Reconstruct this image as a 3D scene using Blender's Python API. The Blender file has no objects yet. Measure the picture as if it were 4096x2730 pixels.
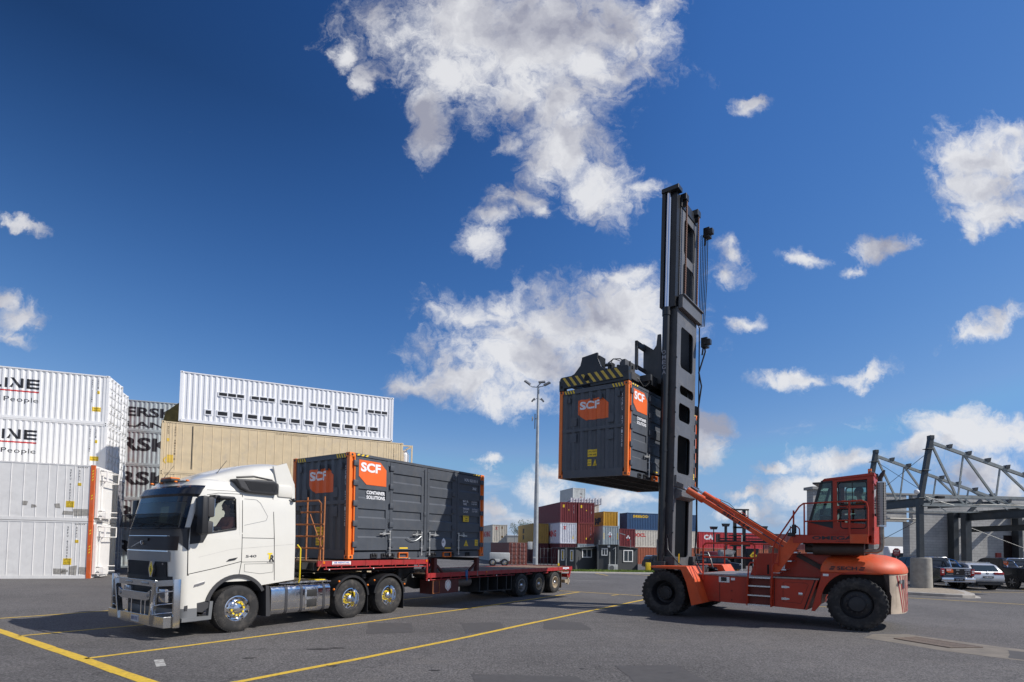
import bpy, bmesh, math, random
from math import sin, cos, pi, radians, sqrt, atan2
from mathutils import Vector, Matrix, Euler
C = bpy.context.scene
COL = C.collection
random.seed(7)

# ------------------------------------------------------------------ camera
cam_d = bpy.data.cameras.new('camera'); cam = bpy.data.objects.new('camera', cam_d); COL.objects.link(cam)
C.camera = cam
FPX, PITCH, ROLL, CYP, CH = 2226.095, 0.0425, -0.0172, 2088.82, 2.0169
cam_d.sensor_width = 36.0; cam_d.lens = 36.0 * FPX / 4096.0
cam_d.shift_x = 0.0; cam_d.shift_y = (CYP - 1365.0) / 4096.0
cam_d.clip_start = 0.1; cam_d.clip_end = 20000
cam.matrix_world = Matrix.Translation((0, 0, CH)) @ Matrix.Rotation(pi/2 + PITCH, 4, 'X') @ Matrix.Rotation(-ROLL, 4, 'Z')
C.render.resolution_x = 1024; C.render.resolution_y = 682
C.view_settings.view_transform = 'Standard'; C.view_settings.look = 'None'
C.view_settings.gamma = 1.0; C.view_settings.exposure = 0.0
C.cycles.max_bounces = 8; C.cycles.transparent_max_bounces = 12
try:
    C.cycles.use_denoising = True
except Exception: pass

# ------------------------------------------------------------------ sun
SUN_AZ, SUN_EL = radians(-10.5), radians(41.0)
SD = Vector((cos(SUN_EL)*cos(SUN_AZ), cos(SUN_EL)*sin(SUN_AZ), sin(SUN_EL)))
ld = bpy.data.lights.new('sun', 'SUN'); ld.energy = 4.8; ld.angle = radians(0.53); ld.color = (1.0, 0.955, 0.89)
sun = bpy.data.objects.new('sun', ld); COL.objects.link(sun)
sun.rotation_euler = SD.to_track_quat('Z', 'Y').to_euler(); sun.location = (40, -10, 60)

# ------------------------------------------------------------------ sky with clouds (world directions)
W = bpy.data.worlds.new('World'); C.world = W; W.use_nodes = True
def world():
    nt = W.node_tree; N = nt.nodes; L = nt.links; N.clear()
    out = N.new('ShaderNodeOutputWorld'); bg = N.new('ShaderNodeBackground'); bg.inputs[1].default_value = 0.10
    L.new(bg.outputs[0], out.inputs[0])
    sky = N.new('ShaderNodeTexSky'); sky.sky_type = 'NISHITA'; sky.sun_disc = False
    sky.sun_elevation = SUN_EL; sky.sun_rotation = radians(100.5); sky.altitude = 50
    sky.air_density = 1.0; sky.dust_density = 0.25; sky.ozone_density = 2.5
    tc = N.new('ShaderNodeTexCoord'); sep = N.new('ShaderNodeSeparateXYZ'); L.new(tc.outputs['Generated'], sep.inputs[0])
    def M(op, a, b=None, clamp=False):
        n = N.new('ShaderNodeMath'); n.operation = op; n.use_clamp = clamp
        for i, v in enumerate((a, b)):
            if v is None: continue
            if isinstance(v, (int, float)): n.inputs[i].default_value = v
            else: L.new(v, n.inputs[i])
        return n.outputs[0]
    # polarised, deep blue sky: per channel contrast, darker high up and away from the sun
    zz = M('MINIMUM', M('MAXIMUM', sep.outputs[2], 0.0), 0.60)
    side = M('ADD', 0.30, M('MULTIPLY', sep.outputs[0], -1.15), True)
    z6 = M('MULTIPLY', M('POWER', M('DIVIDE', zz, 0.57), 2.6), side)
    pol = M('MULTIPLY', M('SUBTRACT', 1.0, M('MULTIPLY', z6, 0.56)), 0.97)
    sc = N.new('ShaderNodeSeparateColor'); L.new(sky.outputs[0], sc.inputs[0]); cc = N.new('ShaderNodeCombineColor')
    for i, (ref, ex, val) in enumerate(((1.07, 1.6, .50), (1.84, 1.10, 1.62), (3.33, .72, 4.6))):
        ch = M('MINIMUM', sc.outputs[i], ref*2.3)
        L.new(M('MULTIPLY', M('MULTIPLY', M('POWER', M('DIVIDE', ch, ref), ex), val), pol), cc.inputs[i])
    hz = N.new('ShaderNodeMapRange'); hz.interpolation_type = 'SMOOTHSTEP'; L.new(sep.outputs[2], hz.inputs[0]); hz.inputs[1].default_value = 0.20; hz.inputs[2].default_value = -0.02; hz.inputs[3].default_value = 0; hz.inputs[4].default_value = 0.92
    hm = N.new('ShaderNodeMix'); hm.data_type = 'RGBA'; L.new(hz.outputs[0], hm.inputs[0]); L.new(cc.outputs[0], hm.inputs[6]); hm.inputs[7].default_value = (3.3, 4.6, 6.5, 1)
    yc = M('MAXIMUM', sep.outputs[1], 0.02)
    u = M('DIVIDE', sep.outputs[0], yc); v = M('DIVIDE', sep.outputs[2], yc)
    cmb = N.new('ShaderNodeCombineXYZ'); L.new(u, cmb.inputs[0]); L.new(v, cmb.inputs[1])
    def noise(vec, scale, detail, rough, dist=0.0, off=(0, 0, 0)):
        mp = N.new('ShaderNodeMapping'); mp.inputs[1].default_value = off; L.new(vec, mp.inputs[0])
        n = N.new('ShaderNodeTexNoise'); n.inputs['Scale'].default_value = scale; n.inputs['Detail'].default_value = detail
        n.inputs['Roughness'].default_value = rough; n.inputs['Distortion'].default_value = dist
        L.new(mp.outputs[0], n.inputs['Vector']); return n
    nw = noise(cmb.outputs[0], 7.0, 6, 0.62)
    vm = N.new('ShaderNodeVectorMath'); vm.operation = 'SUBTRACT'; L.new(nw.outputs['Color'], vm.inputs[0]); vm.inputs[1].default_value = (.5, .5, .5)
    vs = N.new('ShaderNodeVectorMath'); vs.operation = 'SCALE'; L.new(vm.outputs[0], vs.inputs[0]); vs.inputs['Scale'].default_value = 0.13
    va = N.new('ShaderNodeVectorMath'); va.operation = 'ADD'; L.new(cmb.outputs[0], va.inputs[0]); L.new(vs.outputs[0], va.inputs[1])
    P = va.outputs[0]
    best = None
    for (cx, cy, rx, ry, rot, thin) in CLOUDS:
        mp = N.new('ShaderNodeMapping'); mp.vector_type = 'TEXTURE'
        mp.inputs[1].default_value = (cx, cy, 0); mp.inputs[2].default_value = (0, 0, rot); mp.inputs[3].default_value = (rx, ry, 1)
        L.new(P, mp.inputs[0])
        ln = N.new('ShaderNodeVectorMath'); ln.operation = 'LENGTH'; L.new(mp.outputs[0], ln.inputs[0])
        d = ln.outputs['Value']
        if thin: d = M('ADD', d, thin)
        if best is None: best = d
        else:
            sm = N.new('ShaderNodeMath'); sm.operation = 'SMOOTH_MIN'; L.new(best, sm.inputs[0]); L.new(d, sm.inputs[1]); sm.inputs[2].default_value = 0.22
            best = sm.outputs[0]
    n1 = noise(cmb.outputs[0], 7.0, 12, 0.60, 0.35)
    n2 = noise(P, 21.0, 9, 0.66, 0.9, (3, 1, 0))
    st = N.new('ShaderNodeVectorMath'); st.operation = 'MULTIPLY'; L.new(cmb.outputs[0], st.inputs[0]); st.inputs[1].default_value = (1, 3.2, 1)
    n3 = noise(st.outputs[0], 4.2, 10, 0.62, 0.3, (7.3, 2.2, 0))
    a = M('MULTIPLY', M('SUBTRACT', 1.26, best), 1.05)
    b = M('MULTIPLY', M('SUBTRACT', n1.outputs['Fac'], 0.5), 2.1)
    b2 = M('MULTIPLY', M('SUBTRACT', n2.outputs['Fac'], 0.5), 2.0)
    d1 = M('ADD', M('ADD', a, b), b2)
    low = N.new('ShaderNodeMapRange'); L.new(v, low.inputs[0]); low.inputs[1].default_value = 0.30; low.inputs[2].default_value = 0.02; low.inputs[3].default_value = -0.95; low.inputs[4].default_value = 0.22
    d2 = M('ADD', M('ADD', M('MULTIPLY', M('SUBTRACT', n3.outputs['Fac'], 0.53), 4.2), low.outputs[0]), M('MULTIPLY', b2, 0.35))
    dens = M('MAXIMUM', d1, d2)
    mr = N.new('ShaderNodeMapRange'); mr.interpolation_type = 'SMOOTHSTEP'; L.new(dens, mr.inputs[0])
    mr.inputs[1].default_value = -0.22; mr.inputs[2].default_value = 1.0
    front = M('GREATER_THAN', sep.outputs[1], 0.03)
    # unseen broken cloud added behind the camera for paler reflections and whiter fill
    nb = noise(tc.outputs['Generated'], 2.2, 6, 0.6, 0.2)
    mb_ = N.new('ShaderNodeMapRange'); mb_.interpolation_type = 'SMOOTHSTEP'; L.new(nb.outputs['Fac'], mb_.inputs[0]); mb_.inputs[1].default_value = 0.42; mb_.inputs[2].default_value = 0.60
    back = M('MULTIPLY', M('MULTIPLY', mb_.outputs[0], M('LESS_THAN', sep.outputs[1], -0.05)), 0.6)
    fac = M('MULTIPLY', mr.outputs[0], front)
    fac = M('ADD', M('MULTIPLY', fac, 0.94), back)
    s1 = noise(P, 5.5, 5, 0.5, 0.1, (0.0, 0, 5)); s2 = noise(P, 5.5, 5, 0.5, 0.1, (0.05, 0.075, 5))
    sh = M('SUBTRACT', s1.outputs['Fac'], s2.outputs['Fac'])
    sh = M('ADD', M('MULTIPLY', sh, -3.2), 0.64)
    core = M('MULTIPLY', M('MAXIMUM', M('SUBTRACT', dens, 1.1), 0.0), -0.10)
    sh = M('ADD', sh, core, True)
    cr = N.new('ShaderNodeValToRGB'); L.new(sh, cr.inputs[0])
    e = cr.color_ramp.elements; e[0].position = 0.05; e[0].color = (3.5, 3.6, 4.4, 1); e[1].position = 0.8; e[1].color = (8.0, 8.05, 8.3, 1)
    mx = N.new('ShaderNodeMix'); mx.data_type = 'RGBA'; L.new(fac, mx.inputs[0]); L.new(hm.outputs[2], mx.inputs[6]); L.new(cr.outputs[0], mx.inputs[7])
    L.new(mx.outputs[2], bg.inputs[0])
    W.cycles.sampling_method = 'MANUAL'; W.cycles.sample_map_resolution = 512
CLOUDS = [(-0.119,0.977,0.159,0.101,-0.00,0.00), (0.044,0.946,0.184,0.126,-0.00,0.00), (0.190,0.949,0.092,0.096,-0.00,0.04), (-0.011,0.840,0.100,0.075,-0.00,0.07), (0.110,0.888,0.109,0.050,-0.00,0.00), (-0.162,0.779,0.038,0.073,-0.10,0.07), (-0.125,0.876,0.100,0.050,-0.00,0.14), (0.247,1.009,0.050,0.042,-0.00,0.22), (0.087,0.813,0.050,0.042,-0.00,0.07), (-0.021,0.744,0.033,0.033,-0.00,0.29), (0.225,0.657,0.050,0.025,0.30,0.29), (-0.039,0.603,0.050,0.025,-0.00,0.25), (0.037,0.613,0.030,0.018,-0.00,0.22), (-0.028,0.448,0.049,0.025,-0.10,0.32), (0.079,0.746,0.083,0.075,-0.00,0.04), (0.149,0.664,0.062,0.058,-0.00,0.00), (0.046,0.795,0.067,0.058,-0.00,0.07), (-0.320,0.902,0.025,0.033,-0.20,0.22), (-0.291,0.860,0.015,0.042,-0.25,0.29), (0.001,0.629,0.070,0.026,-0.10,0.32), (-0.058,0.550,0.045,0.040,-0.00,0.29), (-0.075,0.427,0.098,0.041,-0.20,0.32), (-0.003,0.388,0.082,0.049,-0.00,0.07), (0.155,0.411,0.156,0.074,-0.00,0.00), (0.203,0.444,0.090,0.049,-0.00,0.00), (0.022,0.336,0.155,0.061,-0.00,0.00), (-0.104,0.294,0.114,0.034,-0.00,0.04), (-0.183,0.287,0.057,0.020,-0.00,0.14), (-0.025,0.264,0.098,0.028,-0.00,0.14), (0.210,0.501,0.066,0.029,-0.00,0.29), (0.370,0.516,0.049,0.035,-0.00,0.14), (0.384,0.562,0.040,0.021,-0.20,0.29), (0.414,0.414,0.034,0.020,0.30,0.14), (0.355,0.218,0.047,0.024,-0.00,0.11), (0.347,0.171,0.039,0.034,-0.00,0.11), (0.422,0.827,0.040,0.018,0.30,0.22), (0.530,0.525,0.041,0.018,0.10,0.22), (0.670,0.554,0.059,0.021,0.10,0.14), (0.609,0.512,0.037,0.012,0.30,0.32), (0.877,0.731,0.087,0.051,-0.00,0.00), (0.860,0.681,0.083,0.041,-0.00,0.07), (0.894,0.773,0.067,0.033,-0.00,0.07), (0.891,0.628,0.083,0.031,0.10,0.04), (0.839,0.594,0.025,0.031,-0.00,0.22), (0.843,0.415,0.074,0.021,0.35,0.11), (0.513,0.303,0.077,0.016,0.15,0.22), (0.620,0.331,0.069,0.016,0.20,0.14), (0.844,0.227,0.138,0.033,-0.05,0.00), (0.733,0.197,0.089,0.028,0.30,0.04), (0.591,0.159,0.081,0.028,0.20,0.07), (0.850,0.152,0.089,0.041,-0.00,0.22), (0.481,0.141,0.045,0.011,-0.00,0.25), (-0.037,0.069,0.032,0.019,-0.00,0.22), (-0.046,0.140,0.023,0.012,-0.00,0.29), (0.057,0.098,0.057,0.032,-0.00,0.25), (0.080,0.126,0.049,0.016,-0.00,0.25), (0.190,0.085,0.121,0.018,-0.00,0.29), (0.528,0.107,0.089,0.021,-0.00,0.11), (0.410,0.077,0.073,0.015,-0.00,0.29), (0.426,0.105,0.049,0.010,-0.00,0.32), (-0.903,0.572,0.049,0.012,-0.30,0.29), (-0.909,0.397,0.043,0.029,-0.00,0.14), (-0.931,0.433,0.028,0.025,-0.00,0.22), (-0.915,0.356,0.049,0.020,-0.20,0.32), (0.913,0.129,0.032,0.024,-0.00,0.14)]
world()
# ------------------------------------------------------------------ materials
def _n(nt, t): return nt.nodes.new(t)
MATS = {}
def pm(name, col, rough=0.5, metal=0.0, var=0.12, vscale=3.0, dirt=0.0, dcol=(0.12, 0.09, 0.06), dscale=1.5, bump=0.0, bscale=40.0,
       coat=0.0, streak=0.0, spec=None, rvar=0.0, trans=0.0, alpha=1.0, emit=None):
    if name in MATS: return MATS[name]
    m = bpy.data.materials.new(name); m.use_nodes = True; nt = m.node_tree; L = nt.links
    b = nt.nodes['Principled BSDF']
    b.inputs['Base Color'].default_value = (*col, 1); b.inputs['Roughness'].default_value = rough; b.inputs['Metallic'].default_value = metal
    if coat: b.inputs['Coat Weight'].default_value = coat; b.inputs['Coat Roughness'].default_value = 0.06
    if spec is not None: b.inputs['Specular IOR Level'].default_value = spec
    if trans: b.inputs['Transmission Weight'].default_value = trans
    if alpha < 1: b.inputs['Alpha'].default_value = alpha
    if emit: b.inputs['Emission Color'].default_value = (*emit[0], 1); b.inputs['Emission Strength'].default_value = emit[1]
    tc = _n(nt, 'ShaderNodeTexCoord')
    cur = None
    def mixc(fac, a, bb, mode='MIX'):
        mx = _n(nt, 'ShaderNodeMix'); mx.data_type = 'RGBA'; mx.blend_type = mode
        if isinstance(fac, float): mx.inputs[0].default_value = fac
        else: L.new(fac, mx.inputs[0])
        for i, c in ((6, a), (7, bb)):
            if isinstance(c, tuple): mx.inputs[i].default_value = c
            else: L.new(c, mx.inputs[i])
        return mx.outputs[2]
    def nz(scale, det=4, rough_=0.6, stretch=None, off=0.0):
        n = _n(nt, 'ShaderNodeTexNoise'); n.inputs['Scale'].default_value = scale; n.inputs['Detail'].default_value = det; n.inputs['Roughness'].default_value = rough_
        if stretch or off:
            mp = _n(nt, 'ShaderNodeMapping'); mp.inputs[3].default_value = stretch or (1, 1, 1); mp.inputs[1].default_value = (off, off, off); L.new(tc.outputs['Object'], mp.inputs[0]); L.new(mp.outputs[0], n.inputs['Vector'])
        else: L.new(tc.outputs['Object'], n.inputs['Vector'])
        return n.outputs['Fac']
    def rng(x, a, c, lo=0.0, hi=1.0):
        r = _n(nt, 'ShaderNodeMapRange'); L.new(x, r.inputs[0]); r.inputs[1].default_value = a; r.inputs[2].default_value = c; r.inputs[3].default_value = lo; r.inputs[4].default_value = hi
        return r.outputs[0]
    if var:
        f = rng(nz(vscale, 5), 0.3, 0.7)
        lo = tuple(x*(1-var) for x in col)+(1,); hi = tuple(min(1, x*(1+var)) for x in col)+(1,)
        cur = mixc(f, lo, hi)
    if dirt:
        f = rng(nz(dscale, 8, 0.7, off=2.3), 0.62-dirt*0.22, 0.80-dirt*0.1, 0, min(1.0, dirt*1.6))
        cur = mixc(f, cur if cur else (*col, 1), (*dcol, 1))
    if streak:
        f = rng(nz(7.0, 6, 0.6, (1.6, 1.6, 0.12), 1.1), 0.56, 0.74, 0, streak)
        cur = mixc(f, cur if cur else (*col, 1), (*dcol, 1))
    if cur: L.new(cur, b.inputs['Base Color'])
    if rvar: L.new(rng(nz(vscale*2.1, 4, off=5.0), 0.3, 0.7, max(0.02, rough-rvar), min(1, rough+rvar)), b.inputs['Roughness'])
    if bump:
        bp = _n(nt, 'ShaderNodeBump'); bp.inputs['Strength'].default_value = bump; bp.inputs['Distance'].default_value = 0.01
        L.new(nz(bscale, 3), bp.inputs['Height']); L.new(bp.outputs[0], b.inputs['Normal'])
    MATS[name] = m
    return m

# ------------------------------------------------------------------ mesh builder
TXT = {}
def text_geo(s, bold=0.0):
    k = (s, bold)
    if k in TXT: return TXT[k]
    cu = bpy.data.curves.new('t', 'FONT'); cu.body = s; cu.size = 1.0; cu.offset = bold; cu.resolution_u = 3
    ob = bpy.data.objects.new('t', cu)
    me = bpy.data.meshes.new_from_object(ob)
    vs = [v.co.copy() for v in me.vertices]; fs = [tuple(p.vertices) for p in me.polygons]
    bpy.data.objects.remove(ob); bpy.data.curves.remove(cu); bpy.data.meshes.remove(me)
    if vs:
        x0 = min(v.x for v in vs); x1 = max(v.x for v in vs); y0 = min(v.y for v in vs); y1 = max(v.y for v in vs)
    else: x0 = y0 = 0; x1 = y1 = 1
    TXT[k] = (vs, fs, x0, x1, y0, y1); return TXT[k]

class MB:
    def __init__(s): s.v = []; s.f = []; s.sm = []; s.mi = []; s.cm = 0
    def add(s, vs, fs, smooth=False):
        o = len(s.v); s.v.extend(Vector(x) for x in vs)
        for f in fs: s.f.append(tuple(i+o for i in f)); s.sm.append(smooth); s.mi.append(s.cm)
        return s
    def box(s, x0, x1, y0, y1, z0, z1, M=None):
        if x0 > x1: x0, x1 = x1, x0
        if y0 > y1: y0, y1 = y1, y0
        if z0 > z1: z0, z1 = z1, z0
        vs = [Vector((x, y, z)) for z in (z0, z1) for y in (y0, y1) for x in (x0, x1)]
        if M: vs = [M @ v for v in vs]
        return s.add(vs, [(0, 2, 3, 1), (4, 5, 7, 6), (0, 1, 5, 4), (2, 6, 7, 3), (0, 4, 6, 2), (1, 3, 7, 5)])
    def bbox(s, x0, x1, y0, y1, z0, z1, r=0.02, M=None):      # box with chamfered edges
        if x0 > x1: x0, x1 = x1, x0
        if y0 > y1: y0, y1 = y1, y0
        if z0 > z1: z0, z1 = z1, z0
        r = min(r, (x1-x0)*.45, (y1-y0)*.45, (z1-z0)*.45)
        bm = bmesh.new(); bmesh.ops.create_cube(bm, size=1)
        for v in bm.verts: v.co = Vector(((x0+x1)/2+v.co.x*(x1-x0), (y0+y1)/2+v.co.y*(y1-y0), (z0+z1)/2+v.co.z*(z1-z0)))
        bmesh.ops.bevel(bm, geom=bm.edges[:], offset=r, segments=2, profile=0.6, affect='EDGES')
        bm.verts.index_update()
        vs = [(M @ v.co) if M else v.co.copy() for v in bm.verts]
        s.add(vs, [tuple(v.index for v in f.verts) for f in bm.faces], True); bm.free(); return s
    def prism(s, pts, a0, a1, axis='y', smooth=False, M=None):
        # pts 2d polygon; axis 'y': pts=(x,z) extruded y; 'x': pts=(y,z); 'z': pts=(x,y)
        n = len(pts)
        def mk(p, a):
            v = {'y': (p[0], a, p[1]), 'x': (a, p[0], p[1]), 'z': (p[0], p[1], a)}[axis]
            v = Vector(v); return M @ v if M else v
        vs = [mk(p, a0) for p in pts]+[mk(p, a1) for p in pts]
        o = len(s.v); s.v.extend(vs)
        ar = sum(pts[i][0]*pts[(i+1) % n][1]-pts[(i+1) % n][0]*pts[i][1] for i in range(n))
        flip = (ar > 0) ^ (a1 < a0) ^ (axis == 'y')
        c0 = tuple(range(n)); c1 = tuple(range(2*n-1, n-1, -1))
        if flip: c0 = c0[::-1]; c1 = c1[::-1]
        for f in (c0, c1): s.f.append(tuple(i+o for i in f)); s.sm.append(False); s.mi.append(s.cm)
        for i in range(n):
            j = (i+1) % n; q = (i, i+n, j+n, j)
            if flip: q = q[::-1]
            s.f.append(tuple(k+o for k in q)); s.sm.append(smooth); s.mi.append(s.cm)
        return s
    def tube(s, pts, r, n=8, caps=True, closed=False):
        pts = [Vector(p) for p in pts]; m = len(pts)
        rs = r if isinstance(r, (list, tuple)) else [r]*m
        rings = []; prev = None
        for i, p in enumerate(pts):
            if closed: t = (pts[(i+1) % m]-pts[i-1])
            elif i == 0: t = pts[1]-pts[0]
            elif i == m-1: t = pts[-1]-pts[-2]
            else: t = (pts[i+1]-p).normalized()+(p-pts[i-1]).normalized()
            if t.length < 1e-9: t = Vector((0, 0, 1))
            t.normalize()
            if prev is None:
                a = Vector((0, 0, 1)) if abs(t.z) < 0.9 else Vector((1, 0, 0)); u = t.cross(a).normalized()
            else:
                u = prev-t*prev.dot(t); u = u.normalized() if u.length > 1e-6 else t.orthogonal().normalized()
            prev = u; w = t.cross(u)
            rings.append([p+(u*cos(2*pi*k/n)+w*sin(2*pi*k/n))*rs[i] for k in range(n)])
        vs = [v for rg in rings for v in rg]; fs = []
        for i in range(m if closed else m-1):
            j = (i+1) % m
            for k in range(n):
                l = (k+1) % n; fs.append((i*n+k, i*n+l, j*n+l, j*n+k))
        s.add(vs, fs, n > 5)
        if caps and not closed:
            o = len(s.v)-len(vs)
            s.f.append(tuple(o+k for k in range(n))[::-1]); s.sm.append(False); s.mi.append(s.cm)
            s.f.append(tuple(o+(m-1)*n+k for k in range(n))); s.sm.append(False); s.mi.append(s.cm)
        return s
    def cyl(s, p0, p1, r0, r1=None, n=16, caps=True):
        return s.tube([p0, p1], [r0, r1 if r1 is not None else r0], n, caps)
    def bar(s, p0, p1, w, h, up=(0, 0, 1)):                  # rectangular bar
        p0 = Vector(p0); p1 = Vector(p1); t = (p1-p0).normalized(); up = Vector(up)
        if abs(t.dot(up)) > 0.97: up = Vector((1, 0, 0))
        u = t.cross(up).normalized(); q = u.cross(t).normalized()
        vs = [p+u*a*w/2+q*b*h/2 for p in (p0, p1) for a, b in ((-1, -1), (1, -1), (1, 1), (-1, 1))]
        return s.add(vs, [(0, 1, 2, 3)[::-1], (4, 5, 6, 7), (0, 4, 5, 1)[::-1], (1, 5, 6, 2)[::-1], (2, 6, 7, 3)[::-1], (3, 7, 4, 0)[::-1]])
    def lathe(s, prof, c, axis='y', n=32, smooth=True, a0=0, a1=2*pi, M=None):
        # prof: list (r, t) ; t along axis, centre c
        full = abs(a1-a0) > 6.28; m = n if full else n+1
        vs = []
        for k in range(m):
            a = a0+(a1-a0)*k/n
            for r, t in prof:
                if axis == 'y': v = Vector((c[0]+r*cos(a), c[1]+t, c[2]+r*sin(a)))
                elif axis == 'z': v = Vector((c[0]+r*cos(a), c[1]+r*sin(a), c[2]+t))
                else: v = Vector((c[0]+t, c[1]+r*cos(a), c[2]+r*sin(a)))
                vs.append(M @ v if M else v)
        p = len(prof); fs = []
        for k in range(n):
            l = (k+1) % m
            for i in range(p-1): fs.append((k*p+i, k*p+i+1, l*p+i+1, l*p+i))
        return s.add(vs, fs, smooth)
    def grid(s, rows, smooth=True, closed=False):
        nr = len(rows); nc = len(rows[0]); vs = [Vector(v) for r in rows for v in r]
        fs = [(i*nc+j, i*nc+j+1, (i+1)*nc+j+1, (i+1)*nc+j) for i in range(nr-1) for j in range(nc-1)]
        return s.add(vs, fs, smooth)
    def quad(s, a, b, c, d, smooth=False): return s.add([a, b, c, d], [(0, 1, 2, 3)], smooth)
    def poly(s, pts): return s.add(pts, [tuple(range(len(pts)))])
    def sphere(s, c, r, n=12, m=8, sc=(1, 1, 1)):
        vs = []; c = Vector(c)
        for i in range(m+1):
            t = pi*i/m
            for k in range(n):
                a = 2*pi*k/n; vs.append(c+Vector((sin(t)*cos(a)*r*sc[0], sin(t)*sin(a)*r*sc[1], cos(t)*r*sc[2])))
        fs = [(i*n+k, (i+1)*n+k, (i+1)*n+(k+1) % n, i*n+(k+1) % n) for i in range(m) for k in range(n)]
        return s.add(vs, fs, True)
    def text(s, t, o, xd, yd, h, w=None, bold=0.0, align='l'):
        vs, fs, x0, x1, y0, y1 = text_geo(t, bold); o = Vector(o); xd = Vector(xd).normalized(); yd = Vector(yd).normalized()
        ky = h/max(1e-6, (y1-y0)); kx = (w/(x1-x0)) if w else ky
        dx = {'l': 0, 'c': -(x1-x0)*kx/2, 'r': -(x1-x0)*kx}[align]
        return s.add([o+xd*((v.x-x0)*kx+dx)+yd*((v.y-y0)*ky) for v in vs], fs)
    def vtext(s, t, o, xd, yd, h, pitch, bold=0.0, w=None):      # letters stacked downwards
        o = Vector(o); yd = Vector(yd).normalized()
        for i, ch in enumerate(t):
            if ch != ' ': s.text(ch, o-yd*(pitch*i+h), xd, yd, h, w, bold, 'c')
        return s

OFF = {}
def islands(mb, tol=.002):
    n = len(mb.v); par = list(range(n))
    def find(i):
        while par[i] != i: par[i] = par[par[i]]; i = par[i]
        return i
    for f in mb.f:
        r = find(f[0])
        for k in f[1:]: par[find(k)] = r
    g = {}
    for i, f in enumerate(mb.f): g.setdefault(find(f[0]), []).append(i)
    bx = []
    for r, fs in g.items():
        vs_ = [mb.v[k] for i in fs for k in mb.f[i]]
        bx.append([[min(v[a] for v in vs_)-tol for a in range(3)], [max(v[a] for v in vs_)+tol for a in range(3)], fs])
    ch = True
    while ch:
        ch = False
        for i in range(len(bx)):
            for j in range(i+1, len(bx)):
                A, B = bx[i], bx[j]
                if all(A[0][a] <= B[1][a] and B[0][a] <= A[1][a] for a in range(3)):
                    bx[i] = [[min(A[0][a], B[0][a]) for a in range(3)], [max(A[1][a], B[1][a]) for a in range(3)], A[2]+B[2]]; bx.pop(j); ch = True; break
            if ch: break
    return [b[2] for b in bx]
SPLIT = {'frame_rail', 'corner_post', 'side_glass', 'wheel_arch', 'vent_frame', 'vent_opening', 'spreader_foot', 'lower_panel', 'bumper_corner', 'chrome_trim', 'headlamp', 'wiper', 'axle_beam', 'inner_frame', 'mast_foot', 'roller', 'lock_rod_', 'mirror_housing', 'mud_flap', 'side_extender', 'seat', 'aerial', 'tail_lamp_bracket', 'end_glass', 'bar_lamp', 'tank_strap', 'platform_lamp', 'casting_hole', 'hinge', 'carriage', 'roof_rack', 'sports_bar', 'fork_pocket', 'guard_band', 'pocket_void', 'telescopic_arm', 'mullion', 'yellow_sticker', 'side_window', 'axle', 'purlin_cleat', 'column', 'jack_hose', 'mast_camera', 'canopy_lamp'}
def ob(name, mb, mats, parent=None, bevel=0.0, label=None):
    if name in SPLIT and parent:
        isl = islands(mb)
        if 1 < len(isl) <= 40:
            first = None
            for fs in isl:
                q = MB(); idx = {}
                for i in fs:
                    ff = []
                    for k in mb.f[i]:
                        if k not in idx: idx[k] = len(q.v); q.v.append(mb.v[k])
                        ff.append(idx[k])
                    q.f.append(tuple(ff)); q.sm.append(mb.sm[i]); q.mi.append(mb.mi[i])
                o = ob1(name, q, mats, parent, bevel, label); first = first or o
            return first
    return ob1(name, mb, mats, parent, bevel, label)
def ob1(name, mb, mats, parent=None, bevel=0.0, label=None):
    if not isinstance(mats, (list, tuple)): mats = [mats]
    me = bpy.data.meshes.new(name); base = OFF.get(parent.name, Vector((0, 0, 0))) if parent else Vector((0, 0, 0))
    top = parent
    me.from_pydata([tuple(v-base) for v in mb.v], [], mb.f)
    me.polygons.foreach_set('use_smooth', mb.sm); me.polygons.foreach_set('material_index', mb.mi)
    for m in mats: me.materials.append(m)
    me.update()
    o = bpy.data.objects.new(name, me); COL.objects.link(o)
    if any(mb.sm):
        try: me.set_sharp_from_angle(angle=radians(38))
        except Exception: pass
    if bevel:
        md = o.modifiers.new('bevel', 'BEVEL'); md.width = bevel; md.segments = 2; md.limit_method = 'ANGLE'; md.angle_limit = radians(40)
    if parent: o.parent = parent; OFF[o.name] = base
    if label: o['label'] = label
    return o
def tag(o, label, cat=None, group=None, kind=None):
    if label: o['label'] = label
    if cat: o['category'] = cat
    if group: o['group'] = group
    if kind: o['kind'] = kind
    return o
def thing(name, label, cat, M=None, base=(0, 0, 0), group=None):
    """Empty at the thing's base; children are modelled in the frame M and re-based here."""
    o = bpy.data.objects.new(name, None); COL.objects.link(o); o.empty_display_size = 0.3
    base = Vector(base); OFF[o.name] = base
    o.matrix_world = (M or Matrix.Identity(4)) @ Matrix.Translation(base)
    return tag(o, label, cat, group)
def struct(name, mb, mats, **k):
    o = ob(name, mb, mats, **k); o['kind'] = 'structure'; return o
def copy_tree(o, parent=None):
    c = o.copy(); COL.objects.link(c)
    if parent: c.parent = parent
    for ch in list(o.children): copy_tree(ch, c)
    return c
def arc(c, r, a0, a1, n=8): return [(c[0]+r*cos(a0+(a1-a0)*i/n), c[1]+r*sin(a0+(a1-a0)*i/n)) for i in range(n+1)]
def frame(x, y, z, yaw, rx=0.0, ry=0.0): return Matrix.Translation((x, y, z)) @ Euler((rx, ry, yaw), 'XYZ').to_matrix().to_4x4()
TF = frame(-4.3787, 14.9363, 0, 0.982)        # truck frame: x rearwards, y away from the camera
HF = frame(3.4777, 16.8136, 0, 0.9121-pi/2)   # handler frame: x rearwards, y away

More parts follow.
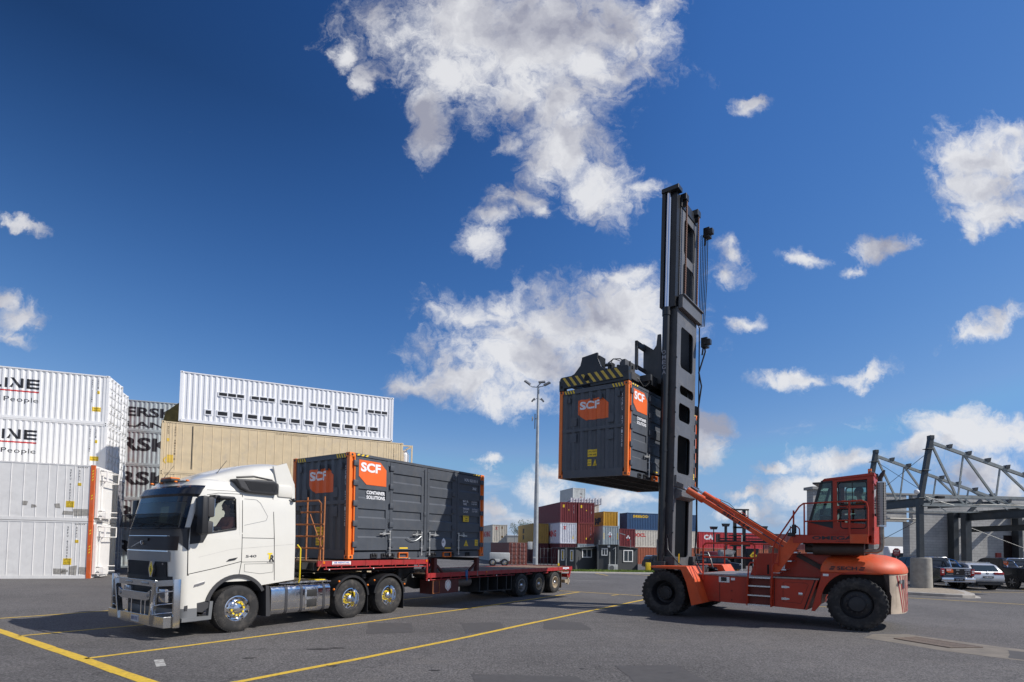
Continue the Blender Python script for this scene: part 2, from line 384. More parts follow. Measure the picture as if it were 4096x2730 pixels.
# shared materials
ORANGE = pm('orange_paint', (0.82, 0.19, 0.025), 0.42, var=0.06, dirt=0.15, dcol=(.35, .14, .06))
SLATE = pm('slate_paint', (0.070, 0.078, 0.092), 0.45, var=0.12, vscale=2, dirt=0.3, dcol=(.12, .11, .10), streak=.25, rvar=.08)
SLATE_DK = pm('slate_paint_dark', (0.045, 0.05, 0.06), 0.55, var=.1)
BLACK = pm('black_plastic', (0.016, 0.016, 0.018), 0.5, var=.2)
BLACKG = pm('black_gloss', (0.01, 0.01, 0.012), 0.12, var=0)
RUB = pm('tyre_rubber', (0.022, 0.021, 0.021), 0.82, var=.25, dirt=.6, dcol=(.09, .08, .07), dscale=6, bump=.25, bscale=60)
CHROME = pm('chrome', (0.74, 0.74, 0.76), 0.09, 1.0, var=.05, rvar=.05)
ALU = pm('brushed_aluminium', (0.62, 0.62, 0.63), 0.28, 1.0, var=.12, vscale=9, rvar=.12, dirt=.25, dcol=(.3, .28, .26))
STEEL = pm('galvanised_steel', (0.42, 0.44, 0.45), 0.45, .7, var=.15, vscale=6)
ZINC = pm('zinc_rod', (0.55, 0.54, 0.51), 0.38, .6, var=.12)
YEL = pm('yellow_label', (0.85, 0.58, 0.03), 0.5, var=.05)
WHITE = pm('white_paint', (0.78, 0.78, 0.77), 0.5, var=.04)
WHITE_T = pm('white_lettering', (0.80, 0.80, 0.82), 0.5, var=0)
BLK_T = pm('black_lettering', (0.02, 0.02, 0.025), 0.5, var=0)
RED_T = pm('red_lettering', (0.55, 0.03, 0.03), 0.5, var=.1)
RUSTY = pm('rusty_orange_steel', (0.42, 0.15, 0.05), 0.7, var=.25, vscale=12, dirt=.5, dcol=(.12, .05, .025), dscale=8)
# ------------------------------------------------------------------ container building blocks
def corr_prof(t0, t1, pitch=0.278, depth=0.036, lead=0.06):
    n = max(1, round((t1-t0-2*lead)/pitch)); p = (t1-t0-2*lead)/n
    pts = [(t0, 0.0)]; t = t0+lead
    for i in range(n):
        pts += [(t, 0.0), (t+p*.18, -depth), (t+p*.50, -depth), (t+p*.68, 0.0)]; t += p
    pts += [(t1-lead+1e-4, 0.0), (t1, 0.0)]
    return pts
def seam_prof(t0, t1, seams, w=0.035, d=0.012):
    pts = [(t0, 0.0)]
    for s_ in seams: pts += [(s_-w/2, 0.0), (s_-w*.3, d), (s_+w*.3, d), (s_+w/2, 0.0)]
    pts += [(t1, 0.0)]; return pts
def wall(mb, prof, o, td, nd, z0, z1):
    o = Vector(o); td = Vector(td); nd = Vector(nd)
    a = [o+td*t+nd*n+Vector((0, 0, z0)) for t, n in prof]; b = [o+td*t+nd*n+Vector((0, 0, z1)) for t, n in prof]
    mb.grid([a, b], smooth=False); return mb
def drape(mb, flat, prof, o, td, nd, eps=0.006):
    """flat: MB with verts (t, z, extra); cut at the folds of the wall and laid on it"""
    bm = bmesh.new(); vs = [bm.verts.new(v) for v in flat.v]
    for f in flat.f:
        try: bm.faces.new([vs[i] for i in f])
        except ValueError: pass
    t0 = min(v.x for v in flat.v); t1 = max(v.x for v in flat.v)
    for t, n in prof:
        if t0 < t < t1:
            bmesh.ops.bisect_plane(bm, geom=bm.verts[:]+bm.edges[:]+bm.faces[:], plane_co=(t, 0, 0), plane_no=(1, 0, 0), dist=1e-5)
    def N(t):
        for (a, na), (b, nb) in zip(prof, prof[1:]):
            if a <= t <= b and b > a: return na+(nb-na)*(t-a)/(b-a)
        return 0.0
    o = Vector(o); td = Vector(td); nd = Vector(nd); bm.verts.index_update()
    pts = [o+td*v.co.x+nd*(N(v.co.x)+eps+v.co.z)+Vector((0, 0, v.co.y)) for v in bm.verts]
    mb.add(pts, [tuple(v.index for v in f.verts) for f in bm.faces]); bm.free(); return mb
def castings(mb, L, Wd, H, s=0.17):
    for x in (0, L-s):
        for y in (0, Wd-0.16):
            for z in (0, H-0.118): mb.bbox(x-.004, x+s+.004, y-.004, y+.164, z-.001 if z == 0 else z, z+0.118+(0 if z == 0 else .004), 0.012)
def holes(mb, L, Wd, H, s=0.17):
    for z in (0.06, H-0.06):
        for x in (s/2, L-s/2):
            mb.lathe([(0.0, -.0065), (0.034, -.0065)], (x, 0, z), 'y', 12)
        for y in (.08, Wd-.08):
            mb.lathe([(0.0, -.0065), (0.034, -.0065)], (0, y, z), 'x', 12); mb.lathe([(0.0, .0065), (0.034, .0065)], (L, y, z), 'x', 12)
def frame_mb(L, Wd, H, post=0.13, rail=0.11):
    m = MB(); castings(m, L, Wd, H)
    for x in (0.003, L-post-.003):
        for y in (0.003, Wd-.133): m.box(x, x+post, y, y+.13, .118, H-.118)
    for y in (0.006, Wd-.066):
        m.box(.16, L-.16, y, y+.06, .0, .16 if rail > .05 else rail); m.box(.16, L-.16, y, y+.06, H-.075, H-.012)
    for x in (0.006, L-.066):
        m.box(x, x+.06, .15, Wd-.15, .01, .14); m.box(x, x+.06, .15, Wd-.15, H-.12, H-.015)
    return m
PCACHE = {}
def iso(name, label, L, H, mat, M, Wd=2.438, fmat=None, group=None, style='corr', ends=('wall', 'wall'), side=None, end0=None, end1=None, roof=None, seams=None, z=0.0, sep=0.278):
    """container standing at frame M. side(flat): adds lettering to the near side; end0(flat)/end1(flat) to the ends"""
    t = thing(name, label, 'container', M @ Matrix.Translation((0, 0, z)), (0, 0, 0), group)
    fmat = fmat or mat
    f = frame_mb(L, Wd, H); fo = ob('frame', f, [fmat], t)
    hb = MB(); holes(hb, L, Wd, H); ob('casting_hole', hb, [BLACK], fo)
    sp = corr_prof(.13, L-.13, sep) if style == 'corr' else seam_prof(.13, L-.13, seams or [x*.62 for x in range(1, int(L/.62))])
    m = MB(); wall(m, sp, (0, .022, 0), (1, 0, 0), (0, -1, 0), .15, H-.07); ob('side_wall', m, [mat], t)
    m = MB(); wall(m, sp, (0, Wd-.022, 0), (1, 0, 0), (0, 1, 0), .15, H-.07); m.f = [q[::-1] for q in m.f]; ob('side_wall', m, [mat], t)
    m = MB(); m.grid([[(x, y, H-.03-(.02 if i % 2 else 0)) for i, x in enumerate([.1+(L-.2)*k/40 for k in range(41)])] for y in (.05, Wd-.05)], False); ob('roof', m, [roof or mat], t)
    m = MB(); m.box(.1, L-.1, .08, Wd-.08, .10, .14); ob('floor', m, [BLACK], t)
    for e, x, nd in ((0, .022, -1), (1, L-.022, 1)):
        if ends[e] == 'wall':
            ep = corr_prof(.13, Wd-.13, .25, .045) if style == 'corr' else seam_prof(.13, Wd-.13, [.62, 1.22, 1.82])
            m = MB(); wall(m, ep, (x, 0, 0), (0, 1, 0), (nd, 0, 0), .13, H-.1)
            if e == 0: m.f = [q[::-1] for q in m.f]
            ob('end_wall', m, [mat], t)
        elif ends[e] == 'door': doors(t, x, nd, Wd, H, mat)
        fn = (end0, end1)[e]
        if fn:
            for txm, flat in fn(Wd, H):
                q = MB(); drape(q, flat, ep if ends[e] == 'wall' else [(0, 0), (Wd, 0)], (x, 0, 0), (0, 1, 0), (nd, 0, 0)); ob('marking', q, [txm], t)
    if side:
        for txm, flat in side(L, H):
            q = MB(); drape(q, flat, sp, (0, .022, 0), (1, 0, 0), (0, -1, 0)); ob('marking', q, [txm], t)
    return t
def doors(t, x, nd, Wd, H, mat):
    for k, (a, b) in enumerate(((.13, Wd/2-.01), (Wd/2+.01, Wd-.13))):
        m = MB(); m.box(x-.02, x+.02, a, b, .15, H-.13)
        for i in range(5):
            z0 = .25+i*(H-.45)/5; m.bbox(x, x+nd*.05, a+.08, b-.08, z0, z0+(H-.45)/5-.14, .03)
        d = ob('door', m, [mat], t)
        for yb in (a+(b-a)*.25, a+(b-a)*.75):
            r = MB(); r.cyl((x+nd*.085, yb, .12), (x+nd*.085, yb, H-.1), .017, n=8)
            for z in (.16, .9, H-.9, H-.16): r.box(x+nd*.02, x+nd*.10, yb-.05, yb+.05, z-.03, z+.03)
            r.bar((x+nd*.10, yb, 1.15), (x+nd*.10, yb+.3, 1.12), .03, .02)
            ob('lock_rod', r, [ZINC], d)
        hg = MB()
        for i in range(4):
            yy = a-.02 if k == 0 else b-.02
            hg.box(x+nd*.0, x+nd*.055, yy, yy+.04, .35+i*(H-.8)/3, .47+i*(H-.8)/3)
        ob('hinge', hg, [mat], d)
def flat_text(*items):
    f = MB()
    for it in items:
        kind = it[0]
        if kind == 't': _, s_, x, z, h, w, b, *al = it; f.text(s_, (x, z, 0), (1, 0, 0), (0, 1, 0), h, w, b, al[0] if al else 'l')
        elif kind == 'v': _, s_, x, z, h, p, b, w = it; f.vtext(s_, (x, z, 0), (1, 0, 0), (0, 1, 0), h, p, b, w)
        elif kind == 'r': _, x0, z0, x1, z1 = it; f.poly([(x0, z0, 0), (x1, z0, 0), (x1, z1, 0), (x0, z1, 0)])
        elif kind == 'p': f.poly([(a, b, 0) for a, b in it[1]])
    return f
def mirror(flat, Wd):     # for faces read from the other side (t axis runs right to left)
    for v in flat.v: v.x = Wd-v.x
    flat.f = [q[::-1] for q in flat.f]; return flat
def up(f, e):
    for v in f.v: v.z = e
    return f
def stripes(x0, x1, z0, z1, n, sl=.05):
    w = (x1-x0)/n; f = MB()
    for i in range(n):
        a = x0+i*w; f.poly([(a, z0, 0), (a+w*.5, z0, 0), (a+w*.5+sl, z1, 0), (a+sl, z1, 0)])
    return f

# ------------------------------------------------------------------ the two side opening 20 ft containers
def recess_panel(mb, x0, x1, z0, z1, recs, dep=0.035, y=0.0, rx0=None, rx1=None):
    rx0 = rx0 if rx0 is not None else x0+.10; rx1 = rx1 if rx1 is not None else x1-.07
    zs = [z0]
    mb.box(x0, rx0, y, y+.05, z0, z1); mb.box(rx1, x1, y, y+.05, z0, z1)
    for a, b in sorted(recs): mb.box(rx0, rx1, y+.0004, y+.05, zs[-1], a); zs.append(b)
    mb.box(rx0, rx1, y+.0004, y+.05, zs[-1], z1)
    for a, b in recs:
        mb.box(rx0, rx1, y+dep, y+.05, a, b)
        mb.prism([(y+.0004, a), (y+dep, a), (y+dep, a+.045)], rx0, rx1, 'x')
LOGO = [(0, 1), (.77, 1), (1, .70), (1, .0), (.27, .0), (.02, .30), (0, .32)]
def side_opening(label, M, num, base_group):
    L, Wd, H = 6.058, 2.5, 2.896
    t = thing('side_opening_container', label, 'container', M, (0, 0, 0), base_group)
    f = MB()
    # posts: end-face flange + side-face flange, castings
    for x, s in ((0, 1), (L, -1)):
        for y, q in ((0, 1), (Wd, -1)):
            f.bbox(x-s*.004, x+s*.178, y-q*.004, y+q*.166, -.001, .118, .014); f.bbox(x-s*.004, x+s*.178, y-q*.004, y+q*.166, H-.118, H+.004, .014)
            f.box(x, x+s*.09, y+q*.002, y+q*.12, .118, H-.118); f.box(x+s*.09, x+s*.20, y+q*.05, y+q*.12, .118, H-.118)
            f.box(x+s*.165, x+s*.205, y+q*.002, y+q*.05, .12, H-.02)
            for zc in (2.70, 2.16, 1.60, 1.03, .44): pass
    fo = ob('corner_post', f, [ORANGE], t, bevel=.004)
    h = MB(); holes(h, L, Wd, H); ob('casting_hole', h, [BLACK], fo)
    f = MB()
    f.box(.205, L-.205, .002, .07, H-.075, H-.002); f.box(.205, L-.205, Wd-.07, Wd-.002, H-.075, H-.002)
    f.box(.2, L-.2, .06, .12, 0.0, .20); f.box(.2, L-.2, Wd-.12, Wd-.002, 0, .2)
    for x in (.01, L-.07): f.box(x, x+.06, .17, Wd-.17, H-.145, H-.01); f.box(x, x+.06, .17, Wd-.17, .0, .25)
    ob('frame_rail', f, [SLATE], t)
    m = MB(); m.box(.06, L-.06, .06, Wd-.06, H-.05, H-.02); ob('roof', m, [SLATE], t)
    # floor with cross members seen from below
    m = MB(); m.box(.1, L-.1, .1, Wd-.1, .16, .19)
    mm = MB()
    for i in range(17):
        x = .25+i*(L-.5)/16; mm.box(x, x+.045, .12, Wd-.12, .02, .158)
    for y in (.85, 1.6): mm.box(.1, L-.1, y, y+.05, .006, .165)
    fl = ob('floor', m, [pm('floor_underside', (.02, .02, .022), .8, var=.2)], t); ob('cross_member', mm, [pm('underframe', (.045, .045, .048), .7, var=.3)], fl)
    # fork pockets
    for x in (1.89, 3.9):
        p = MB(); p.box(x, x+.38, -.0, .12, .0, .025); p.box(x, x+.38, 0, .12, .14, .165); p.box(x, x+.02, 0, .12, .025, .14); p.box(x+.36, x+.38, 0, .12, .025, .14)
        p2 = MB(); p2.box(x+.02, x+.36, .10, .12, .025, .14)
        po = ob('fork_pocket', p, [ORANGE], t); ob('pocket_void', p2, [BLACK], po)
    # four near side doors
    R5 = [(2.21, 2.49), (1.67, 1.93), (1.13, 1.39), (.585, .84)]
    segs = [(.215, 1.40), (1.50, 2.88), (3.08, 4.36), (4.56, L-.215)]
    for i, (a, b) in enumerate(segs):
        d = MB(); recess_panel(d, a, b, .235, 2.80, R5[1:] if i == 0 else R5, y=.0)
        if i == 0: d.box(a+.10, b-.07, -.006, .0, 2.40, 2.425)
        dd = ob('door', d, [SLATE], t, bevel=.003)
        hx = (a-.075, b-.12) if i in (0,) else None
        hg = MB()
        hxx = {0: a-.08, 1: 1.47, 2: 4.27, 3: b-.03}[i]
        for zc in (2.62, 2.08, 1.52, .97, .40):
            hg.bbox(hxx, hxx+.16, -.035, .02, zc-.075, zc+.075, .01)
            hg.cyl((hxx+(.0 if i in (0, 1) else .16), -.03, zc-.075), (hxx+(.0 if i in (0, 1) else .16), -.03, zc+.075), .016, n=8)
        ob('hinge', hg, [SLATE], dd)
        # lock rod + handle
        rx = {0: 1.47, 1: 2.80, 2: 3.16, 3: 4.60}[i]; s = -1 if i < 2 else 1
        r = MB(); r.cyl((rx, -.045, .06), (rx, -.045, .80), .017, n=8)
        for z in (.10, .30, .55, .78): r.box(rx-.03, rx+.03, -.055, .0, z-.02, z+.02)
        r.bar((rx, -.06, .72), (rx+s*.42, -.065, .70), .018, .035); r.box(rx+s*.2, rx+s*.28, -.075, 0, .67, .76); r.box(rx+s*.22, rx+s*.24, -.085, -.03, .74, .82)
        ob('lock_rod', r, [ZINC], dd)
    # centre mullion strips between doors
    m = MB()
    for a, b in ((1.40, 1.50), (2.88, 3.08), (4.36, 4.56)): m.box(a, b, .012, .06, .20, H-.075)
    m.cyl((2.95, -.005, .4), (2.95, -.005, 2.75), .012, n=6); m.bbox(2.93, 3.03, -.02, .02, 1.30, 1.42, .01)
    for x in (1.43, 1.47, 2.82, 2.90, 3.11, 3.17):
        for z in (2.68, 1.95, 1.12, 1.06, .98, .92): m.sphere((x, .0, z), .011, 6, 4)
    ob('mullion', m, [SLATE], t)
    # side rollers below the doors
    m = MB()
    for x in (.95, 1.35, 1.62, 3.30, 3.45, 4.35, 5.2):
        m.lathe([(0, -.06), (.05, -.06), (.05, -.03), (.02, -.03), (.02, .03), (.05, .03), (.05, .06)], (x, .05, .10), 'x', 12)
        m.box(x-.12, x+.12, .03, .06, .02, .14)
    ob('roller', m, [BLACK], t)
    c = MB(); c.tube([(2.15+.62*k/10, -.05, .60-.12*sin(pi*k/10)-.0*k+.06*k/10) for k in range(11)], .010, 6); ob('cable', c, [STEEL], t)
    # far side wall
    m = MB(); wall(m, corr_prof(.15, L-.15), (0, Wd-.03, 0), (1, 0, 0), (0, 1, 0), .2, H-.07); m.f = [q[::-1] for q in m.f]; ob('side_wall', m, [SLATE], t)
    # end walls (front one carries the logo)
    for x, nd in ((.028, -1), (L-.028, 1)):
        ep = corr_prof(.12, Wd-.12, .30, .05, .05)
        m = MB(); wall(m, ep, (x, 0, 0), (0, 1, 0), (nd, 0, 0), .24, H-.13)
        if nd < 0: m.f = [q[::-1] for q in m.f]
        m.box(x-.012, x+.006, .12, Wd-.12, 1.50, 1.60)
        for y in (.52, 1.86):
            for z0, z1 in ((1.75, 1.90), (1.22, 1.38)): m.box(x-nd*.0, x+nd*.006, y-.02, y+.22, z0-.06, z1+.06)
        for y in (.32, .95, 1.28, 2.1):
            if nd < 0: m.bbox(x-.045, x, y-.03, y+.05, H-.44, H-.26, .01)
        e = ob('end_wall', m, [SLATE], t)
        if nd < 0:
            def D(mat, fl, eps=.007): q = MB(); drape(q, fl, ep, (x, 0, 0), (0, 1, 0), (nd, 0, 0), eps); ob('marking', q, [mat], e)
            D(ORANGE_L, mirror(flat_text(('p', [(.68+a*1.13, 1.84+b*.68) for a, b in LOGO])), Wd))
            D(WHITE_T, mirror(flat_text(('t', 'SCF', .77, 2.19, .26, .72, .04)), Wd), .011)
            D(WHITE_T, mirror(flat_text(('v', 'SCFU '+num+'0', 2.265, 2.56, .105, .142, .008, .05)), Wd))
            D(YEL, mirror(flat_text(('r', 1.08, .65, 1.43, .88), ('r', 1.08, .36, 1.22, .57), ('p', [(1.25, .36), (1.43, .36), (1.34, .57)])), Wd))
            D(BLK_T, mirror(flat_text(('t', 'CAUTION', 1.10, .79, .05, .31, .01), ('t', '2.5M WIDE', 1.10, .69, .05, .31, .01), ('t', '2.9m', 1.09, .49, .04, .12, .01), ('t', 'HIGH', 1.09, .40, .04, .12, .01), ('t', 'SUPER', 1.29, .42, .025, .10, .0), ('t', 'HEAVY', 1.28, .38, .025, .12, .0)), Wd), .011)
            q = MB()
            for a in (.17, Wd-.17-.42):
                st = stripes(a, a+.40, H-.135, H-.025, 4); q.add([Vector((-.0055+.01, v.x, v.y)) for v in st.v], [g[::-1] for g in st.f])
            ob('marking', q, [YEL], e)
    # near side markings, painted on the doors
    y = -.0035
    def P(mat, fl, yy=y):
        q = MB(); q.add([Vector((v.x, yy, v.y)) for v in fl.v], fl.f); ob('marking', q, [mat], t)
    P(ORANGE_L, flat_text(('p', [(.315+a*1.01, 2.06+b*.67) for a, b in LOGO])), -.0085)
    P(WHITE_T, flat_text(('t', 'SCF', .38, 2.41, .26, .72, .04)), -.0125)
    P(WHITE_T, flat_text(('t', 'CONTAINER', .60, 1.80, .10, .68, .03), ('t', 'SOLUTIONS', .60, 1.665, .10, .68, .03)), -.0065)
    P(WHITE_T, flat_text(('t', 'SCFU '+num, 4.93, 2.585, .09, .62, .008), ('t', '0', 5.61, 2.585, .09, .05, .008), ('t', '2NG2', 5.38, 2.32, .085, .21, .008)))
    P(WHITE_T, flat_text(('t', 'MAX. GR.', 4.86, 1.86, .07, .30, .005), ('t', 'TARE', 4.86, 1.76, .07, .2, .005), ('t', 'PAYLOAD', 4.88, 1.60, .07, .32, .005), ('t', 'CU.CAP.', 4.88, 1.50, .07, .26, .005),
                         ('t', '24 000 KGS', 5.33, 1.87, .045, .30, .0), ('t', '3 630 KGS', 5.33, 1.80, .045, .30, .0), ('t', '20 370 KGS', 5.36, 1.61, .045, .30, .0), ('t', '33.0 CBM', 5.36, 1.54, .045, .30, .0)))
    P(YEL, flat_text(('r', 4.87, 1.19, 5.19, 1.40), ('p', [(4.93, .36), (5.17, .36), (5.05, .57)]), ('r', 5.54, .37, 5.71, .58), ('r', 1.90, .275, 2.24, .315), ('r', 3.94, .275, 4.24, .315)))
    P(BLK_T, flat_text(('t', 'CAUTION', 4.89, 1.35, .035, .28, .006), ('t', '2.9M', 4.97, 1.28, .045, .13, .008), ('t', 'HIGH', 4.97, 1.21, .045, .14, .008), ('t', '2.9m', 5.56, .50, .04, .13, .006), ('t', 'HIGH', 5.56, .41, .04, .13, .006), ('t', 'SUPER', 4.99, .42, .03, .12, 0), ('t', 'HEAVY', 4.98, .375, .03, .14, 0)), -.0075)
    P(WHITE_T, flat_text(('p', [(3.88, .62), (3.96, .55), (3.985, .46), (3.96, .38), (3.88, .31), (3.80, .38), (3.775, .46), (3.80, .55)])))
    P(BLK_T, flat_text(('t', '30', 3.80, .46, .07, .1, .01)), -.0075)
    st = stripes(.24, .70, H-.062, H-.012, 3); st2 = stripes(L-.65, L-.25, H-.062, H-.012, 3)
    q = MB()
    for k in (st, st2): q.add([Vector((v.x, -.002, v.y)) for v in k.v], k.f)
    ob('marking', q, [YEL], t)
    return t
ORANGE_L = pm('orange_logo_paint', (0.80, 0.135, 0.02), 0.45, var=0.05)
side_opening('dark grey side opening container on the red trailer, half in shadow', frame(-4.3787, 14.9363, 1.5778, .9796, -.0051, -.0079), '322133', 'dark grey containers with orange corner posts')
side_opening('dark grey side opening container hanging in the air under the striped spreader', frame(3.4777, 16.8136, 4.2213, .9121, .0133, -.0121), '322125', 'dark grey containers with orange corner posts')
# ------------------------------------------------------------------ container stacks on the left
LF = frame(-21.2223, 28.1272, 0, .3333); WF = frame(-19.0028, 31.2796, 0, .4371); MF = frame(-23.70, 39.79, 0, .3)
REEF = pm('reefer_white', (.80, .775, .74), .42, var=.05, dirt=.22, dcol=(.45, .42, .38), dscale=1.2, streak=.15)
WHT = pm('container_white', (.84, .83, .82), .45, var=.04, dirt=.1, dcol=(.5, .47, .42))
TAN = pm('reefer_tan', (.72, .57, .36), .5, var=.09, vscale=2, dirt=.45, dcol=(.55, .46, .35), dscale=1.3, streak=.55)
MGREY = pm('container_pale_grey', (.42, .47, .48), .5, var=.1, dirt=.4, dcol=(.38, .30, .22), dscale=1.2, streak=.35)
RED = pm('container_red', (.33, .03, .035), .5, var=.15, dirt=.2)
REDOR = pm('orange_red_paint', (.62, .11, .02), .45, var=.08, dirt=.3, dcol=(.4, .3, .25))
DGR = pm('container_dusty_grey', (.25, .24, .26), .55, var=.15, dirt=.3, streak=.3)
H9 = 2.896; H8 = 2.591
def yel_label(x0, z0, x1, z1, *lines):
    n = len(lines); hh = (z1-z0)/(n+.4)*.62
    return [(YEL, flat_text(('r', x0, z0, x1, z1))), (BLK_T, up(flat_text(*[('t', s_, x0+.03, z1-(i+1)*(z1-z0)/(n+.25), hh, (x1-x0)-.06, .008) for i, s_ in enumerate(lines)]), .004))]
RSE = [-.45, -.65, -.83, -1.20, -1.56, -1.90]+[-2.38-.515*i for i in range(20)]
def reefer_side(num, x1, patch):
    def fn(L, H):
        o = L
        r = [(BLK_T, flat_text(('v', 'SFFU '+num, o-1.0, 2.60, .10, .142, .004, .055), ('v', 'RFRG', o-.63, 2.58, .10, .142, .004, .055)))]
        r += yel_label(o-1.14, .68, o-.80, 1.0, 'CAUTION', "9'6\" HIGH", '2.5m WIDE', 'CONTAINER')
        r += yel_label(o-.69, 1.78, o-.54, 1.93, '2.5M', 'WIDE')
        r += [(BLK_T, up(stripes(o-.72, o-.28, H-.16, H-.12, 6, .03), .008))]
        r += [(pm('peeled_patch', (.33, .31, .28), .8, var=.3, vscale=9), flat_text(*[('p', [(o+a+random.uniform(-.04, .04), b+random.uniform(-.04, .04)), (o+c+random.uniform(-.04, .04), b+random.uniform(-.05, .05)), (o+c+random.uniform(-.04, .04), d+random.uniform(-.05, .05)), (o+a+random.uniform(-.04, .04), d+random.uniform(-.04, .04))]) for a, b, c, d in patch]))]
        return r
    return fn
def gen_frame(t, z, L=0.0):
    f = MB(); x0 = L+.02
    for y in (.35, 2.1):
        for zz in (z+.28, z+.55, z+2.1, z+2.62): f.cyl((x0, y, zz), (x0+.42, y, zz), .028, n=8)
    for zz in (z+2.1, z+2.62): f.cyl((x0+.42, .35, zz), (x0+.42, 2.1, zz), .028, n=8)
    for y in (.35, .5, 2.1): f.cyl((x0+.42, y, z+2.1), (x0+.42, y, z+2.62), .028, n=8)
    for y in (.4,): f.bar((x0, y, z+1.5), (x0+.34, y, z+2.1), .03, .05)
    f.box(x0, x0+.12, .2, 2.2, z+.2, z+2.75)
    f.cyl((x0+.16, .55, z+.1), (x0+.16, .55, z+2.4), .05, n=8); f.bar((x0, .35, z+.28), (x0+.42, .35, z+.28), .05, .05)
    f.box(x0+.1, x0+.4, .5, 1.2, z+.18, z+.5)
    g = ob('end_guard', f, [REEF], t)
    s_ = MB()
    for zz in (z+.55, z+2.1, z+2.62, z+.28):
        for i in range(4): s_.box(x0+.10+i*.05, x0+.125+i*.05, .318, .322, zz-.03, zz+.03)
    ob('hazard_stripe', s_, [BLACK], g)
    return g
LL = 12.192
for i, (num, lab, pt) in enumerate((('8200460', 'white refrigerated container with orange corner post standing on the ground at left', [(-1.5, .25, -1.0, .5), (-.85, .2, -.55, .62), (-.5, .2, -.2, .6), (-1.2, .3, -.9, .42)]),
                                    ('8200352', 'white refrigerated container with orange corner post, upper one of the pair at left', [(-2.9, .75, -2.7, .93), (-2.55, .62, -2.35, .75), (-1.6, .66, -1.4, .84), (-1.25, .3, -.85, .5), (-.8, .25, -.2, .6)]))):
    M = LF @ Matrix.Translation((-LL, 0, i*2.87))
    t = iso('refrigerated_container', lab, LL, 2.86, REEF, M, 2.5, None, 'white refrigerated containers with orange posts', 'seam', side=reefer_side(num, 0, pt), seams=sorted(LL+s_ for s_ in RSE if LL+s_ > .3))
    p = MB(); p.box(LL-.155, LL+.012, -.016, .15, .0, 2.86); po = ob('corner_post', p, [REDOR], t)
    s_ = MB()
    for zz in (1.1, 1.25, 2.35, 2.5, 2.2, 2.05) if i else (2.2, 2.35, 1.4, 1.55, 1.25): s_.add([(LL-.09, -.02, zz), (LL-.02, -.02, zz+.06), (LL-.02, -.02, zz+.12), (LL-.09, -.02, zz+.06)], [(0, 1, 2, 3)])
    ob('hazard_stripe', s_, [YEL], po)
    gen_frame(t, 0.0, LL)
t = iso('refrigerated_container', 'cream refrigerated container behind the white ones with orange posts, on the ground', LL, H9, pm('reefer_cream', (.62, .56, .44), .5, var=.08, streak=.3), LF @ Matrix.Translation((-LL-.42, 2.6, 0)), style='seam')
t = iso('refrigerated_container', 'cream refrigerated container behind the upper white one with orange post', LL, H9, MATS['reefer_cream'], LF @ Matrix.Translation((-LL-.42, 2.6, H9)), style='seam')
def line_side(sub):
    def fn(L, H):
        o = L+1.08
        r = [(BLK_T, flat_text(('t', 'L', o-6.50, 1.72, .55, .34, .05), ('t', 'I', o-6.03, 1.72, .55, .11, .05), ('p', [(o-5.78, 2.30), (o-5.62, 2.30), (o-5.22, 1.74), (o-5.38, 1.74)]), ('p', [(o-5.80, 1.74), (o-5.68, 1.74), (o-5.64, 1.92), (o-5.68, 2.0)]), ('r', o-5.30, 1.74, o-5.17, 2.28),
                                ('r', o-5.02, 1.72, o-4.88, 2.27), ('r', o-5.02, 1.72, o-4.43, 1.84), ('r', o-5.02, 1.94, o-4.43, 2.06), ('r', o-5.02, 2.16, o-4.43, 2.28))),
             (RED_T, flat_text(('r', o-8.6, 1.52, o-4.43, 1.60))),
             (BLK_T, flat_text(('t', 'Logistics People', o-8.30, .86, .36, 3.86, -.006), ('v', 'NBRU 422016', o-1.90, 2.60, .09, .125, .002, .05), ('v', 'L5EG1', o-1.62, 2.68, .09, .125, .002, .05)))]
        r += yel_label(o-1.87, .74, o-1.45, 1.0, 'CAUTION', 'WIDE') + yel_label(o-1.66, 1.78, o-1.53, 1.96, '9.6', 'HIGH')
        return r
    return fn
for i in (3, 2):
    iso('high_cube_container', 'white container lettered over a red line, '+('topmost of the left stack' if i == 3 else 'second from the top of the left stack'),
        LL, H9, WHT, LF @ Matrix.Translation((-1.08-LL, 4.9, i*H9)), group='white containers lettered LINE', side=line_side(i), ends=('wall', 'door'))
for i in (0, 1):
    iso('high_cube_container', 'dusty grey container mostly hidden behind the cream ones, '+('on the ground' if i == 0 else 'second in its stack'), LL, H9, DGR, LF @ Matrix.Translation((-1.15-LL, 5.1, i*H9)), ends=('wall', 'door'))
rows = [(7.5, -1.5, (DGR, DGR, WHT, WHT)), (10.0, -2.3, (DGR, RED, RED, RED))]
for r_, (v, x, ms) in enumerate(rows):
    for i, mm in enumerate(ms):
        iso('stacked_container', '%s container of the %s row behind the white left stack, %s in its stack' % ({'container_dusty_grey': 'grey', 'container_red': 'red', 'container_white': 'white'}[mm.name], ('second', 'rear')[r_], ('lowest', 'second', 'third', 'topmost')[i]),
            LL, H9, mm, LF @ Matrix.Translation((x-LL, v, i*H9)), ends=('wall', 'door'), group='rows of containers behind the left stack')
# pale grey containers lettered in black, behind the cab
def maersk(sub):
    def fn(L, H):
        if sub: fl = flat_text(('t', 'MAERSK', L-5.65, 1.03, .68, 5.0, .035), ('t', 'SEALAND', L-5.8, .28, .40, 5.5, .03))
        else: fl = flat_text(('t', 'MAERSK', L-7.6, 1.0, .97, 6.9, .035))
        return [(BLK_T, fl)]
    return fn
for i in range(5):
    iso('pale_grey_container', 'pale grey container with black letters behind the cab, %s of five' % ('lowest', 'second from the ground', 'middle', 'second from the top', 'topmost')[i],
        LL, 2.40 if i < 4 else 2.2, MGREY, MF @ Matrix.Translation((-LL, 0, i*2.41)), group='pale grey containers lettered in black', side=maersk(i == 4))
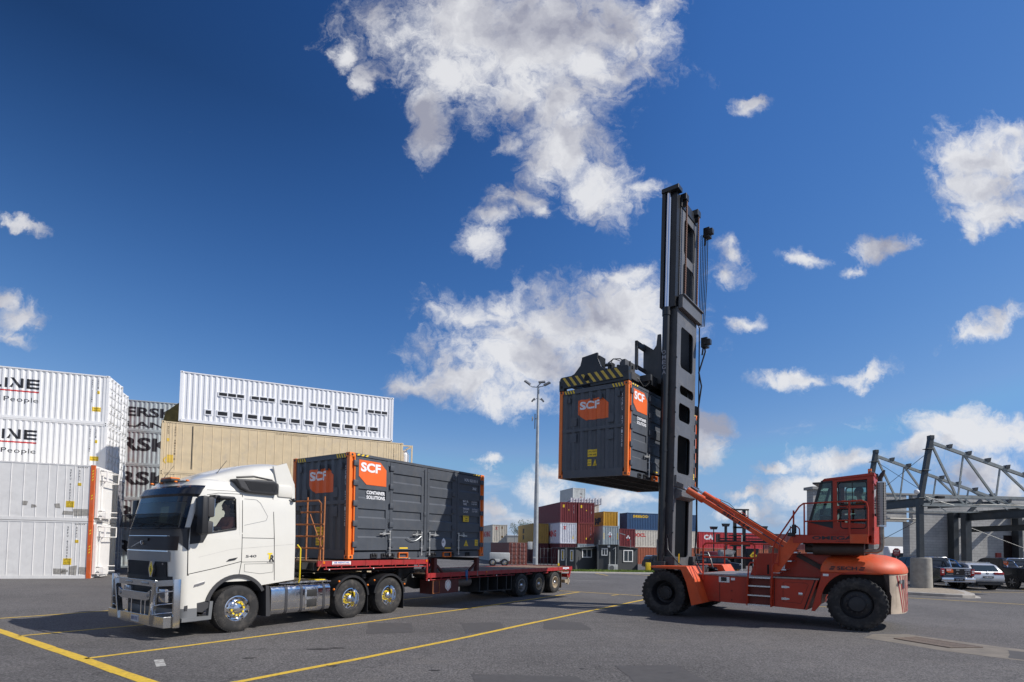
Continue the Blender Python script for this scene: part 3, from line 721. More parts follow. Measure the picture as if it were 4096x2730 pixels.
# tan reefers
TL = 13.7; TS = [.18, .30, .42, .56, .70, .74, 1.05]+[1.60+.475*i for i in range(23)]+[12.3+.16*i for i in range(1, 8)]
def tan_side(i):
    def fn(L, H):
        r = [(pm('brown_lettering', (.25, .18, .10), .6), flat_text(('v', 'MFR3', .34, 2.62, .09, .12, .002, .06), ('v', 'SFFU 810091 8', .68, 2.62, .10, .15, .002, .07), ('t', 'DO NOT STACK 20 CONTAINERS ON ROOF', 5.9, 2.70, .07, 1.8, .0), ('v', 'REFRIGERATION', 13.3-.2, 2.5, .08, .12, .0, .05))),
             (pm('yellow_worn', (.75, .5, .08), .6), flat_text(('r', .32, .55, .62, 1.0), ('r', .28, 1.75, .40, 1.93), ('p', [(-.02+.03, .85), (.06, .88), (.30, .50), (.24, .48)]), ('p', [(.02, .52), (.08, .48), (.30, .84), (.24, .88)])))]
        r += [(BLK_T, up(stripes(.3, .75, H-.10, H-.06, 5, .03), .008)), (BLACK, up(flat_text(('r', 1.50, .25, 1.55, 2.72)), .002))]
        return r
    return fn
for i in range(3):
    t = iso('tan_refrigerated_container', 'worn tan refrigerated container, %s' % ('lowest of the stack behind the trailer', 'middle of the stack behind the trailer', 'right under the long white container')[i],
        TL, 2.895, TAN, WF @ Matrix.Translation((-.8, 0, i*2.90)), 2.5, None, 'tan refrigerated containers', 'seam', side=tan_side(i), seams=sorted(TS))
    f = MB()
    for y in (.1, 2.35):
        for z in (.15, 1.2, 2.75): f.bar((TL, y, z), (TL+.62, y, z), .08, .08)
        f.bar((TL+.62, y, .1), (TL+.62, y, 2.8), .09, .09)
    f.bar((TL+.62, .1, 2.75), (TL+.62, 2.35, 2.75), .08, .08); f.bar((TL+.3, .1, 2.5), (TL+.62, .1, 2.72), .05, .05)
    ob('end_guard', f, [TAN], t)
    f = MB(); f.cyl((TL+.25, .45, .3), (TL+.25, .45, 2.2), .26, n=14); f.cyl((TL+.25, .45, 2.2), (TL+.25, .45, 2.5), .26, .1, 14); ob('fuel_tank', f, [WHT], t)
# long white container with slots
def vented(L, H): return []
t = iso('vented_white_container', 'long white corrugated container with rows of small vents, on top of the tan stack', LL, H9, pm('bright_white', (.82, .82, .84), .4, var=.02), WF @ Matrix.Translation((0, 0, 8.75)), side=None)
fr = MB(); dk = MB()
slots = [(1.93, 3.34), (3.65, 5.02), (5.30, 6.62), (6.95, 8.25), (8.60, 9.95), (10.46, 11.83)]
for a, b in slots:
    z0, z1 = 1.72, 1.90
    fr.box(a, b, .0, .03, z1, z1+.045); fr.box(a, b, .0, .03, z0-.045, z0)
    w = (b-a)/3
    for k in range(4): fr.box(a+k*w-.0-(.05 if k == 3 else 0), a+k*w+.05-(.05 if k == 3 else 0), .0, .03, z0, z1)
    dk.box(a+.03, b-.03, .012, .06, z0, z1)
vents = [1.33]+[2.2+.795*i for i in range(12)]
for k, xx in enumerate(vents):
    w = .28 if k == 0 else .50; z0, z1 = .56, .78
    if k: xx = xx-.0; 
    a, b = (xx, xx+w) if k == 0 else (xx-.25, xx+.25)
    fr.box(a-.06, b+.06, .0, .03, z1, z1+.06); fr.box(a-.06, b+.06, .0, .03, z0-.06, z0); fr.box(a-.06, a, .0, .03, z0, z1); fr.box(b, b+.06, .0, .03, z0, z1)
    dk.box(a, b, .012, .06, z0, z1)
ob('vent_frame', fr, [MATS['bright_white']], t); ob('vent_opening', dk, [BLACK], t)
# dark red open sided box behind it
t = thing('open_container', 'dark red container end with slanting side showing left of the long white one', 'container', WF, (-.1, 2.6, 8.75))
m = MB(); m.box(-.12, 0.0, 2.6, 2.75, 8.75, 11.05); m.box(-.12, 5.8, 4.9, 5.0, 8.75, 11.05); ob('corner_post', m, [RED], t)
m = MB(); m.prism([(-1.2, 8.75), (-.12, 8.75), (-.12, 10.6), (-1.0, 9.75)], 2.85, 2.95, 'y'); m.box(0, 5.8, 2.62, 2.7, 8.75, 10.9); ob('side_panel', m, [pm('olive_inner', (.16, .12, .03), .7, var=.3)], t)
# ------------------------------------------------------------------ prime mover
CAB = pm('cab_cream_paint', (.70, .675, .61), .28, var=.02, coat=.6, dirt=.05)
DGREY = pm('dark_grey_plastic', (.040, .040, .043), .6, var=.12)
MGP = pm('mid_grey_plastic', (.16, .165, .17), .45, var=.08)
SILV = pm('silver_band', (.22, .23, .24), .35, .0, var=.05)
GAP = pm('panel_gap', (.01, .01, .01), .8, var=0)
TRED = pm('trailer_red', (.34, .022, .022), .5, var=.15, vscale=4, dirt=.35, dcol=(.13, .06, .04), dscale=3)
TREDD = pm('trailer_dark_red', (.10, .022, .018), .6, var=.25, dirt=.4, dcol=(.06, .045, .035), dscale=3)
CHAS = pm('chassis_black', (.02, .02, .02), .6, var=.3, dirt=.5, dcol=(.07, .055, .045), dscale=4)
AMBER = pm('amber_lens', (.75, .18, .01), .2, var=0)
NUT = pm('yellow_plastic', (.85, .62, .02), .45, var=0)
TANR = pm('dusty_tan_rim', (.42, .34, .24), .5, .2, var=.2, vscale=8)
def glass(name, tint, refl=.1, rough=.02, dens=.5):
    m = bpy.data.materials.new(name); m.use_nodes = True; nt = m.node_tree; L = nt.links
    for n in list(nt.nodes):
        if n.type != 'OUTPUT_MATERIAL': nt.nodes.remove(n)
    out = [n for n in nt.nodes if n.type == 'OUTPUT_MATERIAL'][0]
    tr = nt.nodes.new('ShaderNodeBsdfTransparent'); tr.inputs[0].default_value = (*tint, 1)
    gl = nt.nodes.new('ShaderNodeBsdfGlossy'); gl.inputs['Roughness'].default_value = rough
    fr = nt.nodes.new('ShaderNodeFresnel'); fr.inputs[0].default_value = 1.55
    ad = nt.nodes.new('ShaderNodeMath'); ad.operation = 'MULTIPLY_ADD'; L.new(fr.outputs[0], ad.inputs[0]); ad.inputs[1].default_value = 1.0; ad.inputs[2].default_value = refl
    mx = nt.nodes.new('ShaderNodeMixShader'); L.new(ad.outputs[0], mx.inputs[0]); L.new(tr.outputs[0], mx.inputs[1]); L.new(gl.outputs[0], mx.inputs[2]); L.new(mx.outputs[0], out.inputs[0])
    return m
GLASS = glass('window_glass', (.72, .78, .76), .0); GLASSD = glass('dark_window_glass', (.10, .12, .13), .05)
GLASSG = glass('green_tinted_glass', (.50, .68, .62), .03)

def wheel(parent, c, R, w, side=-1, rim='steer', rmat=None, dual=False, tread=0):
    """wheel in the frame's xz plane; side=-1: outer face towards -y. c is the centre of the outer face"""
    cx, cy, cz = c; s = side
    m = MB(); rr = R*.545
    def tyre(y0):
        pr = [(rr, .03), (rr+.015, .0), (rr+.05, -.008), (R*.80, -.014), (R*.93, .0), (R*.985, .02), (R, .045), (R, w-.045), (R*.985, w-.02), (R*.93, w), (R*.8, w+.01), (rr, w-.03)]
        m.lathe([(r, -s*t) for r, t in pr], (cx, y0, cz), 'y', 48)
    tyre(cy)
    if dual: tyre(cy-s*(w+.05))
    t = ob('tyre', m, [RUB], parent)
    g = MB()     # tread grooves and lugs
    for y_ in ((cy,) if not dual else (cy,)):
        n = 64
        for k in range(n):
            a = 2*pi*k/n
            for yy in (.012, w-.045):
                M_ = Matrix.Translation((cx, y_, cz)) @ Matrix.Rotation(-a, 4, 'Y')
                g.box(R-.022, R+.003, -s*yy, -s*(yy+.033), -.016, .012, M_)
        if tread: g.lathe([(R*.86, .004), (R*.87, .009), (R*.88, .004)], (cx, y_, cz), 'y', 48)
    ob('tread_block', g, [RUB], t)
    rm = rmat or CHROME
    m = MB()
    if rim == 'steer':
        pr = [(rr+.008, .0), (rr-.012, -.006), (rr-.02, .02), (rr-.035, .05), (rr*.80, .02), (rr*.66, .0), (rr*.60, .012), (rr*.40, .012), (0, .012)]
        m.lathe([(r, -s*t) for r, t in pr], (cx, cy, cz), 'y', 40)
        r_ = ob('rim', m, [rm], t)
        h = MB()
        for k in range(10):
            a = 2*pi*k/10+.3; h.cyl((cx+cos(a)*rr*.80, cy-s*.018, cz+sin(a)*rr*.80), (cx+cos(a)*rr*.80, cy-s*.012, cz+sin(a)*rr*.80), .022, n=10)
        ob('vent_hole', h, [BLACK], r_)
        hb = MB(); hb.lathe([(rr*.40, .012), (rr*.38, -.01), (rr*.36, -.04), (rr*.22, -.055), (rr*.12, -.06), (0, -.06)] if s > 0 else [(rr*.40, .012*1), (rr*.38, -.01), (rr*.36, -.04), (rr*.22, -.055), (rr*.12, -.06), (0, -.06)], (cx, cy, cz), 'y', 28)
        if s < 0: pass
        ob('hub', hb, [rm], r_)
        nn = MB(); ny = MB()
        for k in range(10):
            a = 2*pi*k/10+.1; px, pz = cx+cos(a)*rr*.50, cz+sin(a)*rr*.50
            nn.cyl((px, cy+.0, pz), (px, cy-.03, pz), .014, n=6)
            if k not in (3, 4): ny.cyl((px, cy-.012, pz), (px, cy-.034, pz), .021, n=8); ny.bar((px, cy-.022, pz), (px+.04*cos(a+1.8), cy-.022, pz+.04*sin(a+1.8)), .010, .018)
        ob('wheel_nut', nn, [rm], r_); ob('nut_indicator', ny, [NUT], r_)
    else:
        pr = [(rr+.008, .0), (rr-.012, -.006), (rr-.02, .03), (rr-.045, .06), (rr-.05, .15), (rr*.72, .19), (rr*.42, .17), (0, .17)]
        m.lathe([(r, -s*t) for r, t in pr], (cx, cy, cz), 'y', 40)
        r_ = ob('rim', m, [rm], t)
        h = MB()
        for k in range(10):
            a = 2*pi*k/10+.3; h.cyl((cx+cos(a)*rr*.62, cy-s*.172, cz+sin(a)*rr*.62), (cx+cos(a)*rr*.62, cy-s*.166, cz+sin(a)*rr*.62), .026, n=10)
        ob('vent_hole', h, [BLACK], r_)
        hb = MB(); hb.lathe([(rr*.34, .17), (rr*.34, .06), (rr*.30, .02), (rr*.2, -.0), (0, -.01)], (cx, cy, cz), 'y', 24); ob('hub', hb, [rm if rim == 'drive' else ALU], r_)
        nn = MB()
        for k in range(10):
            a = 2*pi*k/10+.1; px, pz = cx+cos(a)*rr*.44, cz+sin(a)*rr*.44
            nn.cyl((px, cy-s*.17, pz), (px, cy-s*.12, pz), .018, n=6)
            if rim == 'drive' and k in (1, 2, 5, 6, 7, 8): nn.bar((px, cy-s*.13, pz), (px+.05*cos(a+1.8), cy-s*.13, pz+.05*sin(a+1.8)), .015, .03)
        ob('nut_indicator' if rim == 'drive' else 'wheel_nut', nn, [NUT if rim == 'drive' else TANR], r_)
    return t

truck = thing('prime_mover_truck', 'cream white prime mover with chrome bullbar and roof fairing pulling the red trailer', 'truck', TF, (-3.0, 1.25, 0))
VW = 2.47
def sf(z):
    ks = [(.30, -4.30), (1.10, -4.33), (1.77, -4.37), (2.22, -4.34), (2.95, -4.17), (3.12, -4.08), (3.28, -3.90), (3.4, -3.5)]
    for (a, x), (b, y) in zip(ks, ks[1:]):
        if z <= b: return x+(y-x)*max(0, (z-a))/(b-a)
    return ks[-1][1]
def vs(z):
    ks = [(.3, .03), (2.1, .03), (2.95, .075), (3.15, .10), (3.28, .16), (3.4, .3)]
    for (a, x), (b, y) in zip(ks, ks[1:]):
        if z <= b: return x+(y-x)*max(0, (z-a))/(b-a)
    return ks[-1][1]
REAR = -1.60
def cp(u, z, off=0.0):
    """point on the cab skin. u 0-1 near side, 1-2 near corner, 2-3 front, 3-4 far corner, 4-5 far side"""
    a, b = .24, .42; F = sf(z); v0 = vs(z); far = u > 2.5
    uu = 5-u if far else u
    if uu <= 1: p = Vector((REAR+(F+a-REAR)*uu, v0, z)); n = Vector((0, -1, 0))
    elif uu <= 2:
        f = (uu-1)*pi/2; p = Vector((F+a-a*sin(f), v0+b-b*cos(f), z)); n = Vector((-sin(f)/a, -cos(f)/b, 0)).normalized()
    else:
        v = v0+b+(uu-2)/.5*(VW/2+.015-(v0+b)); p = Vector((F, v, z)); n = Vector((-1, 0, 0))
    q = max(0, 1-((p.y-1.25)/.86)**2) if uu > 2 else 0
    p.x -= .05*q*q
    if far: p.y = 2.5-p.y; n.y = -n.y
    return p+n*off
def us(u0, u1):
    r = []; k = [0, .15, .3, .45, .6, .75, .9, 1]+[1+i/7 for i in range(1, 8)]+[2+i/8 for i in range(1, 9)]+[3+i/7 for i in range(1, 8)]+[4.2, 4.5, 5]
    r = [u0]+[x for x in k if u0+1e-4 < x < u1-1e-4]+[u1]; return r
def s2u(s, z): return (s-REAR)/(sf(z)+.24-REAR)
def patch(mb, u0, u1, z0, z1, off=0.0, thick=0.0, dz=None, nz=4):
    U = us(u0, u1); rows = []
    for j in range(nz+1):
        t = j/nz
        zz = z0+(z1-z0)*t
        rows.append([cp(u, zz+(dz(u)*(1-t) if dz else 0), off) for u in U])
    mb.grid(rows[::-1]); return mb
# --- cab shell
m = MB()
NS = lambda s_, z: s2u(s_, z)
def sp(s_, z, off=0.0): return cp(s2u(s_, z), z, off)
# near side upper, leaving the side window open
zt = 3.27
def sgrid(mb, s0, s1, z0, z1, off=0.0, ns=3, nz=3):
    mb.grid([[sp(s0+(s1-s0)*i/ns, z0+(z1-z0)*j/nz, off) for i in range(ns+1)] for j in range(nz+1)]); return mb
CF = -4.02
def stack(a, b): pass
sgrid(m, REAR, -3.02, 1.12, 3.27, ns=6, nz=8)
m.grid([[sp(-3.02+(sf(z)+.24+3.02)*i/3, z) for i in range(4)] for z in [1.12+(2.05-1.12)*j/4 for j in range(5)]])
m.grid([[sp(-3.02+(sf(z)+.24+3.02)*i/3, z) for i in range(4)] for z in [3.0+.27*j/3 for j in range(4)]])
zr = [2.05+.95*j/6 for j in range(7)]
# frame ring around the window: front strip then quads to the window corners
for z0, z1 in zip(zr, zr[1:]):
    m.quad(sp(-4.03 if False else sf(z0)+.24, z0), sp(sf(z1)+.24, z1), sp(min(-3.95, sf(z1)+.24+.0) if False else sf(z1)+.27, z1), sp(sf(z0)+.27, z0))
WN = [(-3.98, 2.13), (-3.10, 2.30), (-3.12, 2.95), (-3.84, 2.95)]
RC = [(-4.0, 2.05), (-3.02, 2.05), (-3.02, 3.0), (-3.90, 3.0)]
for k in range(4):
    a, b, c, d = RC[k], RC[(k+1) % 4], WN[(k+1) % 4], WN[k]
    m.quad(sp(*a), sp(*b), sp(*c), sp(*d))
# near corner pillar, front below the windscreen, header, far side
U = us(1, 2); 
for u0, u1, z0, z1 in ((1, 5, 1.12, 2.24), (1, 1.30, 2.24, 2.96), (3.70, 5, 2.24, 2.96), (1, 5, 2.96, 3.27)):
    UU = us(u0, u1); n = 6; m.grid([[cp(u, z0+(z1-z0)*j/n) for u in UU] for j in range(n+1)])
# roof dome
rings = [[cp(u, 3.27) for u in us(0, 5)]]
for sc_, dz in ((.965, .045), (.90, .075), (.75, .10), (.4, .12)):
    rings.append([Vector((-2.9+(p.x+2.9)*sc_, 1.25+(p.y-1.25)*sc_, 3.27+dz+max(0, (p.x+3.6))*.02)) for p in rings[0]])
m.grid(rings)
# rear wall
m.quad((REAR, .03, 1.12), (REAR, .1, 3.35), (REAR, 2.4, 3.35), (REAR, 2.47, 1.12))
# deeper side extender at the back
cabo = ob('cab_body', m, [CAB], truck)
# lower side skirt with wheel arch
def arcpts(cx, cz, r, a0, a1, n): return [(cx+r*cos(a0+(a1-a0)*i/n), cz+r*sin(a0+(a1-a0)*i/n)) for i in range(n+1)]
ar = arcpts(-3.03, .58, .64, radians(163), radians(38), 14)
m = MB(); m.prism([(-4.12, 1.30), (-4.12, .66), (-3.66, .74)]+ar+[(-2.42, 1.01), (-1.60, 1.10), (-1.60, 1.16), (-3.2, 1.30)], .028, .12, 'y')
m.prism([(-4.12, 1.30), (-4.12, .66), (-3.66, .74)]+ar+[(-2.42, 1.01), (-1.60, 1.10), (-1.60, 1.16), (-3.2, 1.30)], 2.38, 2.47, 'y')
ob('lower_panel', m, [CAB], truck)
m = MB()
for v0, v1 in ((-.005, .34), (2.16, 2.505)):
    o_ = arcpts(-3.03, .56, .72, radians(165), radians(28), 16); i_ = arcpts(-3.03, .56, .645, radians(165), radians(28), 16)
    m.prism(o_+i_[::-1], v0, v1, 'y')
    m.prism([(-2.36, 1.0), (-2.27, .98), (-2.22, .28), (-2.33, .28)], v0, v1, 'y')
ob('wheel_arch', m, [DGREY], truck)
# dark sill and entry steps
m = MB(); m.prism([(-4.14, .66), (-3.66, .74), (-3.64, .60), (-3.78, .50), (-4.14, .56)], .02, .12, 'y')
ob('sill_panel', m, [DGREY], truck)
m = MB(); m.prism([(-4.20, .33), (-3.60, .34), (-3.57, .72), (-3.64, .72), (-3.66, .42), (-4.20, .41)], .0, .10, 'y'); m.box(-4.18, -3.62, .06, .4, .36, .41); m.box(-4.18, -3.62, .14, .4, .58, .61)
ob('entry_step', m, [MGP], truck)
# front bumper: white corner, grey below
m = MB(); patch(m, .93, 1.62, .60, 1.28, .012); patch(m, 3.38, 4.07, .60, 1.28, .012); ob('bumper_corner', m, [CAB], truck)
m = MB(); patch(m, .93, 4.07, .32, .60, .014); m.grid([[cp(u, .32, .014) for u in us(.93, 4.07)], [cp(u, .34, -.2) for u in us(.93, 4.07)]]); ob('bumper', m, [MGP], truck)
m = MB(); patch(m, 1.62, 3.38, .60, 1.26, .004); 
for k in range(6): 
    z = .66+k*.09; m.tube([cp(u, z, .02) for u in us(1.66, 3.34)], .012, 5)
ob('lower_grille', m, [BLACK], truck)
m = MB(); m.bbox(-4.40, -4.28, .30, .60, .72, 1.0, .03); m.bbox(-4.40, -4.28, 1.9, 2.2, .72, 1.0, .03); ob('headlamp', m, [pm('lamp_glass', (.5, .5, .52), .08, .6)], truck)
# grille, silver band, black brand band, lip
m = MB(); patch(m, 1.86, 3.14, 1.24, 1.56, .012)
gr = ob('grille', m, [BLACK], truck)
m = MB()
for k in range(17): m.tube([cp(u, 1.255+k*.0185, .020) for u in us(1.9, 3.1)], .004, 4, False)
for k in range(48):
    u = 1.9+1.2*k/47; m.tube([cp(u, 1.25, .021), cp(u, 1.55, .021)], .003, 4, False)
ob('grille_mesh', m, [DGREY], gr)
m = MB(); patch(m, 1.72, 3.28, 1.565, 1.77, .012); ob('silver_band', m, [SILV], truck)
m = MB(); patch(m, 1.80, 3.20, 1.768, 1.788, .02); patch(m, 1.9, 3.1, 2.090, 2.102, .03); ob('chrome_trim', m, [CHROME], truck)
m = MB(); patch(m, 1.42, 3.58, 1.80, 2.09, .008); ob('brand_panel', m, [pm('brown_black_gloss', (.022, .016, .016), .45, var=.05, spec=.25)], truck)
m = MB(); patch(m, 1.0, 4.0, 2.105, 2.28, .006, dz=lambda u: -.30*max(0, 1-(u-1)/.8 if u < 2.5 else 1-(4-u)/.8)); ob('cowl_panel', m, [DGREY], truck)
m = MB()
em = cp(2.5, 1.94, .035); m.tube([(em.x, 1.32+.055*cos(t), 1.955+.05*sin(t)) for t in [pi+pi*k/8 for k in range(9)]]+[(em.x, 1.375, 1.985), (em.x, 1.265, 1.985)], .008, 6)
m.bar((em.x, 1.39, 1.965), (em.x, 1.82, 1.845), .012, .012)
m.text('FH', (cp(2.1, 1.5, .024).x, .52, 1.49), (0, -1, 0), (0, 0, 1), .04, bold=.01)
ob('emblem', m, [CHROME], truck)
m = MB(); m.box(em.x+.012, em.x+.02, 1.1, 1.75, 1.99, 2.05); ob('intake_slot', m, [BLACK], truck)
# diamond badge
dm = cp(2.15, 1.4, .06); DX = dm.x
hexo = [(0, .165), (.05, .165), (.105, .02), (.105, -.02), (.05, -.165), (-.05, -.165), (-.105, -.02), (-.105, .02), (-.05, .165)]
m = MB(); m.prism([(.84+a, 1.40+b) for a, b in hexo[1:]], DX-.03, DX+.02, 'x'); b1 = ob('badge', m, [CHROME], truck)
m = MB(); m.prism([(.84+a, 1.40+b) for a, b in ((0, .15), (.082, 0), (0, -.15), (-.082, 0))], DX-.034, DX-.03, 'x'); ob('badge_face', m, [NUT], b1)
m = MB(); m.text('T', (DX-.037, .875, 1.39), (0, -1, 0), (0, 0, 1), .06, bold=.02); m.text('R', (DX-.037, .85, 1.34), (0, -1, 0), (0, 0, 1), .07, bold=.02); ob('badge_letters', m, [BLK_T], b1)
# sun visor and windscreen
m = MB(); patch(m, 1.0, 4.0, 2.99, 3.14, .05); m.grid([[cp(u, 2.99, .05) for u in us(1.0, 4.0)], [cp(u, 2.93, .004) for u in us(1.0, 4.0)]]); m.grid([[cp(u, 3.14, .05) for u in us(1, 4)], [cp(u, 3.2, -.01) for u in us(1, 4)]][::-1])
ob('sun_visor', m, [pm('visor_black', (.012, .014, .02), .2, var=0)], truck)
m = MB(); patch(m, 1.25, 3.75, 2.26, 2.95, .004); ob('windscreen', m, [GLASS], truck)
m = MB()
for u0, u1 in ((1.25, 1.42), (3.58, 3.75)): patch(m, u0, u1, 2.26, 2.95, .008)
patch(m, 1.25, 3.75, 2.82, 2.95, .008); patch(m, 1.25, 3.75, 2.25, 2.32, .008); ob('windscreen_surround', m, [BLACKG], truck)
m = MB()
for v in (.9, 1.75): a = cp(2.5, 2.24, .03); m.tube([(a.x, v, 2.26), (a.x-.0+.06, v-.35, 2.36)], .012, 5); m.tube([(a.x+.055, v-.75, 2.33), (a.x+.055, v+.1, 2.38)], .010, 5)
ob('wiper', m, [BLACK], truck)
# stone guard mesh panel standing off the windscreen
mesh_mat = pm('fine_mesh', (.012, .012, .012), .9, var=0, alpha=.55, spec=0.0)
m = MB(); rows = []
for z in (2.27, 2.56): rows.append([(-4.50+.16*(z-2.2)+.10*((v-1.25)/1.3)**2, v, z) for v in [-.10+2.7*i/8 for i in range(9)]])
m.grid(rows); sg = ob('stone_guard', m, [mesh_mat], truck)
m = MB()
for rw in rows: m.tube(rw, .009, 6)
for i in (0, 8): m.tube([rows[0][i], rows[1][i]], .009, 6)
for k in range(1, 7): m.tube([Vector(rows[0][i]).lerp(Vector(rows[1][i]), k/7) for i in range(9)], .002, 4, False)
for k in range(1, 60):
    f = k/60*8; i = int(f); f -= i; m.tube([Vector(rows[j][i]).lerp(Vector(rows[j][i+1]), f) for j in (0, 1)], .0016, 4, False)
ob('guard_frame', m, [BLACK], sg)
# side window glass and rubber, black mirror triangle
m = MB(); m.quad(*[sp(*w, -.01) for w in WN]); wn = ob('side_window', m, [GLASS], truck)
m = MB(); m.tube([sp(*w, .004) for w in WN]+[sp(*WN[0], .004)], .016, 6); m.bar(sp(-3.85, 2.155, .012), sp(-3.10, 2.285, .012), .01, .035); ob('window_seal', m, [BLACK], wn)
m = MB(); m.quad(sp(-4.09, 2.30, .006), sp(-4.09, 1.93, .006), sp(-3.82, 1.97, .006), sp(-3.72, 2.16, .006)); m.quad(sp(-4.09, 2.30, .006), sp(-3.72, 2.16, .006), sp(-3.80, 2.95, .006), sp(-3.90, 2.95, .006)); ob('mirror_base', m, [BLACK], truck)
# panel gaps
def gap(pts, w=.010, off=.0025, mat=GAP, name='panel_gap', par=None):
    m = MB()
    for (a, za), (b, zb) in zip(pts, pts[1:]):
        d = Vector((b-a, zb-za)).normalized(); nn = Vector((-d.y, d.x))*w/2
        n = 4; A = []; B = []
        for i in range(n+1):
            s_ = a+(b-a)*i/n; z = za+(zb-za)*i/n; A.append(sp(s_+nn.x, z+nn.y, off)); B.append(sp(s_-nn.x, z-nn.y, off))
        m.grid([A, B] if True else [B, A], False)
    return ob(name, m, [mat], par or cabo)
gap([(-2.955, 3.06), (-2.955, 1.55), (-3.0, 1.27)], .014)
gap([(-3.75, 2.99), (-3.5, 3.05), (-2.955, 3.07)], .010)
gap([(-4.10, 1.31), (-3.5, 1.43), (-2.955, 1.56)], .014)
gap([(-2.20, 3.07), (-2.13, 1.10)], .016)
gap([(-2.955, 2.09), (-2.17, 2.09)], .009)
gap([(-2.955, 1.545), (-2.15, 1.545)], .009)
gap([(-3.75, 3.10), (-3.0, 3.13), (-2.9, 3.12)], .006)
gap([(-2.88, 1.50), (-2.17, 1.50), (-2.17, 1.30), (-2.5, 1.27), (-2.88, 1.33), (-2.88, 1.50)], .007)
gap([(-2.91, 2.97), (-2.62, 2.97), (-2.52, 2.90), (-2.34, 2.60), (-2.38, 2.50), (-2.91, 2.37)], .008, mat=MGP, name='blank_window')
gap([(-3.9, 1.66), (-3.2, 1.83), (-1.65, 1.96)], .006, mat=pm('crease', (.5, .48, .44), .4))
m = MB(); m.box(-4.10, -4.085, .024, .05, .66, 1.30); m.bar((-4.105, .03, 1.28), (-4.13, .03, 2.24), .012, .015); ob('door_seam', m, [GAP], truck)
# door handle, side lamp, lettering
m = MB(); m.prism([(-3.30, 1.565), (-3.10, 1.60), (-3.05, 1.65), (-3.24, 1.615)], .012, .03, 'y'); ob('door_handle', m, [BLACK], truck)
m = MB(); m.prism([(-3.99, 1.03), (-3.76, 1.10), (-3.75, 1.15), (-3.97, 1.09)], .012, .03, 'y'); ob('side_marker_lamp', m, [CHROME], truck)
m = MB()
a = sp(-2.86, 1.64, .004); m.text('540', a, (1, 0, .03), (0, 0, 1), .06, .26, .02); ob('model_lettering', m, [pm('badge_grey', (.12, .12, .12), .3, .5)], truck)
m = MB(); m.text('T', sp(-2.34, 1.60, .005), (1, 0, 0), (.12, 0, 1), .15, .12, .05); ob('logo_lettering', m, [NUT], truck)
m = MB(); m.text('R', sp(-2.28, 1.55, .004), (1, 0, 0), (.12, 0, 1), .15, .13, .05); m.text('TR GROUP', sp(-2.34, 1.515, .004), (1, 0, 0), (0, 0, 1), .02, .18, .01); ob('logo_lettering', m, [BLK_T], truck)
# door mirrors
m = MB(); m.bbox(-4.05, -3.92, -.36, -.12, 2.14, 2.94, .05); m.bbox(-4.04, -3.86, -.15, -.02, 2.5, 2.9, .04)
mi = ob('door_mirror', m, [BLACK], truck)
m = MB(); m.bbox(-3.92, -3.78, -.33, -.13, 2.50, 2.92, .04); m.bbox(-3.92, -3.80, -.33, -.13, 2.16, 2.42, .04); m.tube([(-3.95, -.15, 2.87), (-3.95, .05, 2.92)], .02, 6); m.tube([(-3.95, -.15, 2.25), (-3.95, .05, 2.15)], .02, 6)
ob('mirror_housing', m, [DGREY], mi)
m = MB(); m.box(-3.782, -3.775, -.31, -.15, 2.53, 2.89); m.box(-3.802, -3.795, -.31, -.15, 2.19, 2.39); ob('mirror_glass', m, [CHROME], mi)
m = MB(); m.bbox(-4.05, -3.92, 2.62, 2.86, 2.14, 2.94, .05); m.tube([(-3.95, 2.65, 2.87), (-3.95, 2.4, 2.92)], .02, 6); ob('door_mirror', m, [BLACK], truck)
m = MB(); m.bbox(-3.68, -3.34, -.32, -.02, 2.90, 2.97, .03); m.bbox(-3.72, -3.6, -.2, .06, 2.82, 2.99, .03); ob('kerb_mirror', m, [BLACK], truck)
# roof fairing
def fair():
    m = MB(); prof = []
    N_ = 14
    for i in range(N_+1):
        t = i/N_; s_ = -3.95+t*2.13
        hz = 3.31+.63*sin(t*pi/2)**1.25*.99
        hw = .62+.50*min(1, t*1.5)**.8
        zb = 3.30+.10*t
        cr = 3.0
        row = []
        for k in range(17):
            a = pi*k/16; c_, s2 = cos(a), sin(a)
            row.append(Vector((s_+(.0 if i < N_ else 0), 1.25-hw*math.copysign(abs(c_)**.55, c_), zb+(hz-zb)*abs(s2)**.5)))
        prof.append(row)
    m.grid(prof[::-1]); last = prof[-1]
    m.grid([last, [Vector((p.x+.10, p.y, 3.40 if p.z > 3.4 else p.z)) if False else Vector((p.x+.22*(1-(p.z-3.4)/.55), 1.25+(p.y-1.25)*.99, p.z)) for p in last]][::-1])
    o = ob('roof_fairing', m, [CAB], truck); return o
fo = fair()
m = MB(); m.prism([(-1.86, 3.92), (-1.62, 3.42), (-1.60, 3.06), (-1.9, 3.10), (-2.1, 3.4), (-2.2, 3.8)], .10, .16, 'y'); m.prism([(-1.86, 3.92), (-1.62, 3.42), (-1.60, 3.06), (-1.9, 3.10), (-2.1, 3.4), (-2.2, 3.8)], 2.34, 2.40, 'y'); ob('side_extender', m, [CAB], truck)
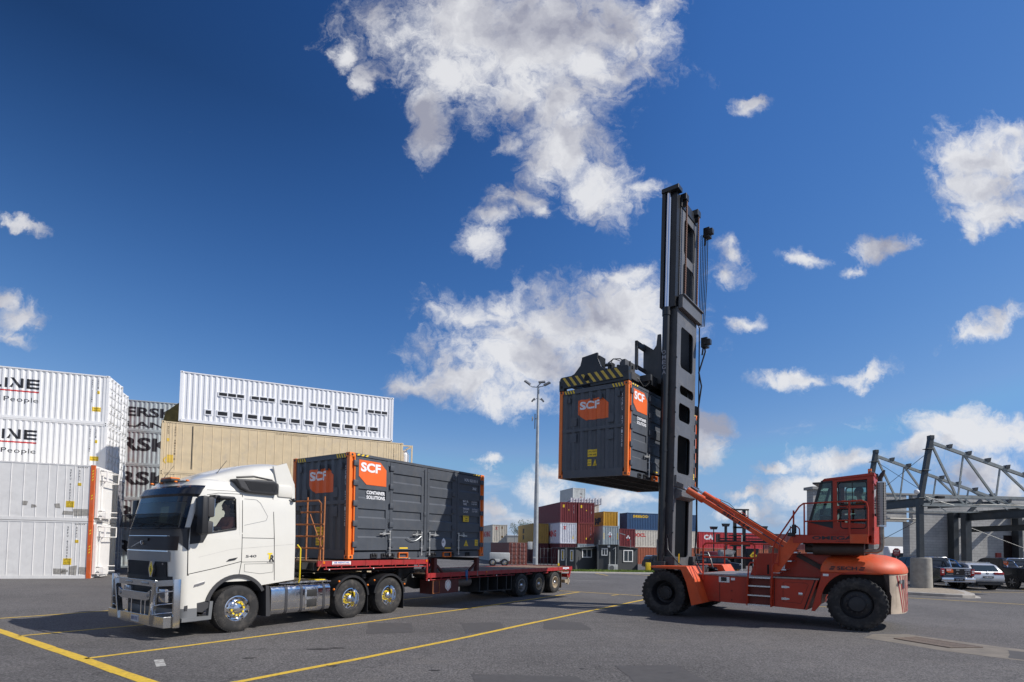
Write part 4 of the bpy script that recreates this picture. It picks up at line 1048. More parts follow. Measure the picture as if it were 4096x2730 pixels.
# louvred air intake on the roof side
lp = [(-3.17, 3.40), (-2.25, 3.45), (-2.11, 3.38), (-2.13, 3.12), (-2.86, 3.12), (-3.05, 3.20)]
m = MB(); m.prism(lp, -.01, .30, 'y'); li = ob('air_intake', m, [DGREY], truck, bevel=.03)
m = MB(); m.prism([(-2.98, 3.37), (-2.22, 3.40), (-2.17, 3.36), (-2.18, 3.16), (-2.80, 3.16)], -.014, -.008, 'y')
for k in range(22):
    x = -2.95+k*.036; m.bar((x, -.018, 3.365), (x+.12 if x+.12 < -2.2 else x+.05, -.018, 3.175), .006, .010)
ob('louvre', m, [BLACK], li)
m = MB(); m.tube([(-3.1, .10, 3.44), (-2.7, .08, 3.50), (-2.25, .08, 3.46), (-2.12, .10, 3.30)], .022, 8); ob('rub_strip', m, [BLACK], truck)
m = MB(); m.bbox(-2.08, -1.70, .06, .30, 3.08, 3.38, .05); ob('rear_fairing', m, [CAB], truck)
# roof lights and aerials
m = MB(); m.bbox(-4.05, -3.85, 1.05, 1.50, 3.355, 3.395, .015); ob('beacon_bar', m, [AMBER], truck)
m = MB(); m.bbox(-4.05, -3.85, 1.02, 1.53, 3.30, 3.365, .02); m.sphere((-4.02, 1.75, 3.31), .035); ob('beacon_base', m, [BLACK], truck)
for v in (.45, .95, 1.6, 2.05):
    m = MB(); m.sphere((-3.98+.0, v, 3.29), .028, 8, 6, (1.5, 1, .8)); ob('roof_marker_lamp', m, [AMBER], truck)
m = MB(); m.tube([(-3.40, .62, 3.36), (-3.05, .62, 3.86)], [.010, .005], 5); m.bbox(-3.50, -3.28, .57, .67, 3.32, 3.40, .03); m.tube([(-3.9, 1.9, 3.3), (-3.6, 1.9, 3.75)], [.007, .004], 5); ob('aerial', m, [BLACK], truck)
m = MB(); m.sphere((-1.68, .02, 3.03), .05); m.bar((-1.75, .06, 3.06), (-1.68, .02, 3.03), .03, .03); ob('work_lamp', m, [BLACK], truck)
# bull bar
BBM = pm('bullbar_alloy', (.60, .60, .60), .2, 1.0, var=.04, rvar=.04)
m = MB()
m.bbox(-4.40, -4.27, -.07, -.01, .24, 1.22, .008); bbn = ob('bullbar', m, [BBM], truck)
def bbp(mk): q = MB(); mk(q); ob('bullbar_bar', q, [BBM], bbn, bevel=.004)
bbp(lambda q: q.bbox(-4.50, -4.37, 2.51, 2.57, .30, 1.24, .008))
bbp(lambda q: (q.bar((-4.56, .34, 1.12), (-4.56, 2.10, 1.12), .05, .13), q.bar((-4.56, .34, 1.12), (-4.38, -.02, 1.15), .05, .12), q.bar((-4.56, 2.10, 1.12), (-4.46, 2.54, 1.18), .05, .12)))
bbp(lambda q: q.prism([(.52, .98), (.62, .93), (1.82, .93), (1.95, .98), (1.95, .80), (1.78, .76), (.66, .76), (.52, .80)], -4.60, -4.56, 'x'))
bbp(lambda q: (q.bar((-4.57, .34, 1.16), (-4.55, .52, .26), .05, .11), q.bar((-4.57, 2.10, 1.16), (-4.55, 1.93, .30), .05, .11)))
bbp(lambda q: (q.box(-4.58, -4.53, .5, 1.95, .26, .47), q.box(-4.56, -4.40, -.02, .5, .25, .47), q.box(-4.56, -4.46, 1.95, 2.52, .29, .48)))
q = MB()
for v in (.80, .98, 1.42, 1.60): q.cyl((-4.55, v, .47), (-4.55, v, .76), .012, n=8)
for z in (.95, .70, .52): q.tube([(-4.55, .46, z-.04), (-4.50, .25, z), (-4.36, .0, z+.03)], .013, 8); q.tube([(-4.55, 2.0, z-.04), (-4.50, 2.2, z), (-4.44, 2.52, z+.03)], .013, 8)
ob('bullbar_rod', q, [CHROME], bbn)
q = MB(); q.box(-4.588, -4.58, .62+.38, .95+.38, .30, .43); pl = ob('number_plate', q, [pm('plate_white', (.6, .6, .62), .4)], bbn)
q = MB(); q.text('XW11FX', (-4.592, 1.32, .33), (0, -1, 0), (0, 0, 1), .075, .30, .01); ob('plate_lettering', q, [pm('plate_blue', (.02, .04, .2), .5)], pl)
q = MB()
for v in (.62, 1.35): q.bbox(-4.60, -4.58, v, v+.30, 1.09, 1.14, .008)
for v in (.60, 1.85): q.lathe([(0, -.012), (.035, -.012), (.035, 0)], (-4.60, v, .86), 'x', 12)
ob('bar_lamp', q, [pm('lamp_lens', (.3, .3, .3), .2, .3)], bbn)
# chassis, fuel tank, catwalk, fenders
m = MB(); m.box(-3.9, 2.25, .78, .90, .62, .92); m.box(-3.9, 2.25, 1.60, 1.72, .62, .92); m.box(-1.5, -1.1, .9, 1.6, .5, .9); m.box(-.3, 2.2, .9, 1.6, .6, .85)
for s_ in (-3.03, .14, 1.52): m.cyl((s_, .3, .51), (s_, 2.2, .51), .09, n=12)
for s_ in (.14, 1.52): m.sphere((s_, 1.25, .51), .24, 12, 8)
m.box(-4.1, -2.4, .4, 2.1, .6, 1.1)
ob('chassis', m, [CHAS], truck)
m = MB(); m.cyl((.95, .45, 1.02), (.95, .45, 1.14), .08); m.prism([(.3, 1.14), (1.7, 1.14), (1.9, 1.02), (.2, 1.02)], .75, 1.75, 'y'); ob('turntable', m, [CHAS], truck)
def rr(z0, z1, v0, v1, r, n=5):
    p = []
    for cx, cz, a in ((v1-r, z1-r, 0), (v0+r, z1-r, pi/2), (v0+r, z0+r, pi), (v1-r, z0+r, 3*pi/2)): p += arc((cx, cz), r, a, a+pi/2, n)
    return p
m = MB(); m.prism(rr(.28, .98, .02, .66, .14), -2.20, -.53, 'x', True); tk = ob('fuel_tank', m, [pm('polished_tank', (.66, .66, .68), .14, 1.0, var=.08, rvar=.10, vscale=6, dirt=.2, dcol=(.3, .3, .3))], truck)
m = MB()
for s_ in (-1.80, -1.38, -.72): m.prism(rr(.272, .988, .012, .668, .145), s_-.035, s_+.035, 'x', True)
ob('tank_strap', m, [pm('strap_grey', (.12, .12, .13), .2, .6)], tk)
m = MB(); m.bbox(-1.28, -.90, .008, .05, .34, .90, .04); ts = ob('tank_step', m, [ALU], tk)
m = MB(); m.bbox(-1.24, -.94, .002, .03, .40, .60, .03); m.bbox(-1.24, -.94, .002, .03, .66, .84, .03); ob('step_recess', m, [CHAS], ts)
m = MB(); m.box(-1.95, -.45, .1, 2.35, 1.0, 1.03); 
for k in range(30): m.box(-1.7+k*.04, -1.68+k*.04, .15, .7, 1.03, 1.045)
ob('catwalk', m, [ALU], truck)
m = MB(); m.box(-.85, -.55, .2, .5, 1.03, 1.06); ob('yellow_step_mark', m, [NUT], truck)
for s_ in (.14, 1.53):
    for v0, v1 in ((-.03, .62), (1.88, 2.53)):
        m = MB(); m.prism(arcpts(s_, .54, .605, radians(172), radians(4), 16)+arcpts(s_, .54, .575, radians(172), radians(4), 16)[::-1], v0, v1, 'y'); m.prism(arcpts(s_, .54, .61, radians(172), radians(4), 16)+arcpts(s_, .54, .55, radians(172), radians(4), 16)[::-1], v0-.004, v0+.02, 'y')
        fn = ob('fender', m, [BLACK], truck)
    m = MB(); m.box(s_+.58, s_+.595, .0, .60, .10, .60); ob('mud_flap', m, [BLACK], truck)
for s_, z in ((-.46, .80), (-.3, 1.0), (.68, .86), (.92, .98), (2.1, .82)):
    m = MB(); m.sphere((s_, -.04, z), .03, 8, 6); ob('fender_lamp', m, [AMBER], truck)
wheel(truck, (-3.03, .0, .515), .515, .31, -1, 'steer', tread=1)
wheel(truck, (-3.03, 2.5, .515), .515, .31, 1, 'steer')
for s_ in (.14, 1.53):
    wheel(truck, (s_, .0, .515), .515, .27, -1, 'drive', dual=True, tread=1)
    wheel(truck, (s_, 2.5, .515), .515, .27, 1, 'drive', dual=True)
m = MB(); m.tube([(-1.45, .06, 1.02), (-1.45, .02, 1.1), (-1.45, .02, 1.85), (-1.52, .06, 1.95)], .018, 8); ob('grab_rail', m, [NUT], truck)
# cab interior
TRIM = pm('cab_interior', (.05, .05, .05), .8, var=.1)
m = MB(); m.box(-4.15, -3.75, .15, 2.35, 1.9, 2.2); m.box(-4.1, -1.7, .12, 2.38, 1.5, 1.56); m.box(-1.75, -1.68, .1, 2.4, 1.5, 3.2); ob('dashboard', m, [TRIM], truck)
m = MB()
for v in (.55, 1.9): m.bbox(-3.35, -2.85, v-.26, v+.26, 1.85, 2.02, .05); m.bbox(-2.98, -2.84, v-.25, v+.25, 1.95, 2.65, .05); m.bbox(-2.96, -2.86, v-.14, v+.14, 2.66, 2.88, .04)
ob('seat', m, [pm('seat_tan', (.20, .17, .11), .8)], truck)
m = MB(); m.tube([(-3.66+.04*cos(a), .58+.22*cos(a), 2.22+.22*sin(a)) for a in [2*pi*k/20 for k in range(20)]], .016, 6, closed=True); m.cyl((-3.8, .58, 2.05), (-3.68, .58, 2.2), .03); ob('steering_wheel', m, [BLACK], truck)
m = MB(); m.quad((-4.0, 1.25, 2.36), (-4.0, 1.62, 2.36), (-3.96, 1.62, 2.76), (-3.96, 1.25, 2.76)); ob('windscreen_sheet', m, [pm('cream_paper', (.60, .55, .36), .8)], truck)
# ------------------------------------------------------------------ drop deck trailer
tr = thing('drop_deck_trailer', 'red drop deck trailer with three rear axles carrying the dark container', 'trailer', TF, (8.0, 1.25, 0))
DECK = pm('worn_deck', (.20, .13, .09), .8, var=.3, vscale=5, dirt=.5, dcol=(.10, .08, .07), dscale=3)
m = MB(); m.box(-.95, 3.10, .05, 2.45, 1.50, 1.54); m.box(3.20, 12.85, .05, 2.45, 1.05, 1.09)
for k in range(12): m.box(3.2, 12.85, .1+k*.2, .112+k*.2, 1.09, 1.094)
ob('deck', m, [DECK], tr)
m = MB()
for v in (.82, 1.58): m.box(-1.0, 3.1, v, v+.1, 1.22, 1.5); m.prism([(2.9, 1.5), (3.4, 1.5), (3.4, 1.05), (3.9, 1.05), (12.7, 1.05), (12.7, .75), (3.5, .55), (3.0, .70), (2.6, 1.22)], v, v+.1, 'y')
for k in range(9): s_ = -.8+k*.48; m.box(s_, s_+.08, .1, 2.4, 1.36, 1.48)
for k in range(20): s_ = 3.4+k*.48; m.box(s_, s_+.08, .1, 2.4, .92, 1.04)
m.box(-1.0, -.9, .1, 2.4, 1.3, 1.5); m.box(-.9, 2.9, .5, 2.0, 1.215, 1.235); m.box(-1.2, -.9, .3, 2.2, 1.33, 1.5)
ob('main_beam', m, [CHAS], tr)
for v0, v1, v2 in ((-.005, .05, 0), (2.45, 2.505, 2.45)):
    m = MB()
    m.box(-.95, 3.16, v0, v1, 1.40, 1.54); m.box(3.10, 3.16, v0, v1, .92, 1.40); m.box(3.10, 12.93, v0, v1, .955, 1.10)
    for k in range(9): s_ = -.85+k*.49; m.box(s_, s_+.05, v0-.008, v1, 1.39, 1.545)
    for k in range(20): s_ = 3.3+k*.49; m.box(s_, s_+.05, v0-.008, v1, .945, 1.105)
    rl = ob('side_rail', m, [TRED], tr)
    m = MB(); m.tube([(-.75, v0+.02, 1.325), (3.12, v0+.02, 1.325)], .014, 6); 
    for a, b in ((3.1, 8.15), (9.0, 9.45), (10.35, 10.75), (11.75, 12.6)): m.tube([(a, v0+.02, .885), (b, v0+.02, .885)], .014, 6)
    for k in range(9): s_ = -.7+k*.49; m.box(s_, s_+.03, v0+.005, v0+.03, 1.325, 1.40)
    for k in range(20):
        s_ = 3.3+k*.49
        if s_ < 8.2 or 9.0 < s_ < 9.45 or 10.35 < s_ < 10.8 or s_ > 11.75: m.box(s_, s_+.03, v0+.005, v0+.03, .885, .955)
    ob('rope_rail', m, [TRED], rl)
m = MB(); m.box(12.86, 12.93, .0, 2.5, .93, 1.12); m.prism([(12.90, 1.10), (12.96, 1.12), (12.74, .62), (12.62, .62)], .02, .07, 'y'); m.prism([(12.90, 1.10), (12.96, 1.12), (12.74, .62), (12.62, .62)], 2.43, 2.48, 'y'); m.box(12.6, 12.8, .07, 2.43, .62, .78)
ob('rear_crossbar', m, [TRED], tr)
m = MB(); m.box(12.35, 12.80, .05, .5, .38, .52); m.box(12.62, 12.72, .05, .12, .3, .7); m.box(12.35, 12.8, 2.0, 2.45, .38, .52); ob('tail_lamp_bracket', m, [TANR], tr)
m = MB(); m.box(11.95, 11.965, .02, .60, .18, .9); m.box(11.95, 11.965, 1.9, 2.48, .18, .9); ob('mud_flap', m, [pm('dusty_rubber', (.16, .11, .07), .85, var=.2)], tr)
# axles, wheels
m = MB()
for s_ in (8.66, 10.0, 11.36): m.cyl((s_, .3, .46), (s_, 2.2, .46), .07, n=10); m.box(s_-.35, s_+.3, .75, .9, .55, .95); m.box(s_-.35, s_+.3, 1.6, 1.75, .55, .95); m.cyl((s_+.15, .8, .6), (s_+.15, .8, .9), .13, n=12)
ob('axle', m, [CHAS], tr)
for s_ in (8.66, 10.0, 11.36):
    wheel(tr, (s_, .0, .455), .455, .24, -1, 'trailer', rmat=TANR if s_ > 9 else pm('dusty_grey_rim', (.28, .26, .24), .5, .3), dual=True, tread=1)
    wheel(tr, (s_, 2.5, .455), .455, .24, 1, 'trailer', rmat=TANR, dual=True)
    m = MB(); m.prism(arcpts(s_, .46, .53, radians(150), radians(25), 10)+arcpts(s_, .46, .515, radians(150), radians(25), 10)[::-1], .03, .6, 'y'); ob('fender', m, [CHAS], tr)
# landing legs
for v in (.45, 2.0):
    m = MB(); m.box(2.34, 2.46, v, v+.12, .62, 1.25); m.box(2.36, 2.44, v+.02, v+.10, .38, .7); m.prism([(2.26, .36), (2.54, .36), (2.54, .40), (2.44, .50), (2.36, .50), (2.26, .40)], v-.06, v+.18, 'y'); m.bar((2.5, v+.06, .8), (2.95, v+.06, 1.1), .05, .05)
    ob('landing_leg', m, [CHAS], tr)
m = MB(); m.tube([(2.55, .08, 1.10), (2.55, .08, 1.0), (2.62, .08, 1.0)], .012, 6); ob('crank_handle', m, [ZINC], tr)
# boxes and tanks under the deck
m = MB(); m.box(3.45, 4.78, .06, .60, .42, .88); tb = ob('tool_box', m, [TREDD], tr, bevel=.01)
m = MB(); m.tube([(3.47, .05, .45), (3.47, .05, .84), (3.78, .05, .84), (3.78, .05, .45), (3.47, .05, .45)], .012, 5); ob('box_frame', m, [RUSTY], tb)
m = MB(); c0 = (4.22, .69); oct_ = [(c0[0]+.20*cos(a), c0[1]+.20*sin(a)) for a in [pi/8+k*pi/4 for k in range(8)]]
dd = [(c0[0]+a, c0[1]+b) for a, b in ((0, .21), (.13, .10), (.15, 0), (.13, -.10), (0, -.21), (-.13, -.10), (-.15, 0), (-.13, .10))]
m.prism(dd, .050, .058, 'y'); pk = ob('placard', m, [WHITE], tb)
m = MB(); m.tube([(c0[0]+a, .048, c0[1]+b) for a, b in ((0, .18), (.13, 0), (0, -.18), (-.13, 0))], .006, 4, closed=True); m.text('Railton Trucks', (c0[0], .047, c0[1]+.02), (1, 0, 0), (0, 0, 1), .018, .15, 0, 'c') if False else None
ob('placard_border', m, [RED_T], pk)
m = MB(); m.cyl((4.90, .42, .72), (5.75, .42, .72), .17, n=18); ob('air_tank', m, [pm('dusty_tank', (.17, .14, .12), .5, .2, var=.2)], tr)
m = MB(); m.box(6.0, 8.0, .55, 1.0, .30, .80)
for s_ in (6.0, 6.5, 7.1, 7.7, 8.05): m.box(s_, s_+.05, .10, .6, .34, .90)
m.bar((5.95, .12, .36), (8.1, .12, .32), .03, .04); ob('spare_carrier', m, [CHAS], tr)
m = MB(); m.lathe([(.26, 0), (.44, 0), (.46, .05), (.46, .2), (.44, .24), (.26, .24)], (5.9, 1.25, .55), 'z', 28); ob('spare_tyre', m, [RUB], tr)
# container stands at the drop
for s0, lean in ((5.80, -1), (3.55, 1)):
    for v in (.08, 2.28):
        m = MB(); m.box(s0, s0+.13, v, v+.14, 1.095, 1.575); m.bar((s0+.06, v+.07, 1.42), (s0+.06+lean*.42, v+.07, 1.11), .06, .07)
        ob('container_stand', m, [TREDD], tr)
m = MB(); m.box(5.80, 5.93, .22, 2.28, 1.47, 1.57); ob('stand_crossbar', m, [CHAS], tr)
m = MB(); m.box(5.05, 5.17, -.03, .0, .93, 1.15); m.box(5.10, 5.14, -.04, -.0, .8, .95); ob('ratchet', m, [pm('blue_ratchet', (.03, .12, .3), .5)], tr)
m = MB(); m.box(5.72, 5.78, -.012, .0, .93, 1.12); ob('strap', m, [MGP], tr)
# signs and lamps on the rail
m = MB(); m.box(-.52, .09, -.020, -.014, 1.435, 1.525); m.box(12.02, 12.58, -.02, -.014, 1.015, 1.085); sg = ob('rail_sign', m, [WHITE], tr)
m = MB(); m.text('SE RENTAL', (-.46, -.023, 1.475), (1, 0, 0), (.15, 0, 1), .038, .50, .02); m.text('SE RENTAL', (12.08, -.023, 1.035), (1, 0, 0), (.15, 0, 1), .03, .42, .02); ob('sign_lettering', m, [pm('sign_blue', (.01, .08, .4), .5)], sg)
m = MB(); m.box(-.50, .05, -.023, -.020, 1.445, 1.460); ob('sign_stripe', m, [RED_T], sg)
for s_, z in ((-.80, 1.46), (3.05, 1.46), (6.25, 1.02)):
    m = MB(); m.bbox(s_, s_+.06, -.02, .0, z, z+.07, .008); ob('marker_lamp', m, [AMBER], tr)
for s_, z in ((-.60, 1.33), (.9, 1.33), (3.2, .9), (6.9, .93), (12.3, 1.0)):
    m = MB(); m.sphere((s_, -.01, z-.02), .022, 8, 6); ob('side_lamp', m, [WHITE], tr)
# front load rack
m = MB()
def rk(*p, r=.022): m.tube(p, r, 8)
for v in (.02, .72, 1.5, 2.3): rk((-.78, v, 1.54), (-.78, v, 3.20))
rk((-.78, .14, 1.54), (-.80, .14, 3.02), (-.80, .24, 3.10), (-.80, 2.35, 3.10))
for z in (2.80, 2.48, 2.17, 1.86): rk((-.80, .0 if z < 2.6 else .1, z), (-.80, 2.35, z))
rk((-.78, .10, 1.9), (-.78, .60, 2.75), r=.014)
rk((-.78, .25, 1.40), (-.78, .16, 1.85), r=.014); rk((-.78, .0, 1.55), (-.95, .0, 1.30), r=.014)
ld_ = ob('load_rack', m, [RUSTY], tr)
m = MB(); m.box(-.83, -.815, .95, 1.5, 2.74, 2.86); m.box(-.83, -.82, .95, 1.5, 1.40, 1.50); pp = ob('rack_plate', m, [CHAS], ld_)
# chain and hoses behind the cab
m = MB()
for k in range(4): m.tube([(-1.45+.15*i, 1.0+k*.12, 1.9-.5*sin(pi*i/5)) for i in range(6)], .014, 6)
ob('suzi_hose', m, [BLACK], tr)
# ------------------------------------------------------------------ empty container handler with raised mast
HR = pm('handler_orange_shaded', (.42, .030, .006), .42, var=.10, vscale=2.5, dirt=.35, dcol=(.30, .08, .03), dscale=2.5, rvar=.08)  # handler paint darkened to the tone of its shaded sides
HRL = pm('handler_orange_lit', (.66, .085, .016), .55, var=.12, dirt=.45, dcol=(.5, .2, .1))  # same paint in a lighter copy for the sunlit parts
MG = pm('mast_grey', (.052, .053, .056), .42, var=.2, vscale=2, dirt=.4, dcol=(.12, .10, .08), dscale=2, streak=.3)
MB_ = pm('mast_black', (.018, .019, .021), .3, var=.2, dirt=.2, dcol=(.05, .04, .035))
CHAIN = pm('rusty_chain', (.13, .055, .03), .7, var=.4, vscale=30)
MUF = pm('sooty_brown', (.05, .03, .022), .6, var=.3)
hd = thing('container_handler', 'orange red container handler with tall dark mast lifting the dark container', 'container handler', HF, (3.0, 2.75, 0))
WC = 2.75
def H(name, mb, mat, par=None, **k): return ob(name, mb, mat, par or hd, **k)
# wheels
def big_wheel(c, R, w, side, steer=False):
    cx, cy, cz = c; s = side
    m = MB(); rr = .36
    pr = [(rr, .10), (rr+.02, .04), (rr+.08, .01), (R*.80, -.01), (R*.92, .01), (R*.975, .04), (R*.985, .07), (R*.985, w-.07), (R*.97, w-.03), (R*.9, w), (R*.8, w), (rr, w-.05)]
    m.lathe([(r, -s*t) for r, t in pr], (cx, cy, cz), 'y', 56); t = H('tyre', m, RUB)
    g = MB()
    for k in range(34):
        a = 2*pi*k/34; M_ = Matrix.Translation((cx, cy, cz)) @ Matrix.Rotation(-a, 4, 'Y')
        g.box(R*.93, R+.004, -s*.015, -s*(w*.46), -.040, .022, M_)
        M2 = Matrix.Translation((cx, cy, cz)) @ Matrix.Rotation(-a-.09, 4, 'Y'); g.box(R*.93, R+.004, -s*(w*.52), -s*(w-.015), -.040, .022, M2)
    H('tread_block', g, RUB, t)
    m = MB()
    if not steer: pr = [(rr+.01, .09), (rr-.01, .07), (rr-.02, .12), (rr-.05, .30), (rr*.62, .34), (rr*.55, .22), (0, .20)]
    else: pr = [(rr+.01, .09), (rr-.005, .06), (rr-.02, .10), (rr-.04, .13), (rr*.72, .11), (rr*.60, .09), (rr*.5, .05), (0, .04)]
    m.lathe([(r, -s*t) for r, t in pr], (cx, cy, cz), 'y', 40); r_ = H('rim', m, pm('rim_black', (.018, .018, .021), .5, var=.2, dirt=.3, dcol=(.05, .04, .035)), t)
    m = MB()
    for k in range(12):
        a = 2*pi*k/12; q = .8 if steer else .58
        m.cyl((cx+cos(a)*rr*q*.8, cy-s*.14, cz+sin(a)*rr*q*.8), (cx+cos(a)*rr*q*.8, cy-s*.085, cz+sin(a)*rr*q*.8), .018, n=6)
    H('wheel_nut', m, pm('nut_dark', (.06, .05, .045), .5, .4), r_); return t
big_wheel((.87, .65, .675), .675, .42, -1); big_wheel((.87, 1.12, .675), .675, .42, -1)
big_wheel((.87, 4.85, .675), .675, .42, 1); big_wheel((.87, 4.38, .675), .675, .42, 1)
big_wheel((5.79, 1.22, .675), .675, .46, -1, True); big_wheel((5.79, 4.28, .675), .675, .46, 1, True)
m = MB(); m.box(.55, 1.2, 1.5, 4.0, .40, .95); m.box(5.5, 6.1, 1.6, 3.9, .45, .9); H('axle_beam', m, MB_)
# front fenders
fp = [(.50, 1.42), (.50, 1.475), (1.61, 1.50), (1.84, 1.13), (2.07, .46), (1.76, .37), (1.60, 1.02), (1.44, 1.40)]
for w0, w1 in ((.60, 1.62), (3.88, 4.90)):
    m = MB(); m.prism(fp, w0, w1, 'y'); H('front_fender', m, HRL, bevel=.008)
m = MB(); m.box(1.45, 1.9, 1.2, 4.3, .55, 1.26); H('front_frame', m, HR)
# chassis body with panels
m = MB(); m.prism([(1.84, .50), (1.84, 1.245), (4.93, 1.245), (4.66, .44), (3.8, .47)], 1.20, 4.30, 'y'); by = H('chassis_body', m, HR, bevel=.006)
def seam(a0, z0, a1, z1, w=1.198, t=.012, mat=GAP, nm='panel_gap', par=None):
    q = MB(); q.bar((a0, w, z0), (a1, w, z1), .006, t, (0, 0, 1) if abs(a1-a0) > abs(z1-z0) else (1, 0, 0)); return H(nm, q, mat, par or by)
for a in (2.38, 3.14, 3.86): seam(a, .50, a, 1.24)
seam(4.86, 1.24, 4.60, .46, t=.03)
DRK = pm('handler_seam', (.16, .02, .008), .6)
for pts in (((4.08, .62), (4.08, 1.12)), ((4.08, 1.12), (4.12, 1.16)), ((4.12, 1.16), (4.66, 1.15)), ((4.66, 1.15), (4.70, 1.10)), ((4.70, 1.10), (4.52, .60)), ((4.52, .60), (4.08, .62))):
    seam(pts[0][0], pts[0][1], pts[1][0], pts[1][1], t=.010, mat=DRK)
for z in (1.02, .70):
    q = MB(); q.box(4.04, 4.13, 1.188, 1.198, z-.03, z+.03); q.prism([(4.13, z-.035), (4.24, z-.015), (4.24, z+.015), (4.13, z+.035)], 1.188, 1.198, 'y'); H('door_hinge', q, ALU, by)
q = MB(); q.bbox(4.46, 4.56, 1.186, 1.20, .82, .89, .008); H('latch_plate', q, ALU, by)
for z in (1.10, .83, .57):
    q = MB(); q.cyl((2.72, 1.20, z), (2.72, 1.188, z), .022, n=10); H('panel_bolt', q, DRK, by)
q = MB(); q.box(2.36, 2.66, 1.188, 1.198, 1.06, 1.22); iso_ = H('isolator_plate', q, ALU, by); q = MB(); q.box(2.42, 2.58, 1.183, 1.188, 1.09, 1.21); H('isolator_recess', q, BLACK, iso_)
q = MB(); q.box(2.70, 2.81, 1.190, 1.198, 1.13, 1.20); H('notice_label', q, WHITE, by)
# deck plates
m = MB(); m.box(1.7, 3.12, 1.17, 4.33, 1.25, 1.285); m.box(3.12, 4.95, 1.17, 1.72, 1.25, 1.285); m.box(3.12, 4.95, 3.78, 4.33, 1.25, 1.285); H('deck_plate', m, pm('checker_plate', (.30, .27, .24), .5, .4, var=.25, vscale=10, dirt=.4, dcol=(.2, .14, .1)))
# engine housing behind the jacks
m = MB(); m.prism([(3.08, 1.285), (3.30, 1.92), (5.15, 1.95), (5.15, 1.285)], 1.74, 3.76, 'y'); eb = H('engine_cover', m, HR, bevel=.01)
m = MB(); m.box(3.55, 3.60, 1.735, 1.745, 1.33, 1.60); H('cover_slot', m, GAP, eb)
m = MB(); m.box(3.85, 4.02, 1.725, 1.735, 1.46, 1.62); H('notice_label', m, WHITE, eb)
m = MB(); m.bar((4.35, 1.70, 1.90), (5.0, 1.70, 1.52), .09, .12); m.bar((4.5, 1.64, 1.86), (5.0, 1.64, 1.58), .02, .02); H('tilt_strut', m, MUF, eb)
m = MB(); m.cyl((3.62, 2.75, 1.93), (3.62, 2.75, 2.12), .26, n=20); m.lathe([(0, .22), (.1, .22), (.24, .19), (.27, .19)], (3.62, 2.75, 1.93), 'z', 20); H('intake_cap', m, pm('filter_tan', (.25, .2, .15), .6, var=.2))
# counterweight
def cw_plan(sc=1.0, rear=6.80):
    pts = []; A0 = 4.98
    pts += [(A0, 1.24)]
    for i in range(13):
        t = i/12*pi/2; pts.append((5.75+(rear-5.75)*sin(t)**.9, WC-(WC-1.24)*cos(t)**.62))
    full = pts+[(a, 2*WC-w) for a, w in pts[::-1][1:]]
    ca = 5.6; return [(ca+(a-ca)*sc, WC+(w-WC)*sc) for a, w in full]
m = MB(); rings = []
for sc_, z in ((.985, 1.45), (1.0, 1.47), (1.0, 1.52), (.985, 1.60), (.95, 1.68), (.88, 1.77), (.78, 1.85), (.6, 1.92), (.35, 1.95), (.02, 1.96)):
    rings.append([(a, w, z) for a, w in cw_plan(sc_)])
rg = [r+[r[0]] for r in rings]; m.grid(rg, True)
m.prism(cw_plan(.98), 1.44, 1.455, 'z'); cw = H('counterweight_hood', m, HRL)
m = MB(); m.text('SECH', (5.36, 1.222, 1.535), (1, 0, 0), (0, 0, 1), .095, .45, .03)
for a in (5.18, 5.84):
    for k in range(2): m.add([(a+.03*k, 1.222, 1.535+.055*k), (a+.10+.03*k, 1.222, 1.535+.055*k), (a+.12+.03*k, 1.222, 1.57+.055*k), (a+.02+.03*k, 1.222, 1.57+.055*k)], [(0, 1, 2, 3)])
H('maker_lettering', m, BLK_T, cw)
# skirt below with arch over the rear wheel
RC_ = (5.79, .70); RA = .80
arch = [(RC_[0]+RA*cos(t), RC_[1]+RA*sin(t)) for t in [radians(150-k*10) for k in range(13)]]
m = MB()
sk = [(a, w) for a, w in cw_plan(.985) if a >= 6.35]
near = [p for p in sk if p[1] <= WC]; 
full = near+[(a, 2*WC-w) for a, w in near[::-1] if abs(w-WC) > 1e-3]
zb = lambda a: .46
rows = [[(a, w, z) for a, w in full] for z in (1.45, 1.1, .8, .6, .46)]
m.grid(rows, True)
fi = [(max(6.30, a-.0), w) for a, w in full]
m.poly([(a, w, .46) for a, w in full][::-1]+[(6.25, full[0][1]+.2, .46)])
skb = H('counterweight_skirt', m, pm('dirty_cream', (.55, .44, .33), .7, var=.2, dirt=.4, dcol=(.2, .14, .09), dscale=2.5, streak=.4))
m = MB()      # striped band round the rear
pl = [Vector((a, w, 0)) for a, w in full]
cum = [0]
for p, q in zip(pl, pl[1:]): cum.append(cum[-1]+(q-p).length)
def along(t):
    t = max(0, min(cum[-1]-1e-4, t))
    for i in range(len(cum)-1):
        if cum[i] <= t <= cum[i+1]: return pl[i].lerp(pl[i+1], (t-cum[i])/(cum[i+1]-cum[i]))
def pushed(t, z, e=.006):
    p = along(t); q = along(t+.02); d = (q-p).normalized() if (q-p).length > 1e-6 else (p-along(t-.02)).normalized(); n = Vector((d.y, -d.x, 0)); return Vector((p.x, p.y, z))+n*e
k = .30
while k < cum[-1]-.30:
    s_ = 1 if k < cum[-1]/2 else -1
    m.grid([[pushed(k-s_*.30*(1-j/6)*0+s_*.28*(j/6), 1.43-.95*j/6) for j in range(7)], [pushed(k+.055+s_*.28*(j/6), 1.43-.95*j/6) for j in range(7)]], False); k += .125
H('red_stripe', m, pm('faded_red', (.35, .05, .05), .6, var=.2, dirt=.3, dcol=(.3, .2, .15)), skb)
m = MB(); m.prism([(6.35+.0, 1.45), (6.47, 1.45), (6.50, .46), (6.30, .46), (6.52, .9), (6.40, 1.25)], 1.42, 4.1, 'y'); H('skirt_inner', m, MUF, skb)
